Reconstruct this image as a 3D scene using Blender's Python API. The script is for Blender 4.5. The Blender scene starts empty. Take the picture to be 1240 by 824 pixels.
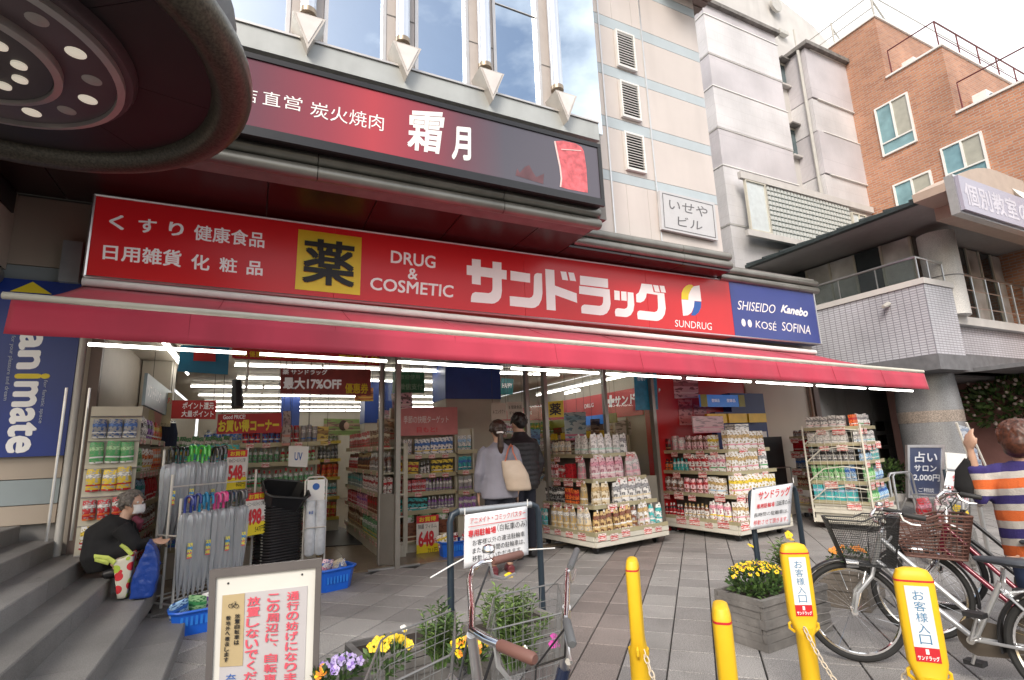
import bpy, bmesh, math, random
from math import sin, cos, pi, radians
from mathutils import Vector, Matrix, noise
random.seed(7)
C = bpy.context.scene.collection
SC = bpy.context.scene
# ------------------------------------------------------------------ camera
CAMH = 1.45
FPX = 635.0
yaw, pit, rol = radians(26.3), radians(11.45), radians(-2.1)
fw = Vector((sin(yaw)*cos(pit), cos(yaw)*cos(pit), sin(pit)))
r0 = Vector((cos(yaw), -sin(yaw), 0)); u0 = r0.cross(fw)
RT = r0*cos(rol)+u0*sin(rol); UP = -r0*sin(rol)+u0*cos(rol); FW = fw
cam = bpy.data.cameras.new('camera'); co = bpy.data.objects.new('camera', cam); C.objects.link(co)
cam.sensor_width = 36; cam.lens = FPX/1240*36; cam.clip_end = 2000; cam.clip_start = 0.05
co.matrix_world = Matrix(((RT.x, UP.x, -FW.x, 0), (RT.y, UP.y, -FW.y, 0), (RT.z, UP.z, -FW.z, CAMH), (0, 0, 0, 1)))
SC.camera = co
SC.view_settings.view_transform = 'Standard'; SC.view_settings.look = 'None'
SC.view_settings.exposure = 0.22; SC.view_settings.gamma = 1
SC.cycles.max_bounces = 6; SC.cycles.transparent_max_bounces = 10
SC.cycles.caustics_reflective = False; SC.cycles.caustics_refractive = False
# ------------------------------------------------------------------ sky and sun
SUN_EL, SUN_AZ = radians(40), radians(222)      # azimuth: clockwise from +Y
w = bpy.data.worlds.new('World'); SC.world = w; w.use_nodes = True
nt = w.node_tree; N = nt.nodes; L = nt.links
bg = N['Background']; out = N['World Output']
sky = N.new('ShaderNodeTexSky'); sky.sky_type = 'NISHITA'; sky.sun_disc = False
sky.sun_elevation = SUN_EL; sky.sun_rotation = SUN_AZ; sky.air_density = 1.2; sky.dust_density = 4.0
L.new(sky.outputs[0], bg.inputs[0]); bg.inputs[1].default_value = 0.15
tc = N.new('ShaderNodeTexCoord')
mp = N.new('ShaderNodeMapping'); mp.inputs['Scale'].default_value = (1, 1, 2.2)
L.new(tc.outputs['Generated'], mp.inputs[0])
nz = N.new('ShaderNodeTexNoise'); nz.inputs['Scale'].default_value = 2.6; nz.inputs['Detail'].default_value = 7; nz.inputs['Roughness'].default_value = .55
L.new(mp.outputs[0], nz.inputs[0])
dt = N.new('ShaderNodeVectorMath'); dt.operation = 'DOT_PRODUCT'     # thicker cloud toward the sun side
dt.inputs[1].default_value = (0.80, 0.45, 0.0); L.new(tc.outputs['Generated'], dt.inputs[0])
ad = N.new('ShaderNodeMath'); ad.operation = 'MULTIPLY_ADD'; ad.inputs[1].default_value = .62
L.new(dt.outputs['Value'], ad.inputs[0]); L.new(nz.outputs[0], ad.inputs[2])
rp = N.new('ShaderNodeValToRGB'); rp.color_ramp.elements[0].position = .36; rp.color_ramp.elements[1].position = .62
L.new(ad.outputs[0], rp.inputs[0])
bc = N.new('ShaderNodeBackground'); bc.inputs[0].default_value = (.97, .98, 1, 1); bc.inputs[1].default_value = 1.5
mx = N.new('ShaderNodeMixShader'); L.new(rp.outputs[0], mx.inputs[0]); L.new(bg.outputs[0], mx.inputs[1]); L.new(bc.outputs[0], mx.inputs[2])
L.new(mx.outputs[0], out.inputs[0])
sl = bpy.data.lights.new('sun', 'SUN'); sl.energy = 2.1; sl.angle = radians(24); sl.color = (1, .96, .9)
so = bpy.data.objects.new('sun', sl); C.objects.link(so)
sd = Vector((sin(SUN_AZ)*cos(SUN_EL), cos(SUN_AZ)*cos(SUN_EL), sin(SUN_EL)))
so.rotation_euler = sd.to_track_quat('Z', 'Y').to_euler()
# ------------------------------------------------------------------ picture -> place helpers (points on known real planes)
CP = Vector((0, 0, CAMH))
def ray(x, y): return RT*(x-620)+UP*(412-y)+FW*FPX
def G(x, y, z=0.0): d = ray(x, y); return CP+d*((z-CAMH)/d.z)
def FY(x, y, Y): d = ray(x, y); return CP+d*(Y/d.y)
def FX(x, y, X): d = ray(x, y); return CP+d*(X/d.x)
def PL(x, y, p0, n): d = ray(x, y); return CP+d*((Vector(p0)-CP).dot(n)/d.dot(n))
# ------------------------------------------------------------------ materials
MATS = {}
def mat(name, col=(.5, .5, .5), rough=.6, metal=0, var=.10, scale=6, bump=0, coat=0, emit=0, dirt=0, det=5, tr=0, bscale=None):
    if name in MATS: return MATS[name]
    m = bpy.data.materials.new(name); m.use_nodes = True; MATS[name] = m
    n, l = m.node_tree.nodes, m.node_tree.links
    b = n['Principled BSDF']
    b.inputs['Roughness'].default_value = rough; b.inputs['Metallic'].default_value = metal
    b.inputs['Coat Weight'].default_value = coat
    if tr: b.inputs['Transmission Weight'].default_value = tr
    t = n.new('ShaderNodeTexCoord'); z = n.new('ShaderNodeTexNoise'); z.inputs['Scale'].default_value = scale; z.inputs['Detail'].default_value = det
    l.new(t.outputs['Object'], z.inputs[0])
    r = n.new('ShaderNodeValToRGB'); r.color_ramp.elements[0].position = .3; r.color_ramp.elements[1].position = .7
    c0 = [max(0, c*(1-var)) for c in col]; c1 = [min(1, c*(1+var)) for c in col]
    r.color_ramp.elements[0].color = (*c0, 1); r.color_ramp.elements[1].color = (*c1, 1)
    l.new(z.outputs[0], r.inputs[0]); last = r.outputs[0]
    if dirt:
        z2 = n.new('ShaderNodeTexNoise'); z2.inputs['Scale'].default_value = 1.3; z2.inputs['Detail'].default_value = 8
        mp2 = n.new('ShaderNodeMapping'); mp2.inputs['Scale'].default_value = (1.6, 1.6, .25)
        l.new(t.outputs['Object'], mp2.inputs[0]); l.new(mp2.outputs[0], z2.inputs[0])
        r2 = n.new('ShaderNodeValToRGB'); r2.color_ramp.elements[0].position = .48; r2.color_ramp.elements[1].position = .75
        r2.color_ramp.elements[0].color = (0, 0, 0, 1); r2.color_ramp.elements[1].color = (dirt, dirt, dirt, 1)
        l.new(z2.outputs[0], r2.inputs[0])
        mm = n.new('ShaderNodeMixRGB'); mm.inputs[2].default_value = (*[c*.35 for c in col], 1)
        l.new(r2.outputs[0], mm.inputs[0]); l.new(last, mm.inputs[1]); last = mm.outputs[0]
    l.new(last, b.inputs['Base Color'])
    if emit:
        b.inputs['Emission Color'].default_value = (*col, 1); b.inputs['Emission Strength'].default_value = emit
    if bump:
        z3 = n.new('ShaderNodeTexNoise'); z3.inputs['Scale'].default_value = bscale or scale*4; z3.inputs['Detail'].default_value = 4
        l.new(t.outputs['Object'], z3.inputs[0])
        bp = n.new('ShaderNodeBump'); bp.inputs['Strength'].default_value = bump; bp.inputs['Distance'].default_value = .01
        l.new(z3.outputs[0], bp.inputs['Height']); l.new(bp.outputs[0], b.inputs['Normal'])
    return m
def granite(name, col, rough=.75, sc=160, spread=.45):
    if name in MATS: return MATS[name]
    m = mat(name, col, rough, var=.12, scale=1.2, bump=.15, bscale=90, dirt=.35)
    n, l = m.node_tree.nodes, m.node_tree.links
    b = n['Principled BSDF']; src = b.inputs['Base Color'].links[0].from_socket
    gm = n.new('ShaderNodeNewGeometry'); z = n.new('ShaderNodeTexNoise'); z.inputs['Scale'].default_value = sc; z.inputs['Detail'].default_value = 3
    for q in list(n):
        if q.type == 'TEX_COORD':
            for lk in list(l):
                if lk.from_node == q: l.new(gm.outputs['Position'], lk.to_socket)
    l.new(gm.outputs['Position'], z.inputs[0])
    vo = n.new('ShaderNodeTexVoronoi'); vo.inputs['Scale'].default_value = 2.1; l.new(gm.outputs['Position'], vo.inputs[0])
    ws = n.new('ShaderNodeTexNoise'); ws.inputs['Scale'].default_value = 30; l.new(gm.outputs['Position'], ws.inputs[0])
    wa = n.new('ShaderNodeMath'); wa.operation = 'MULTIPLY_ADD'; wa.inputs[1].default_value = .05; l.new(ws.outputs[0], wa.inputs[0]); l.new(vo.outputs['Distance'], wa.inputs[2])
    gs = n.new('ShaderNodeMapRange'); gs.inputs[1].default_value = .055; gs.inputs[2].default_value = .075; gs.inputs[3].default_value = .62; gs.inputs[4].default_value = 1; l.new(wa.outputs[0], gs.inputs[0])
    mr = n.new('ShaderNodeMapRange'); mr.inputs[1].default_value = .35; mr.inputs[2].default_value = .65
    mr.inputs[3].default_value = 1-spread; mr.inputs[4].default_value = 1+spread; l.new(z.outputs[0], mr.inputs[0])
    oi = n.new('ShaderNodeObjectInfo'); mr2 = n.new('ShaderNodeMapRange'); mr2.inputs[3].default_value = .86; mr2.inputs[4].default_value = 1.1
    l.new(oi.outputs['Random'], mr2.inputs[0])
    mu = n.new('ShaderNodeMath'); mu.operation = 'MULTIPLY'; l.new(mr.outputs[0], mu.inputs[0]); l.new(mr2.outputs[0], mu.inputs[1]); mu2 = n.new('ShaderNodeMath'); mu2.operation = 'MULTIPLY'; l.new(mu.outputs[0], mu2.inputs[0]); l.new(gs.outputs[0], mu2.inputs[1]); mu = mu2
    vm = n.new('ShaderNodeVectorMath'); vm.operation = 'SCALE'; l.new(src, vm.inputs[0]); l.new(mu.outputs[0], vm.inputs['Scale'])
    l.new(vm.outputs[0], b.inputs['Base Color'])
    return m
def tiled(name, c1, c2, mortar, bw, bh, ms=.012, rough=.5, ax='xz', offset=.5, bump=.5):
    m = bpy.data.materials.new(name); m.use_nodes = True; MATS[name] = m
    n, l = m.node_tree.nodes, m.node_tree.links; b = n['Principled BSDF']; b.inputs['Roughness'].default_value = rough
    t = n.new('ShaderNodeTexCoord'); s = n.new('ShaderNodeSeparateXYZ'); l.new(t.outputs['Object'], s.inputs[0])
    cb = n.new('ShaderNodeCombineXYZ')
    ad = n.new('ShaderNodeMath'); ad.operation = 'ADD'; l.new(s.outputs[0], ad.inputs[0]); l.new(s.outputs[1], ad.inputs[1])
    l.new(ad.outputs[0], cb.inputs[0]); l.new(s.outputs[2], cb.inputs[1])
    k = n.new('ShaderNodeTexBrick'); l.new(cb.outputs[0], k.inputs[0]); k.offset = offset
    k.inputs['Color1'].default_value = (*c1, 1); k.inputs['Color2'].default_value = (*c2, 1); k.inputs['Mortar'].default_value = (*mortar, 1)
    k.inputs['Scale'].default_value = 1; k.inputs['Mortar Size'].default_value = ms; k.inputs['Brick Width'].default_value = bw; k.inputs['Row Height'].default_value = bh
    z = n.new('ShaderNodeTexNoise'); z.inputs['Scale'].default_value = .7; z.inputs['Detail'].default_value = 8; l.new(t.outputs['Object'], z.inputs[0])
    mr = n.new('ShaderNodeMapRange'); mr.inputs[1].default_value = .3; mr.inputs[2].default_value = .7; mr.inputs[3].default_value = .76; mr.inputs[4].default_value = 1.1
    l.new(z.outputs[0], mr.inputs[0])
    vm = n.new('ShaderNodeVectorMath'); vm.operation = 'SCALE'; l.new(k.outputs[0], vm.inputs[0]); l.new(mr.outputs[0], vm.inputs['Scale'])
    l.new(vm.outputs[0], b.inputs['Base Color'])
    bp = n.new('ShaderNodeBump'); bp.inputs['Strength'].default_value = bump; bp.inputs['Distance'].default_value = .01; bp.invert = True
    l.new(k.outputs['Fac'], bp.inputs['Height']); l.new(bp.outputs[0], b.inputs['Normal'])
    return m
def glassy(name, tint=(.9, .95, .95), refl=.12, rough=.02, haze=0):
    m = bpy.data.materials.new(name); m.use_nodes = True; MATS[name] = m
    n, l = m.node_tree.nodes, m.node_tree.links; n.remove(n['Principled BSDF'])
    tr = n.new('ShaderNodeBsdfTransparent'); tr.inputs[0].default_value = (*tint, 1)
    gl = n.new('ShaderNodeBsdfGlossy'); gl.inputs['Roughness'].default_value = rough
    fr = n.new('ShaderNodeFresnel'); fr.inputs[0].default_value = 1.5
    ad = n.new('ShaderNodeMath'); ad.operation = 'ADD'; ad.inputs[1].default_value = refl; ad.use_clamp = True; l.new(fr.outputs[0], ad.inputs[0])
    mx = n.new('ShaderNodeMixShader'); l.new(ad.outputs[0], mx.inputs[0]); l.new(tr.outputs[0], mx.inputs[1]); l.new(gl.outputs[0], mx.inputs[2])
    last = mx
    if haze:
        df = n.new('ShaderNodeBsdfDiffuse'); df.inputs[0].default_value = (.85, .88, .9, 1)
        m2 = n.new('ShaderNodeMixShader'); m2.inputs[0].default_value = haze; l.new(mx.outputs[0], m2.inputs[1]); l.new(df.outputs[0], m2.inputs[2]); last = m2
    l.new(last.outputs[0], n['Material Output'].inputs[0]); return m
def packmat(name, base, c2, c3, rough=.35, film=.0, lab=(.25, .6)):
    """printed packaging: bands and small print in generated coordinates, colour only"""
    if name in MATS: return MATS[name]
    m = bpy.data.materials.new(name); m.use_nodes = True; MATS[name] = m
    n, l = m.node_tree.nodes, m.node_tree.links; b = n['Principled BSDF']; b.inputs['Roughness'].default_value = rough
    t = n.new('ShaderNodeTexCoord'); s = n.new('ShaderNodeSeparateXYZ'); l.new(t.outputs['Generated'], s.inputs[0])
    oi = n.new('ShaderNodeObjectInfo')
    r = n.new('ShaderNodeValToRGB'); r.color_ramp.interpolation = 'CONSTANT'; e = r.color_ramp.elements
    e[0].position = 0; e[0].color = (*c2, 1); e[1].position = .08; e[1].color = (*base, 1)
    for p, c in ((lab[0], c2), (lab[0]+.07, base), (lab[1], c3), (lab[1]+.16, base)):
        q = e.new(p); q.color = (*c, 1)
    l.new(s.outputs[2], r.inputs[0])
    mp = n.new('ShaderNodeMapping'); mp.inputs['Scale'].default_value = (5, 5, 14); l.new(t.outputs['Generated'], mp.inputs[0])
    v = n.new('ShaderNodeTexVoronoi'); v.inputs['Scale'].default_value = 1.3; l.new(mp.outputs[0], v.inputs[0])
    g = n.new('ShaderNodeMath'); g.operation = 'GREATER_THAN'; g.inputs[1].default_value = .72
    ad = n.new('ShaderNodeSeparateColor'); l.new(v.outputs['Color'], ad.inputs[0]); l.new(ad.outputs[0], g.inputs[0])
    mm = n.new('ShaderNodeMixRGB'); l.new(g.outputs[0], mm.inputs[0]); l.new(r.outputs[0], mm.inputs[1]); mm.inputs[2].default_value = (*[c*.55 for c in c3], 1)
    mr = n.new('ShaderNodeMapRange'); mr.inputs[3].default_value = .85; mr.inputs[4].default_value = 1.08; l.new(oi.outputs['Random'], mr.inputs[0])
    vm = n.new('ShaderNodeVectorMath'); vm.operation = 'SCALE'; l.new(mm.outputs[0], vm.inputs[0]); l.new(mr.outputs[0], vm.inputs['Scale'])
    l.new(vm.outputs[0], b.inputs['Base Color'])
    z = n.new('ShaderNodeTexNoise'); z.inputs['Scale'].default_value = 25; l.new(t.outputs['Object'], z.inputs[0])
    bp = n.new('ShaderNodeBump'); bp.inputs['Strength'].default_value = .35; bp.inputs['Distance'].default_value = .01
    l.new(z.outputs[0], bp.inputs['Height']); l.new(bp.outputs[0], b.inputs['Normal'])
    return m
# ------------------------------------------------------------------ objects
def props(o, label=None, cat=None, group=None, kind=None):
    if label: o['label'] = label
    if cat: o['category'] = cat
    if group: o['group'] = group
    if kind: o['kind'] = kind
    return o
INV = {}
WPAR = set()      # things whose parts are all given in world coordinates
def thing(name, label, cat, loc=(0, 0, 0), rz=0, group=None, kind=None):
    o = bpy.data.objects.new(name, None); o.empty_display_size = .1; C.objects.link(o)
    o.location = loc; o.rotation_euler = (0, 0, rz)
    INV[o.name] = (Matrix.Translation(Vector(loc)) @ Matrix.Rotation(rz, 4, 'Z')).inverted()
    return props(o, label, cat, group, kind)
def link(name, me, parent=None, world=True):
    o = bpy.data.objects.new(name, me); C.objects.link(o)
    if parent is not None:
        o.parent = parent
        if (world or parent.name in WPAR) and parent.name in INV: o.matrix_parent_inverse = INV[parent.name]
    return o
def copy_tree(o, loc=None, rz=None, label=None, group=None, parent=None):
    c = o.copy(); C.objects.link(c)
    if parent is not None: c.parent = parent
    if loc is not None: c.location = loc
    if rz is not None: c.rotation_euler = (0, 0, rz)
    if label: c['label'] = label
    if group: c['group'] = group
    for ch in o.children: copy_tree(ch, parent=c)
    return c
class MB:
    def __init__(s): s.v = []; s.f = []; s.m = []; s.mi = 0; s.sm = []
    def add(s, vs, fs, smooth=False):
        o = len(s.v); s.v += [tuple(v) for v in vs]; s.f += [tuple(i+o for i in f) for f in fs]
        s.m += [s.mi]*len(fs); s.sm += [smooth]*len(fs); return s
    def box(s, x0, x1, y0, y1, z0, z1, M=None):
        p = [Vector((x, y, z)) for z in (z0, z1) for y in (y0, y1) for x in (x0, x1)]
        if M is not None: p = [M @ q for q in p]
        return s.add(p, [(0, 2, 3, 1), (4, 5, 7, 6), (0, 1, 5, 4), (2, 6, 7, 3), (0, 4, 6, 2), (1, 3, 7, 5)])
    def quad(s, a, b, c, d): return s.add([a, b, c, d], [(0, 1, 2, 3)])
    def slab(s, pts, n):      # polygon extruded by vector n
        k = len(pts); p = [Vector(q) for q in pts]; p2 = [q+Vector(n) for q in p]
        return s.add(p+p2, [tuple(range(k)), tuple(range(2*k-1, k-1, -1))]+[(i, i+k, (i+1) % k+k, (i+1) % k) for i in range(k)])
    def tube(s, path, r, n=8, cap=True, closed=False, sx=1):
        P = [Vector(p) for p in path]; k = len(P); R = r if isinstance(r, (list, tuple)) else [r]*k
        vs = []; prev = None
        for i in range(k):
            if closed: t = P[(i+1) % k]-P[i-1]
            else: t = P[min(i+1, k-1)]-P[max(i-1, 0)]
            if t.length < 1e-9: t = Vector((0, 0, 1))
            t.normalize()
            if prev is None:
                a = Vector((0, 0, 1)) if abs(t.z) < .9 else Vector((1, 0, 0))
                u = t.cross(a).normalized()
            else:
                u = prev-t*prev.dot(t)
                u = u.normalized() if u.length > 1e-6 else t.orthogonal().normalized()
            prev = u; v = t.cross(u)
            vs += [P[i]+(u*cos(2*pi*j/n)*sx+v*sin(2*pi*j/n))*R[i] for j in range(n)]
        fs = []
        for i in range(k if closed else k-1):
            a, b = i*n, ((i+1) % k)*n
            fs += [(a+j, a+(j+1) % n, b+(j+1) % n, b+j) for j in range(n)]
        if cap and not closed: fs += [tuple(range(n-1, -1, -1)), tuple((k-1)*n+j for j in range(n))]
        return s.add(vs, fs, True)
    def lathe(s, prof, c=(0, 0, 0), n=20, M=None, sx=1, sy=1):
        vs = []; k = len(prof); c = Vector(c)
        for r, z in prof:
            for j in range(n):
                q = Vector((r*cos(2*pi*j/n)*sx, r*sin(2*pi*j/n)*sy, z)); q = (M @ q) if M is not None else q+c
                vs.append(q)
        fs = [(i*n+j, i*n+(j+1) % n, (i+1)*n+(j+1) % n, (i+1)*n+j) for i in range(k-1) for j in range(n)]
        if prof[0][0] > 1e-6: fs.append(tuple(range(n-1, -1, -1)))
        if prof[-1][0] > 1e-6: fs.append(tuple((k-1)*n+j for j in range(n)))
        return s.add(vs, fs, True)
    def ball(s, c, rx, ry=None, rz=None, n=10, k=6):
        ry = ry or rx; rz = rz or rx; c = Vector(c); vs = []
        for i in range(k+1):
            a = pi*i/k
            for j in range(n): vs.append(c+Vector((rx*sin(a)*cos(2*pi*j/n), ry*sin(a)*sin(2*pi*j/n), -rz*cos(a))))
        return s.add(vs, [(i*n+j, i*n+(j+1) % n, (i+1)*n+(j+1) % n, (i+1)*n+j) for i in range(k) for j in range(n)], True)
    def mesh(s, name, mats):
        me = bpy.data.meshes.new(name); me.from_pydata(s.v, [], s.f)
        mats = mats if isinstance(mats, (list, tuple)) else [mats]
        for m in mats: me.materials.append(m)
        me.polygons.foreach_set('material_index', s.m); me.polygons.foreach_set('use_smooth', s.sm)
        bm = bmesh.new(); bm.from_mesh(me); bmesh.ops.recalc_face_normals(bm, faces=bm.faces)
        for e in bm.edges:
            if len(e.link_faces) == 2 and e.calc_face_angle(0) > .7: e.smooth = False
        bm.to_mesh(me); bm.free()
        return me
    def new(s): return s
    def build(s, name, mats, parent=None, world=True, **kw):
        return props(link(name, s.mesh(name, mats), parent, world), **kw)
class LT:
    """several pieces of lettering, each built as an object of its own"""
    def __init__(s): s.l = []
    def new(s): s.l.append(MB()); return s.l[-1]
    def build(s, name, mats, parent=None, **kw):
        for m in s.l: m.build(name, mats, parent, **kw)
def boxo(name, b, m, parent=None, **kw): return MB().box(*b).build(name, m, parent, **kw)
TXT = {}
def glyphs(body, shear=0):
    key = (body, shear)
    if key not in TXT:
        c = bpy.data.curves.new('t', 'FONT'); c.body = body; c.resolution_u = 3; c.shear = shear
        o = bpy.data.objects.new('t', c); C.objects.link(o); bpy.context.view_layer.update()
        me = bpy.data.meshes.new_from_object(o.evaluated_get(bpy.context.evaluated_depsgraph_get()))
        vs = [tuple(v.co) for v in me.vertices]; fs = [tuple(p.vertices) for p in me.polygons]
        bpy.data.objects.remove(o); bpy.data.curves.remove(c); bpy.data.meshes.remove(me)
        x = [v[0] for v in vs]; y = [v[1] for v in vs]; x0, x1, y0, y1 = min(x), max(x), min(y), max(y)
        TXT[key] = ([((v[0]-x0)/(x1-x0 or 1), (v[1]-y0)/(y1-y0 or 1)) for v in vs], fs, x1-x0, y1-y0)
    return TXT[key]
def tmb(mb, body, q, bold=.02, eps=.003, shear=0):
    """glyph outlines of body filling the quad q = TL, TR, BR, BL (world points); bold = extra stroke, in ems"""
    mb = mb.new(); vs, fs, we, he = glyphs(body, shear); TL, TR, BR, BL = [Vector(p) for p in q]
    n = (TR-TL).cross(BL-TL).normalized()
    if n.dot(CP-TL) < 0: n = -n
    off = [(0, 0)] if bold < .012 else [(bold*cos(a), bold*sin(a)) for a in [pi/4+pi/2*i for i in range(4)]]
    if bold > .032: off += [(bold, 0), (-bold, 0), (0, bold), (0, -bold), (0, 0)]
    bx, by = (bold, bold) if len(off) > 1 else (0, 0)
    for i, (ox, oy) in enumerate(off):
        P = []
        for u, v in vs:
            u = (u*we+bx+ox)/(we+2*bx); v = (v*he+by+oy)/(he+2*by)
            P.append((BL*(1-u)+BR*u)*(1-v)+(TL*(1-u)+TR*u)*v+n*(eps+i*.00025))
        mb.add(P, fs)
    return mb
def text(body, q, m, parent=None, bold=.02, eps=.003, name='lettering', shear=0, **kw):
    return tmb(MB(), body, q, bold, eps, shear).build(name, m, parent, **kw)
def sub(q, u0, v0, u1, v1):       # part of a quad, v from the top
    TL, TR, BR, BL = [Vector(p) for p in q]
    f = lambda u, v: (TL*(1-u)+TR*u)*(1-v)+(BL*(1-u)+BR*u)*v
    return f(u0, v0), f(u1, v0), f(u1, v1), f(u0, v1)
def vtext(mb, body, q, bold=.02, eps=.003):
    mb = mb.new(); k = len(body)
    for i, ch in enumerate(body):
        if ch == ' ': continue
        a, b = (i+.06)/k, (i+.94)/k
        if ch in '、。': tmb(mb, ch, sub(q, .62, a, .9, a+.3/k), bold, eps)
        elif ch in 'く': tmb(mb, ch, sub(q, .2, a, .8, b), bold, eps)
        else: tmb(mb, ch, sub(q, 0, a, 1, b), bold, eps)
    return mb
def panel(name, q, m, parent=None, t=.01, **kw):   # thin sheet with thickness behind the quad
    TL, TR, BR, BL = [Vector(p) for p in q]; n = (TR-TL).cross(BL-TL).normalized()
    if n.dot(CP-TL) > 0: n = -n
    return MB().slab([TL, TR, BR, BL], n*t).build(name, m, parent, **kw)
def polys(mb, P, f, eps=.003, step=.0004):
    mb = mb.new()
    for i, p in enumerate(P):
        w_ = [f(*q) for q in p]; n = (w_[1]-w_[0]).cross(w_[2]-w_[0]).normalized()
        if n.dot(CP-w_[0]) < 0: n = -n
        mb.add([q+n*(eps+i*step) for q in w_], [tuple(range(len(w_)))])
    return mb
def strokes(mb, S, wd, f, eps=.003, step=.0004):
    P = []
    for s in S:
        L_, R_ = [], []
        for i, p in enumerate(s):
            a = Vector(s[max(i-1, 0)]); b = Vector(s[min(i+1, len(s)-1)]); d = (b-a).normalized(); nn = Vector((-d.y, d.x))*wd/2
            q = Vector(p)
            if i == 0: q = q-d*wd*.3
            if i == len(s)-1: q = q+d*wd*.3
            L_.append(tuple(q+nn)); R_.append(tuple(q-nn))
        P.append(L_+R_[::-1])
    return polys(mb, P, f, eps, step)
def crop(x0, y0, k, f): return lambda x, y: f(x0+x/k, y0+y/k)
WHITE = (.8, .8, .78)
M_ = dict(
 white=mat('white_paint', WHITE, .45, var=.04), signwhite=mat('sign_white', (.82, .81, .8), .5, var=.02, emit=.10),
 red=mat('sign_red', (.54, .014, .018), .3, var=.07, scale=1.1, emit=.10), blue=mat('sign_blue', (.03, .05, .25), .3, var=.05, scale=2),
 yellow=mat('sign_yellow', (.85, .68, .03), .4, var=.03), black=mat('black_print', (.012, .011, .012), .5),
 alu=mat('brushed_aluminium', (.62, .62, .62), .32, .9, var=.06, scale=12), chrome=mat('chrome', (.75, .75, .76), .12, 1, var=.04),
 steel=mat('painted_steel', (.5, .49, .46), .5, .1, var=.06), cream=mat('cream_metal', (.62, .6, .52), .45, var=.06, dirt=.2),
 dark=mat('dark_plastic', (.02, .02, .022), .45, var=.2), rubber=mat('rubber', (.018, .018, .018), .8, var=.2, bump=.2),
 redp=mat('red_print', (.62, .03, .04), .5), bluep=mat('blue_print', (.03, .12, .42), .5), greenp=mat('green_print', (.03, .25, .08), .5))
# ================================================================== GROUND
MB().box(-60, 90, -40, 90, -.6, -.02).build('ground', mat('joint_dirt', (.03, .028, .026), .95), kind='structure')
g_ = thing('pavement', None, None, (0, 0, 0), kind='structure')
TG = [granite('paving_stone_a', (.255, .245, .237)), granite('paving_stone_b', (.23, .22, .214)), granite('paving_stone_c', (.28, .27, .26))]
TB = granite('brown_paving_stone', (.205, .175, .163))
def tilemesh(a, b, m, nm):
    mb = MB(); h = .0035; c = .004
    mb.add([(-a/2, -b/2, -.02), (a/2, -b/2, -.02), (a/2, b/2, -.02), (-a/2, b/2, -.02), (-a/2, -b/2, -c), (a/2, -b/2, -c), (a/2, b/2, -c), (-a/2, b/2, -c),
            (-a/2+c, -b/2+c, 0), (a/2-c, -b/2+c, 0), (a/2-c, b/2-c, 0), (-a/2+c, b/2-c, 0)],
           [(0, 1, 5, 4), (1, 2, 6, 5), (2, 3, 7, 6), (3, 0, 4, 7), (4, 5, 9, 8), (5, 6, 10, 9), (6, 7, 11, 10), (7, 4, 8, 11), (8, 9, 10, 11)])
    return mb.mesh(nm, m)
zones = []   # (u range, cell u, cell v, style)
tiles = []
s2 = math.sqrt(.5)
def zone(ua, ub, cu, cv, st, off):
    for i in range(int(round((ub-ua)/cu))):
        u = ua+(i+.5)*cu
        for j in range(-20, 60):
            v = off+(j+.5)*cv
            x, y = (u+v)*s2, (v-u)*s2
            if x < -1 and y < 3: continue
            if -3 < x < 40 and .0 < y < 16: tiles.append((x, y, cu, cv, st))
zone(-.62, -.62+.295*30, .295, .345, 'g', .05)
zone(-.62-.295*2, -.62, .295, .345, 'b', .05)
zone(-.62-.295*2-.38*12, -.62-.295*2, .38, .38, 'g', .12)
def inshop(x, y): return (-1.5 < x < 10.4 and y > 7.02)
vis = []
for t_ in tiles:
    x, y, cu, cv, st = t_
    if inshop(x, y): continue
    d = Vector((x, y, 0))-CP; dep = d.dot(FW)
    px = 620+FPX*d.dot(RT)/dep if dep > .1 else -999; py = 412-FPX*d.dot(UP)/dep if dep > .1 else -999
    ok = dep > .1 and -40 < px < 1290 and py < 880
    vis.append((d.length if ok else 1e3+d.length, t_))
vis.sort(key=lambda a: a[0])
TM = {}
rest = MB()
for k, (d_, (x, y, cu, cv, st)) in enumerate(vis):
    if k < 300 and d_ < 900:
        mi = random.randrange(3) if st == 'g' else 3; key = (cu, mi)
        if key not in TM: TM[key] = tilemesh(cv-.010, cu-.010, (TG+[TB])[mi], 'paving_tile')
        o = link('paving_tile', TM[key], g_); o.location = (x, y, random.uniform(-.0012, .0012)); o.rotation_euler = (random.uniform(-.002, .002), random.uniform(-.002, .002), radians(45+(180 if random.random() < .5 else 0)))
    elif x < 25:
        rest.mi = 0 if st == 'g' else 1
        R_ = Matrix.Translation((x, y, 0)) @ Matrix.Rotation(radians(45), 4, 'Z')
        a, b = (cv-.010)/2, (cu-.010)/2
        rest.box(-a, a, -b, b, -.02, random.uniform(-.001, .001), R_)
rest.build('far_paving_tiles', [TG[0], TB], g_, kind='stuff')
# manhole cover frame by the displays
boxo('drain_cover', (5.15, 5.75, 5.25, 5.45, 0, .006), granite('drain_stone', (.2, .19, .18)), None, label='narrow stone drain cover let into the paving before the displays', category=None) if False else None
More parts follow.
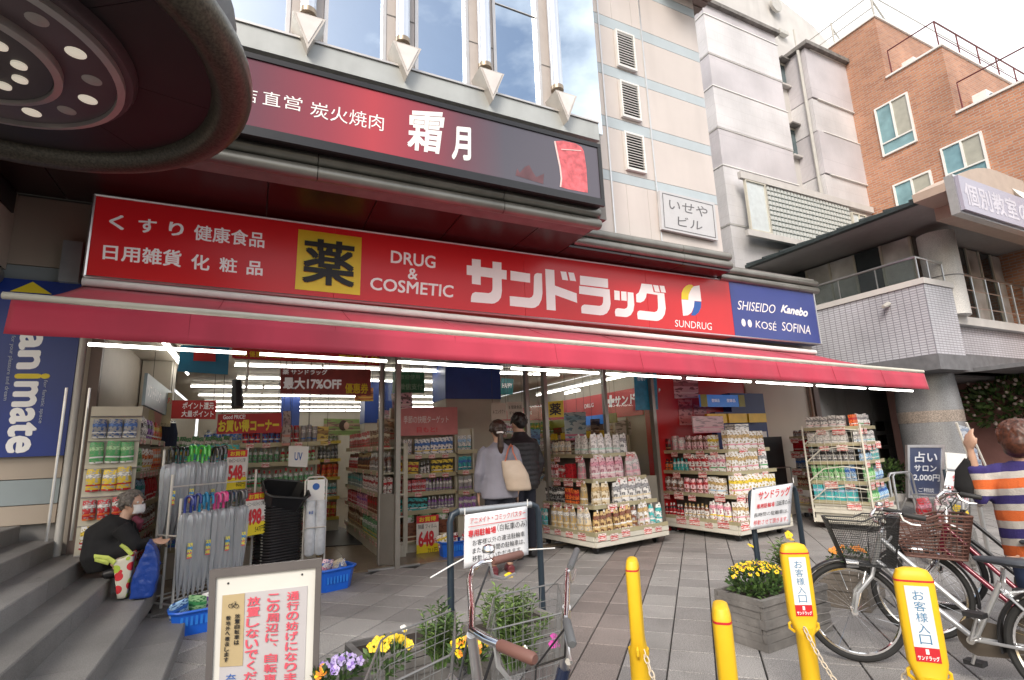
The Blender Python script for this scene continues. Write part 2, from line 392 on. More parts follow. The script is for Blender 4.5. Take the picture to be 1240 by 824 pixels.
# ---- steps of the neighbouring building (left)
st_ = thing('steps', None, None, (-1.2, 5, 0), kind='structure')
SG = granite('step_granite', (.20, .197, .192), .6, 220, .3)
SX = [-.42, -.76, -1.08, -1.36, -1.68, -2.0]; SZ = [.11, .26, .41, .56, .71, .86]; YE = [5.75, 6.95, 6.98, 6.98, 6.98, 6.98]
for i in range(6):
    x1 = SX[i]; y = -1.0; z0 = SZ[i]-.15 if i else 0
    while y < YE[i]-.05:
        y2 = min(y+1.2+.1*(i % 2), YE[i]); xx0 = x1-.42 if i < 5 else -9
        mb = MB(); c = .008
        mb.slab([(xx0, y, z0), (x1, y, z0), (x1, y, SZ[i]-c), (x1-c, y, SZ[i]), (xx0, y, SZ[i])], (0, y2-y-.004, 0)).build('step_stone', SG, st_)
        y = y2
    MB().box(-9, x1-.005, -1, YE[i], z0-.02, SZ[i]-.012).build('step_core', SG, st_)
# ================================================================== SHOP BUILDING
sb = thing('shop_building', 'cream panelled corner building above the red shop front, with mirrored windows and three louvres', 'building', (3, 7, 0))
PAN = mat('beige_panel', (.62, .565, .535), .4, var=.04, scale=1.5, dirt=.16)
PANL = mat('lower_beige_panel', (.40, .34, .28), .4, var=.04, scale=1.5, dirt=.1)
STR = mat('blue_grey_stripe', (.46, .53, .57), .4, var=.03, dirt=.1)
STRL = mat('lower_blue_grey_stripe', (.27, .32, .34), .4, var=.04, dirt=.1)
CORE = mat('building_core', (.25, .24, .23), .9)
# core
boxo('wall', (4.45, 7.40, 6.33, 14, 4.4, 12.2), CORE, sb)
boxo('wall', (-6, 4.42, 5.72, 14, 4.6, 12), CORE, sb)
# stripes from the picture: z of (bottom, top)
zs = [(5.62, 5.80), (6.60, 6.80), (7.60, 7.80), (8.58, 8.80), (9.58, 9.78)]
edges = []
prev = 4.55
for a, b in zs: edges += [(prev, a, PAN), (a, b, STR)]; prev = b
edges.append((prev, 12.1, PAN))
xs_ = [4.44, 5.0, 5.95, 7.38]
for a, b, m in edges:
    for i in range(3):
        if m is PAN and i == 1:
            boxo('wall_panel', (5.0+.005, 5.30, 6.28, 6.33, a+.004, b-.004), m, sb)
            boxo('wall_panel', (5.305, 5.745, 6.28, 6.33, a+.004, b-.004), m, sb); boxo('wall_panel', (5.75, 5.945, 6.28, 6.33, a+.004, b-.004), m, sb)
        else: boxo('wall_panel', (xs_[i]+.005, xs_[i+1]-.005, 6.28, 6.33, a+.004, b-.004), m, sb)
# vertical trim rods
for x in (5.0, 5.95): boxo('trim_strip', (x-.012, x+.012, 6.262, 6.285, 4.6, 12), M_['alu'], sb)
# louvres
for a, b in ((7.83, 8.56), (6.85, 7.55), (5.87, 6.57)):
    lf = MB(); x0, x1 = 5.32, 5.73
    for q in ((x0, x0+.03, a, b), (x1-.03, x1, a, b), (x0+.03, x1-.03, a, a+.03), (x0+.03, x1-.03, b-.03, b)): lf.box(q[0], q[1], 6.22, 6.277, q[2], q[3])
    v = lf.build('vent', M_['white'], sb)
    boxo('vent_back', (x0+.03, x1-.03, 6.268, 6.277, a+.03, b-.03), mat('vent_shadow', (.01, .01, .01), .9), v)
    k = 13; h = (b-a-.06)/k
    for i in range(k):
        z = a+.03+h*(i+.5)
        MB().add([(x0+.03, 6.225, z-.006), (x1-.03, 6.225, z-.006), (x1-.03, 6.250, z+.012), (x0+.03, 6.250, z+.012), (x0+.03, 6.229, z-.018), (x1-.03, 6.229, z-.018), (x1-.03, 6.254, z+.0), (x0+.03, 6.254, z+.0)],
                 [(0, 1, 2, 3), (7, 6, 5, 4), (0, 4, 5, 1), (3, 2, 6, 7), (0, 3, 7, 4), (1, 5, 6, 2)]).build('vent_slat', M_['white'], v)
# roof eave, right top
EV = mat('eave_dark', (.12, .10, .09), .6); EV2 = mat('eave_soffit', (.35, .3, .27), .6)
a = FY(820, 10, 6.25); boxo('eave', (6.3, 7.75, 5.55, 6.6, 10.05, 10.35), EV2, sb)
for i in range(6): boxo('eave_slat', (6.3, 7.75, 5.58+i*.16, 5.7+i*.16, 10.02, 10.048), EV2, sb)
boxo('eave_edge', (6.28, 7.8, 5.48, 5.548, 9.98, 10.5), EV, sb)
# bay: glass wall at Y=5.66
GLS = mat('mirror_glass', (.74, .83, .89), .015, 1, var=.01)
FR = mat('window_aluminium', (.66, .64, .62), .35, .55, var=.05)
yb = 5.66
zb = 5.93
boxo('window_sill', (-3, 4.16, 5.40, 5.715, 5.62, 5.88), mat('sill_panel', (.48, .50, .49), .4, .2, var=.05, dirt=.3), sb)
boxo('window_sill_edge', (-3, 4.16, 5.38, 5.715, 5.885, 5.91), FR, sb)
cols = [.30, 1.38, 2.47, 3.57]
def window(x0, x1):
    w_ = MB(); z1 = 11.9
    for q in ((x0, x0+.045), (x1-.045, x1)): w_.box(q[0], q[1], 5.60, yb+.04, zb, z1)
    w_.box(x0+.045, x1-.045, 5.60, yb+.04, zb, zb+.05)
    for z in (7.55, 9.2): w_.box(x0+.045, x1-.045, 5.645, yb+.04, z, z+.012)
    o = w_.build('window', FR, sb)
    boxo('pane', (x0+.045, x1-.045, 5.66, 5.672, zb+.05, z1), GLS, o)
window(-.95, .12); window(.48, 1.2); window(1.56, 2.29); window(2.65, 3.39); 
o_ = MB().box(3.75, 4.42, 5.655, 5.70, zb, 11.9).build('window', GLS, sb)
for i, x in enumerate(cols):
    boxo('pier', (x-.175, x+.175, 5.61, 5.70, zb, 11.9), mat('pier_panel', (.55, .5, .47), .4, var=.05), sb)
    for z in (6.75, 8.2): boxo('pier_joint', (x-.174, x+.174, 5.604, 5.6095, z, z+.012), CORE, sb)
    z0 = 6.32
    MB().lathe([(.085, z0), (.085, 11.8)], (x, 5.50, 0), 20).build('round_column', mat('silver_blue_column', (.62, .68, .78), .3, .35, var=.02), sb)
    MB().lathe([(.075, z0-.02), (.09, z0-.02), (.09, z0+.04), (.075, z0+.04)], (x, 5.50, 0), 20).build('column_collar', mat('brass_collar', (.32, .26, .2), .4, .6), sb)
    MB().lathe([(.04, z0-.22), (.04, z0)], (x, 5.50, 0), 14).build('column_neck', FR, sb)
    tri = [(x-.17, 5.28, z0-.2), (x+.17, 5.28, z0-.2), (x, 5.28, z0-.62)]
    MB().slab(tri, (0, .29, 0)).build('bracket', mat('bracket_metal', (.58, .54, .5), .45, .2, dirt=.2), sb)
    t2 = [(x-.135, 5.272, z0-.22), (x+.135, 5.272, z0-.22), (x, 5.272, z0-.555)]
    MB().slab(t2, (0, .0075, 0)).build('bracket_face', mat('bracket_face_paint', (.72, .68, .66), .45), sb)
# overhead cables are reflections in the glass of wires across the street: real wires behind the camera
for z, y in ((9.2, -6), (8.3, -6.5), (7.6, -6.2), (6.9, -7)):
    MB().tube([(-20, y, z+.5), (-5, y, z), (10, y, z-.1), (25, y, z+.6)], .015, 5).build('overhead_cable', M_['dark'], None, label='thin black overhead cable across the street, %s' % {9.2: 'topmost', 8.3: 'second from the top', 7.6: 'third from the top', 6.9: 'lowest'}[z], cat='cable')
# soffits and double gutters
SOF = mat('maroon_gloss_soffit', (.028, .014, .014), .33, .0, var=.15, scale=1)
PIP = mat('gutter_pipe', (.26, .255, .23), .38, .55, var=.12, scale=3, dirt=.5)
def pipes(x0, x1, y, z0, z1, r, cap=True):
    for z in (z0, z1):
        x = x0
        while x < x1-.01:
            x2 = min(x+2.15, x1)
            last = x2 >= x1-.01
            P = [(x, y, z), (x2-.004, y, z)]; R = [r, r]
            if last: P = [(x, y, z), (x2-.06, y, z), (x2-.02, y, z), (x2, y, z)]; R = [r, r, r*.85, r*.45]
            MB().tube(P, R, 14).build('gutter_pipe', PIP, sb); x = x2+.004
zs4 = 4.36
pipes(-6, 4.08, 5.42, 4.50, 4.32+.02, .078)
boxo('fascia_back', (-6, 4.0, 5.50, 5.71, 4.30, 4.6), CORE, sb)
pipes(4.15, 7.46, 6.22, 4.60, 4.44, .078)
boxo('fascia_back', (4.0, 7.38, 6.27, 6.5, 4.37, 4.56), CORE, sb)
pipes(7.5, 10.30, 6.55, 4.50, 4.35, .07)
boxo('fascia_back', (7.39, 10.25, 6.58, 6.9, 4.36, 4.6), CORE, sb)
for x in (-6, -4, -2, 0, 1.15, 2.2, 3.3):
    x2 = {-6: -4, -4: -2, -2: 0, 0: 1.15, 1.15: 2.2, 2.2: 3.3, 3.3: 4.05}[x]
    boxo('soffit_panel', (x+.006, x2-.006, 5.43, 6.98, 4.32, 4.35), SOF, sb)
for x, x2 in ((4.055, 5.2), (5.2, 6.3), (6.3, 7.40)): boxo('soffit_panel', (x+.006, x2-.006, 6.20, 6.98, 4.32, 4.35), SOF, sb)
boxo('low_roof', (7.40, 10.3, 6.6, 14, 4.45, 4.62), CORE, sb)
# wall behind the sign and above the opening
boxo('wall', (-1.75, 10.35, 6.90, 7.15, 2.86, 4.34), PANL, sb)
# left jamb and corner wall
JMB = mat('jamb_brown', (.14, .10, .085), .45, var=.05)
TILW = mat('pinkish_wall_tile', (.45, .4, .34), .5, var=.05)
boxo('wall', (-1.72, -1.50, 6.96, 9.6, 0, 2.86), TILW, sb)
boxo('door_jamb', (-1.60, -1.50, 6.88, 6.955, 0, 2.86), JMB, sb)
MB().tube([(-1.66, 6.84, .15), (-1.66, 6.84, 2.86)], .035, 10).build('downpipe', M_['steel'], sb)
for x0 in (-1.74, -1.55): MB().tube([(x0, 6.80, .7), (x0, 6.80, 2.2)], .014, 8).build('guard_bar', M_['alu'], sb)
# left wall of the neighbouring entrance, panelled
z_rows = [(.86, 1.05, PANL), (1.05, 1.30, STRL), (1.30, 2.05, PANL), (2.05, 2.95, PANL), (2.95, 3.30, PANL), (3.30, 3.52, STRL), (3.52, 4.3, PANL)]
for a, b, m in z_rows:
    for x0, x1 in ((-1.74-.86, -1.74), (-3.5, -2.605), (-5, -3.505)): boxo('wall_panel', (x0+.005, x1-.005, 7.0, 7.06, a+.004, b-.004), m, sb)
boxo('wall', (-5, -1.73, 7.062, 7.3, 0, 4.34), CORE, sb)
# projecting box with round edge pipe at far left
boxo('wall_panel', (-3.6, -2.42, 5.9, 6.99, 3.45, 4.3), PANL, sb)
MB().tube([(-2.5, 3.5, 3.35), (-2.5, 6.7, 3.35), (-2.5, 6.9, 3.35), (-2.5, 6.97, 3.35)], [.13, .13, .11, .05], 14).build('round_edge_pipe', PIP, sb)
boxo('meter_box', (-1.95, -1.78, 6.86, 6.995, 3.34, 3.80), mat('grey_box', (.24, .27, .29), .5), sb)
# right part of the front: red and beige walls
REDW = mat('red_wall_paint', (.5, .015, .018), .35, var=.05, scale=2)
BGE = mat('beige_wall_paint', (.55, .47, .38), .55, var=.04, scale=1, dirt=.1)
boxo('wall', (6.02, 8.35, 7.02, 7.15, 0, 2.86), REDW, sb)
boxo('wall', (8.36, 10.2, 7.0, 7.15, 0, 2.86), BGE, sb)
boxo('door_jamb', (10.21, 10.36, 6.9, 7.1, 0, 2.86), JMB, sb)
MB().tube([(10.15, 6.94, 0), (10.15, 6.94, 2.86)], .03, 8).build('downpipe', mat('brown_pipe', (.3, .2, .14), .5), sb)
boxo('wall', (10.2, 10.35, 7.16, 14, 0, 4.4), BGE, sb)
# ---- interior shell
FLI = mat('shop_floor_vinyl', (.23, .18, .13), .25, var=.08, scale=3)
boxo('floor', (-1.5, 6.3, 7.02, 18.6, -.1, -.012), CORE, sb)
boxo('floor_sheet', (-1.48, 6.28, 10.2, 18.4, -.008, .008), FLI, sb)
tm_ = MB().box(0, .446, 0, .446, -.008, .008).mesh('floor_tile', FLI)
for i in range(16):
    for j in range(7):
        o = link('floor_tile', tm_, sb); o.location = (-1.0+i*.45, 7.05+j*.45, 0)
CEI = mat('ceiling_board', (.56, .50, .42), .8, var=.03)
IW = mat('shop_inner_wall', (.46, .42, .35), .6, var=.03)
boxo('ceiling', (-1.5, 6.3, 7.15, 18.6, 2.86, 2.95), CEI, sb)
boxo('inner_wall', (-1.5, 6.3, 18.45, 18.6, 0, 2.85), IW, sb)
boxo('inner_wall', (6.30, 6.42, 7.16, 18.4, 0, 2.85), IW, sb)
boxo('inner_wall', (-1.70, -1.56, 9.62, 18.4, 0, 2.85), IW, sb)
boxo('wall_pier', (-1.48, -1.12, 9.0, 9.5, 0, 2.85), IW, sb)
rb = boxo('red_wall_band', (6.27, 6.297, 7.5, 14.8, 1.92, 2.42), REDW, sb)
# tubes
TUBE = mat('lit_tube', (1, .97, .9), .4, emit=8.5, var=0)
def tube(p, q, label, r=.0165, cat='ceiling light', group='fluorescent tubes on the shop ceiling'):
    t = thing('ceiling_light', label, cat, ((Vector(p)+Vector(q))/2), 0, group)
    p, q = Vector(p), Vector(q); d = (q-p).normalized()
    MB().tube([p, q], r, 8).build('lamp_tube', TUBE, t)
    if r < .015: return t
    up = Vector((0, 0, r+.02)); sd_ = d.cross(Vector((0, 0, 1)))*.03
    MB().slab([p-sd_+up, p+sd_+up, q+sd_+up, q-sd_+up], (0, 0, .035)).build('lamp_housing', M_['white'], t)
    return t
rows = [(8.66, -.3, 5.3), (10.1, -.3, 4.3), (11.45, -1.1, 4.6), (13.05, -1.1, 4.9), (14.6, -1.1, 6.1), (16.2, -1.1, 6.1), (17.6, -1.1, 6.1)]
for k, (y, x0, x1) in enumerate(rows):
    x = x0; i = 0
    while x < x1-.4:
        x2 = min(x+1.25, x1)
        tube((x, y, 2.77), (x2-.03, y, 2.77), '%s white tube from the left in the %s ceiling row counted from the door' % (['first', 'second', 'third', 'fourth', 'fifth', 'sixth'][i], ['first', 'second', 'third', 'fourth', 'fifth', 'sixth', 'seventh'][k]), group='tubes of ceiling row %d' % (k+1))
        x = x2; i += 1
tube((-.99, 7.1, 2.77), (-.99, 9.75, 2.77), 'white tube running inward along the left wall of the shop', group='tubes along the left wall')
a, b = FX(650, 479, 5.9), FX(764, 454, 5.9); tube(a, b, 'long white tube running inward near the red wall band', group='tubes along the right wall')
tube(FX(684, 477, 5.5), FX(702, 473, 5.5), 'short white tube hanging beside the long one at the right', group='short tube')
# door posts and glass leaves
PST = mat('door_post_grey', (.30, .28, .25), .35, .5, var=.05)
GD = glassy('door_glass', (.92, .92, .9), -.02)
def leaf(xa, ya, xb, yb_, label, group=None):
    t = thing('door_post', label, 'door', (xa, ya, 0), 0)
    boxo('frame_post', (xa-.03, xa+.03, ya-.05, ya+.05, 0, 2.84), PST, t); boxo('frame_post', (xb-.03, xb+.03, yb_-.04, yb_+.04, .02, 2.84), PST, t)
    MB().slab([(xa+.031, ya, .9), (xb-.031, yb_, .9), (xb-.031, yb_, 2.8), (xa+.031, ya, 2.8)], (0, .012, 0)).build('glass_pane', GD, t)
    MB().slab([(xa+.031, ya-.02, .03), (xb-.031, yb_-.02, .03), (xb-.031, yb_-.02, .9), (xa+.031, ya-.02, .9)], (0, .04, 0)).build('kick_plate', PST, t)
    boxo('floor_rail', (xa-.35, xa+.3, ya-.02, ya+.03, .002, .02), M_['alu'], t)
leaf(1.72, 7.0, 1.56, 7.25, 'narrow glazed door leaf folded at the first post left of the pillar')
leaf(4.12, 7.25, 3.90, 7.45, 'narrow glazed door leaf at the post left of the tiered display')
leaf(6.0, 6.92, 5.35, 7.35, 'glazed door leaf at the red wall right of the tiered display')
# blue-topped pillar
def pillar(x0, x1, y0, y1, zb_, lab):
    t = thing('pillar', lab, 'pillar', ((x0+x1)/2, y0, 0))
    boxo('lower_cladding', (x0+.01, x1-.01, y0+.01, y1-.01, .01, zb_), IW, t); boxo('upper_band', (x0, x1, y0, y1, zb_+.002, 2.855), mat('pillar_blue', (.02, .06, .28), .4), t)
    return t
pillar(2.80, 3.80, 8.2, 8.9, 2.25, 'white pillar with a blue top band standing in the middle of the shop front')
pillar(1.95, 2.75, 10.6, 11.1, 2.0, 'blue-topped pillar behind the green hanging sign')
pillar(.55, .95, 13.2, 13.6, 1.9, 'slim blue-topped pillar far back in the shop on the left')
# ================================================================== AWNING
AW = mat('awning_canvas', (.46, .028, .065), .65, var=.12, scale=1.3, dirt=.35, bump=.08, bscale=200)
AW.node_tree.nodes['Principled BSDF'].inputs['Sheen Weight'].default_value = .12
aw = thing('awning', 'long pinkish red canvas awning stretched below the red shop sign', 'awning', (4, 6.6, 3.0))
B0, B1 = Vector((-1.67, 6.62, 3.24)), Vector((9.95, 6.62, 3.02)); F0, F1 = Vector((-1.69, 5.08, 2.70)), Vector((9.95, 4.80, 2.42))
nseg = 140; nd = 8; mb = MB(); vs = []
for i in range(nseg+1):
    u = i/nseg
    for j in range(nd+1):
        v = j/nd; p = (B0.lerp(B1, u)).lerp(F0.lerp(F1, u), v)
        p.z -= .05*sin(pi*v)*(1+.25*sin(u*37)); p.z += .012*sin(u*97+v*5)*v+.008*sin(u*211)*sin(pi*v); vs.append(p)
mb.add(vs, [(i*(nd+1)+j, (i+1)*(nd+1)+j, (i+1)*(nd+1)+j+1, i*(nd+1)+j+1) for i in range(nseg) for j in range(nd)], True)
o = mb.build('canvas', AW, aw); sm = o.modifiers.new('s', 'SOLIDIFY'); sm.thickness = .004
vb = MB(); vs = []; nv = 4
for i in range(nseg*2+1):
    u = i/(nseg*2); a = F0.lerp(F1, u)
    for j in range(nv+1):
        v = j/nv; wv = .012*sin(u*120)*v+.008*sin(u*51+1)*v
        vs.append(Vector((a.x, a.y-.03-.05*v+wv, a.z-.035-(.27 if i < nseg*2 else .27)*v)))
vb.add(vs, [(i*(nv+1)+j, (i+1)*(nv+1)+j, (i+1)*(nv+1)+j+1, i*(nv+1)+j+1) for i in range(nseg*2) for j in range(nv)], True)
o = vb.build('valance', AW, aw); sm = o.modifiers.new('s', 'SOLIDIFY'); sm.thickness = .004
seam = MB()
for i in range(1, 9):
    u = i/9.0; P_s = []
    for j in range(9):
        v = j/8; p = (B0.lerp(B1, u)).lerp(F0.lerp(F1, u), v); P_s.append((p.x, p.y, p.z-.05*sin(pi*v)+.006))
    seam.tube(P_s, .0035, 4)
for i in range(1, 10):
    u = i/10.0; a = F0.lerp(F1, u); seam.tube([(a.x, a.y-.036, a.z-.04), (a.x, a.y-.088, a.z-.3)], .003, 4)
seam.build('valance_seams', mat('seam_dark', (.3, .02, .04), .7), aw, kind='stuff')
MB().tube([F0-Vector((.06, .01, 0)), F1+Vector((.02, -.01, 0))], .028, 10).build('front_bar', M_['cream'], aw)
MB().tube([B0+Vector((0, -.03, .04)), B1+Vector((.02, -.03, .04))], .05, 12).build('roller_tube', M_['white'], aw)
for p, q in ((B0, F0), (B1, F1), (B0.lerp(B1, .35), F0.lerp(F1, .35)), (B0.lerp(B1, .68), F0.lerp(F1, .68))):
    mid = p.lerp(q, .5)+Vector((.35, 0, -.16)); MB().tube([p+Vector((.05, 0, -.14)), mid, q+Vector((.05, .05, -.06))], .022, 8).build('folding_arm', M_['alu'], aw)
# tubes under the awning edge
n0, n1 = Vector((-1.25, 5.1, 2.36)), Vector((9.75, 4.85, 2.10))
nn_ = 9
for i in range(nn_):
    p = n0.lerp(n1, i/nn_+.004); q = n0.lerp(n1, (i+1)/nn_-.006)
    tube(p, q, 'slim white light tube under the awning edge, %s from the left' % ['first', 'second', 'third', 'fourth', 'fifth', 'sixth', 'seventh', 'eighth', 'ninth'][i], .014, 'awning light', 'light tubes under the awning')
# ================================================================== MAIN SIGN
sg = thing('shop_sign', 'long red shop sign with large white letters and a yellow medicine square', 'sign', (4.3, 6.6, 3.8))
SY = 6.55
f_ = lambda x, y: FY(x, y, SY)
TLs, TRs, BRs, BLs = f_(115, 236), f_(989, 355), f_(990, 417), f_(103, 335)
for p in (TLs, BLs): p.x = -1.655
for p in (TRs, BRs): p.x = 10.14
sq = (TLs, TRs, BRs, BLs)
ub = (f_(887, 380).x+1.655)/(10.14+1.655)
cuts = [0, .208, .435, .63, .72, ub]
for a, b in zip(cuts, cuts[1:]):
    q = sub(sq, a, 0, b, 1); q = [q[0]+Vector((.003, 0, 0)), q[1]-Vector((.003, 0, 0)), q[2]-Vector((.003, 0, 0)), q[3]+Vector((.003, 0, 0))]
    MB().slab(q, (0, .25, 0)).build('sign_panel', M_['red'], sg)
MB().slab(sub(sq, ub+.0005, 0, 1, 1), (0, .25, 0)).build('sign_panel', M_['blue'], sg, label='blue end panel with cosmetics makers names')
fm = MB()
for p, q in ((TLs, TRs), (BLs, BRs), (TLs, BLs), (TRs, BRs)): fm.tube([p+Vector((0, -.004, 0)), q+Vector((0, -.004, 0))], .017, 6)
fm.build('sign_frame', M_['alu'], sg)
cA = crop(0, 200, 3.875, f_); cB = crop(300, 200, 3.875, f_); c3 = crop(560, 290, 7.494, f_); c4 = crop(700, 320, 6.889, f_)
def tq(c, *p): return [c(p[i], p[i+1]) for i in range(0, 8, 2)]
W_ = M_['signwhite']
lt = LT()
tmb(lt, 'く', tq(cA, 515, 232, 585, 237, 583, 308, 508, 298), .03); tmb(lt, 'す', tq(cA, 650, 250, 738, 257, 734, 324, 648, 316), .03); tmb(lt, 'り', tq(cA, 793, 266, 864, 272, 862, 338, 790, 330), .03)
tmb(lt, '健康食品', tq(cA, 912, 278, 1243, 318, 1240, 392, 908, 352), .022); tmb(lt, '日用雑貨', tq(cA, 485, 370, 854, 402, 850, 482, 480, 444), .028)
tmb(lt, '化', tq(cA, 898, 416, 985, 426, 983, 500, 895, 488), .028); tmb(lt, '粧', tq(cA, 1030, 432, 1115, 440, 1112, 510, 1028, 500), .022); tmb(lt, '品', tq(cA, 1158, 448, 1235, 455, 1232, 522, 1155, 515), .03)
lt.build('lettering', W_, sg)
ys = panel('yellow_square', tq(cB, 238, 302, 535, 342, 526, 612, 221, 583), M_['yellow'], sg, .001)
ys.location.y -= .006
text('薬', tq(cB, 260, 338, 507, 370, 500, 582, 252, 555), M_['black'], ys, .028, .012)
lt = LT(); tmb(lt, 'DRUG', tq(cB, 672, 400, 882, 428, 880, 487, 670, 460), .022); tmb(lt, '&', tq(cB, 752, 483, 800, 488, 796, 541, 750, 535), .02); tmb(lt, 'COSMETIC', tq(cB, 575, 526, 967, 566, 963, 624, 573, 586), .022)
lt.build('lettering', W_, sg)
P3 = [[(38, 235), (400, 283), (400, 367), (38, 322)], [(85, 178), (165, 187), (165, 415), (85, 405)],
 [(272, 203), (352, 212), (357, 470), (348, 530), (325, 562), (290, 582), (265, 585), (75, 570), (78, 520), (90, 492), (115, 480), (235, 490), (258, 482), (270, 462), (272, 440)],
 [(435, 286), (613, 313), (613, 395), (435, 372)],
 [(648, 340), (655, 318), (675, 307), (720, 312), (725, 490), (716, 550), (692, 598), (660, 620), (630, 625), (430, 604), (428, 516), (605, 533), (630, 524), (642, 500), (645, 470)],
 [(750, 270), (832, 280), (846, 648), (764, 640)], [(835, 420), (1035, 492), (1040, 578), (838, 505)], [(888, 292), (940, 296), (958, 375), (905, 368)], [(958, 300), (1010, 306), (1030, 382), (975, 375)]]
P4 = [[(15, 97), (248, 125), (250, 200), (15, 172)],
 [(8, 182), (262, 213), (270, 330), (262, 375), (240, 410), (210, 426), (180, 428), (28, 410), (25, 365), (32, 348), (50, 338), (178, 350), (198, 342), (207, 320), (208, 275), (8, 248)],
 [(300, 220), (345, 226), (348, 304), (303, 298)], [(358, 228), (402, 232), (406, 308), (360, 304)],
 [(412, 234), (460, 240), (468, 340), (460, 390), (440, 425), (412, 441), (395, 443), (312, 435), (305, 400), (312, 376), (330, 368), (385, 375), (405, 366), (412, 350)],
 [(528, 163), (615, 172), (630, 235), (718, 245), (730, 370), (722, 420), (700, 456), (670, 473), (650, 475), (498, 460), (492, 415), (498, 395), (515, 388), (638, 402), (658, 392), (666, 370), (662, 258), (572, 245), (565, 280), (548, 308), (520, 322), (485, 318), (483, 255), (505, 238), (518, 205)],
 [(625, 174), (668, 180), (682, 236), (640, 230)], [(678, 180), (718, 184), (732, 240), (692, 236)]]
lt = LT(); [polys(lt, p, c3) for p in (P3[:3], P3[3:5], P3[5:])]; [polys(lt, p, c4) for p in (P4[:2], P4[2:5], P4[5:])]; lt.build('letter', W_, sg)
lg = MB()
polys(lg, [[(935, 225), (948, 200), (965, 186), (1012, 178), (1028, 312), (970, 308), (964, 360), (945, 405), (915, 428), (875, 432), (862, 295), (918, 300), (922, 255)]], c4)
lg.mi = 1; polys(lg, [[(950, 175), (962, 188), (940, 212), (925, 245), (917, 298), (862, 292), (863, 240), (878, 205), (900, 182), (925, 172)]], c4)
lg.mi = 2; polys(lg, [[(970, 310), (1027, 315), (1024, 365), (1005, 405), (975, 430), (940, 428), (955, 395), (966, 350)]], c4)
lg.build('logo', [W_, M_['yellow'], M_['bluep']], sg)
text('SUNDRUG', tq(c4, 808, 465, 1115, 492, 1115, 552, 808, 522), W_, sg, .008)
pq = lambda *p: tq(crop(0, 0, 1, f_), *p)
lt = LT()
tmb(lt, 'SHISEIDO', pq(893, 364, 939, 369.5, 938.5, 380, 893, 375), .0, shear=.15); tmb(lt, 'Kanebo', pq(946, 369, 978, 374, 978, 384.5, 945, 378.5), .04, shear=.25)
tmb(lt, 'KOSÉ', pq(915, 386, 940, 390, 940, 401, 915, 397), .0); tmb(lt, 'SOFINA', pq(947, 390, 982, 395, 981.5, 405.5, 947, 400.5), .005)
lt.new().ball(f_(900.5, 391), .055, .004, .075); lt.new().ball(f_(908, 392), .055, .004, .075)
lt.build('lettering', W_, sg)
# ================================================================== UPPER SIGN (backlit print)
us = thing('restaurant_sign', 'dark red restaurant sign above the shop with white brush lettering and a slab of meat', 'sign', (1.5, 5.2, 5))
UY = 5.2; f2 = lambda x, y: FY(x, y, UY)
m = bpy.data.materials.new('sign_print_gradient'); m.use_nodes = True; n, l = m.node_tree.nodes, m.node_tree.links; b = n['Principled BSDF']; b.inputs['Roughness'].default_value = .22
t = n.new('ShaderNodeTexCoord'); s = n.new('ShaderNodeSeparateXYZ'); l.new(t.outputs['Object'], s.inputs[0])
r = n.new('ShaderNodeValToRGB'); mr = n.new('ShaderNodeMapRange'); mr.inputs[1].default_value = -3.0; mr.inputs[2].default_value = 4.05; l.new(s.outputs[0], mr.inputs[0]); l.new(mr.outputs[0], r.inputs[0])
e = r.color_ramp.elements; e[0].position = 0; e[0].color = (.12, .04, .06, 1); e[1].position = 1; e[1].color = (.11, .10, .13, 1)
for p, c in ((.40, (.14, .045, .065)), (.50, (.30, .05, .07)), (.565, (.46, .06, .075)), (.63, (.32, .055, .075)), (.71, (.16, .07, .09)), (.79, (.10, .095, .12))):
    q = e.new(p); q.color = (*c, 1)
l.new(r.outputs[0], b.inputs['Base Color'])
boxo('sign_face', (-3.1, 3.95, UY, UY+.03, 4.60, 5.34), m, us)
boxo('sign_box', (-3.15, 4.0, UY+.031, UY+.22, 4.53, 5.40), M_['black'], us)
fr_ = MB(); fr_.box(-3.15, 4.0, UY-.015, UY+.03, 5.342, 5.40); fr_.box(-3.15, 4.0, UY-.015, UY+.03, 4.50, 4.598); fr_.box(3.952, 4.0, UY-.015, UY+.03, 4.599, 5.341)
fr_.build('sign_frame', mat('black_frame', (.02, .02, .022), .35), us)
c2 = crop(300, 0, 3.875, f2); c5 = crop(470, 110, 4.769, f2)
lt = LT()
tmb(lt, '店', tq(c2, -30, 408, 47, 422, 42, 488, -35, 472), .01); tmb(lt, '直', tq(c2, 72, 426, 155, 442, 152, 506, 70, 490), .01); tmb(lt, '営', tq(c2, 172, 446, 258, 462, 252, 526, 168, 508), .01)
tmb(lt, '炭火焼肉', tq(c2, 295, 476, 640, 545, 636, 618, 292, 548), .01)
lt.build('lettering', W_, us)
lt = LT(); tmb(lt, '霜', tq(c5, 112, 112, 332, 125, 300, 372, 108, 340), .03); tmb(lt, '月', tq(c5, 372, 205, 478, 215, 478, 408, 366, 398), .035)
lt.build('brush_lettering', W_, us)
MT = mat('meat_print', (.66, .13, .15), .4, var=.35, scale=14)
lt = MB(); polys(lt, [[(960, 292), (1010, 290), (1080, 305), (1115, 325), (1130, 350), (1145, 450), (1153, 590), (1040, 570), (992, 556), (998, 500), (985, 400)]], c5, .002)
lt.mi = 1; strokes(lt, [[(962, 295), (975, 360), (992, 440), (1000, 510), (995, 555)]], 9, c5, .004); strokes(lt, [[(1000, 340), (1112, 348)]], 5, c5, .006)
lt.build('meat_picture', [MT, mat('meat_fat', (.8, .6, .58), .5)], us)
FLM = mat('ember_print', (.135, .06, .07), .4, var=.3, scale=5)
lt = MB(); polys(lt, [[(735, 490), (745, 450), (760, 475), (790, 440), (815, 430), (835, 470), (855, 500), (900, 480), (895, 540)]], c5, .002); lt.build('flame_picture', FLM, us)
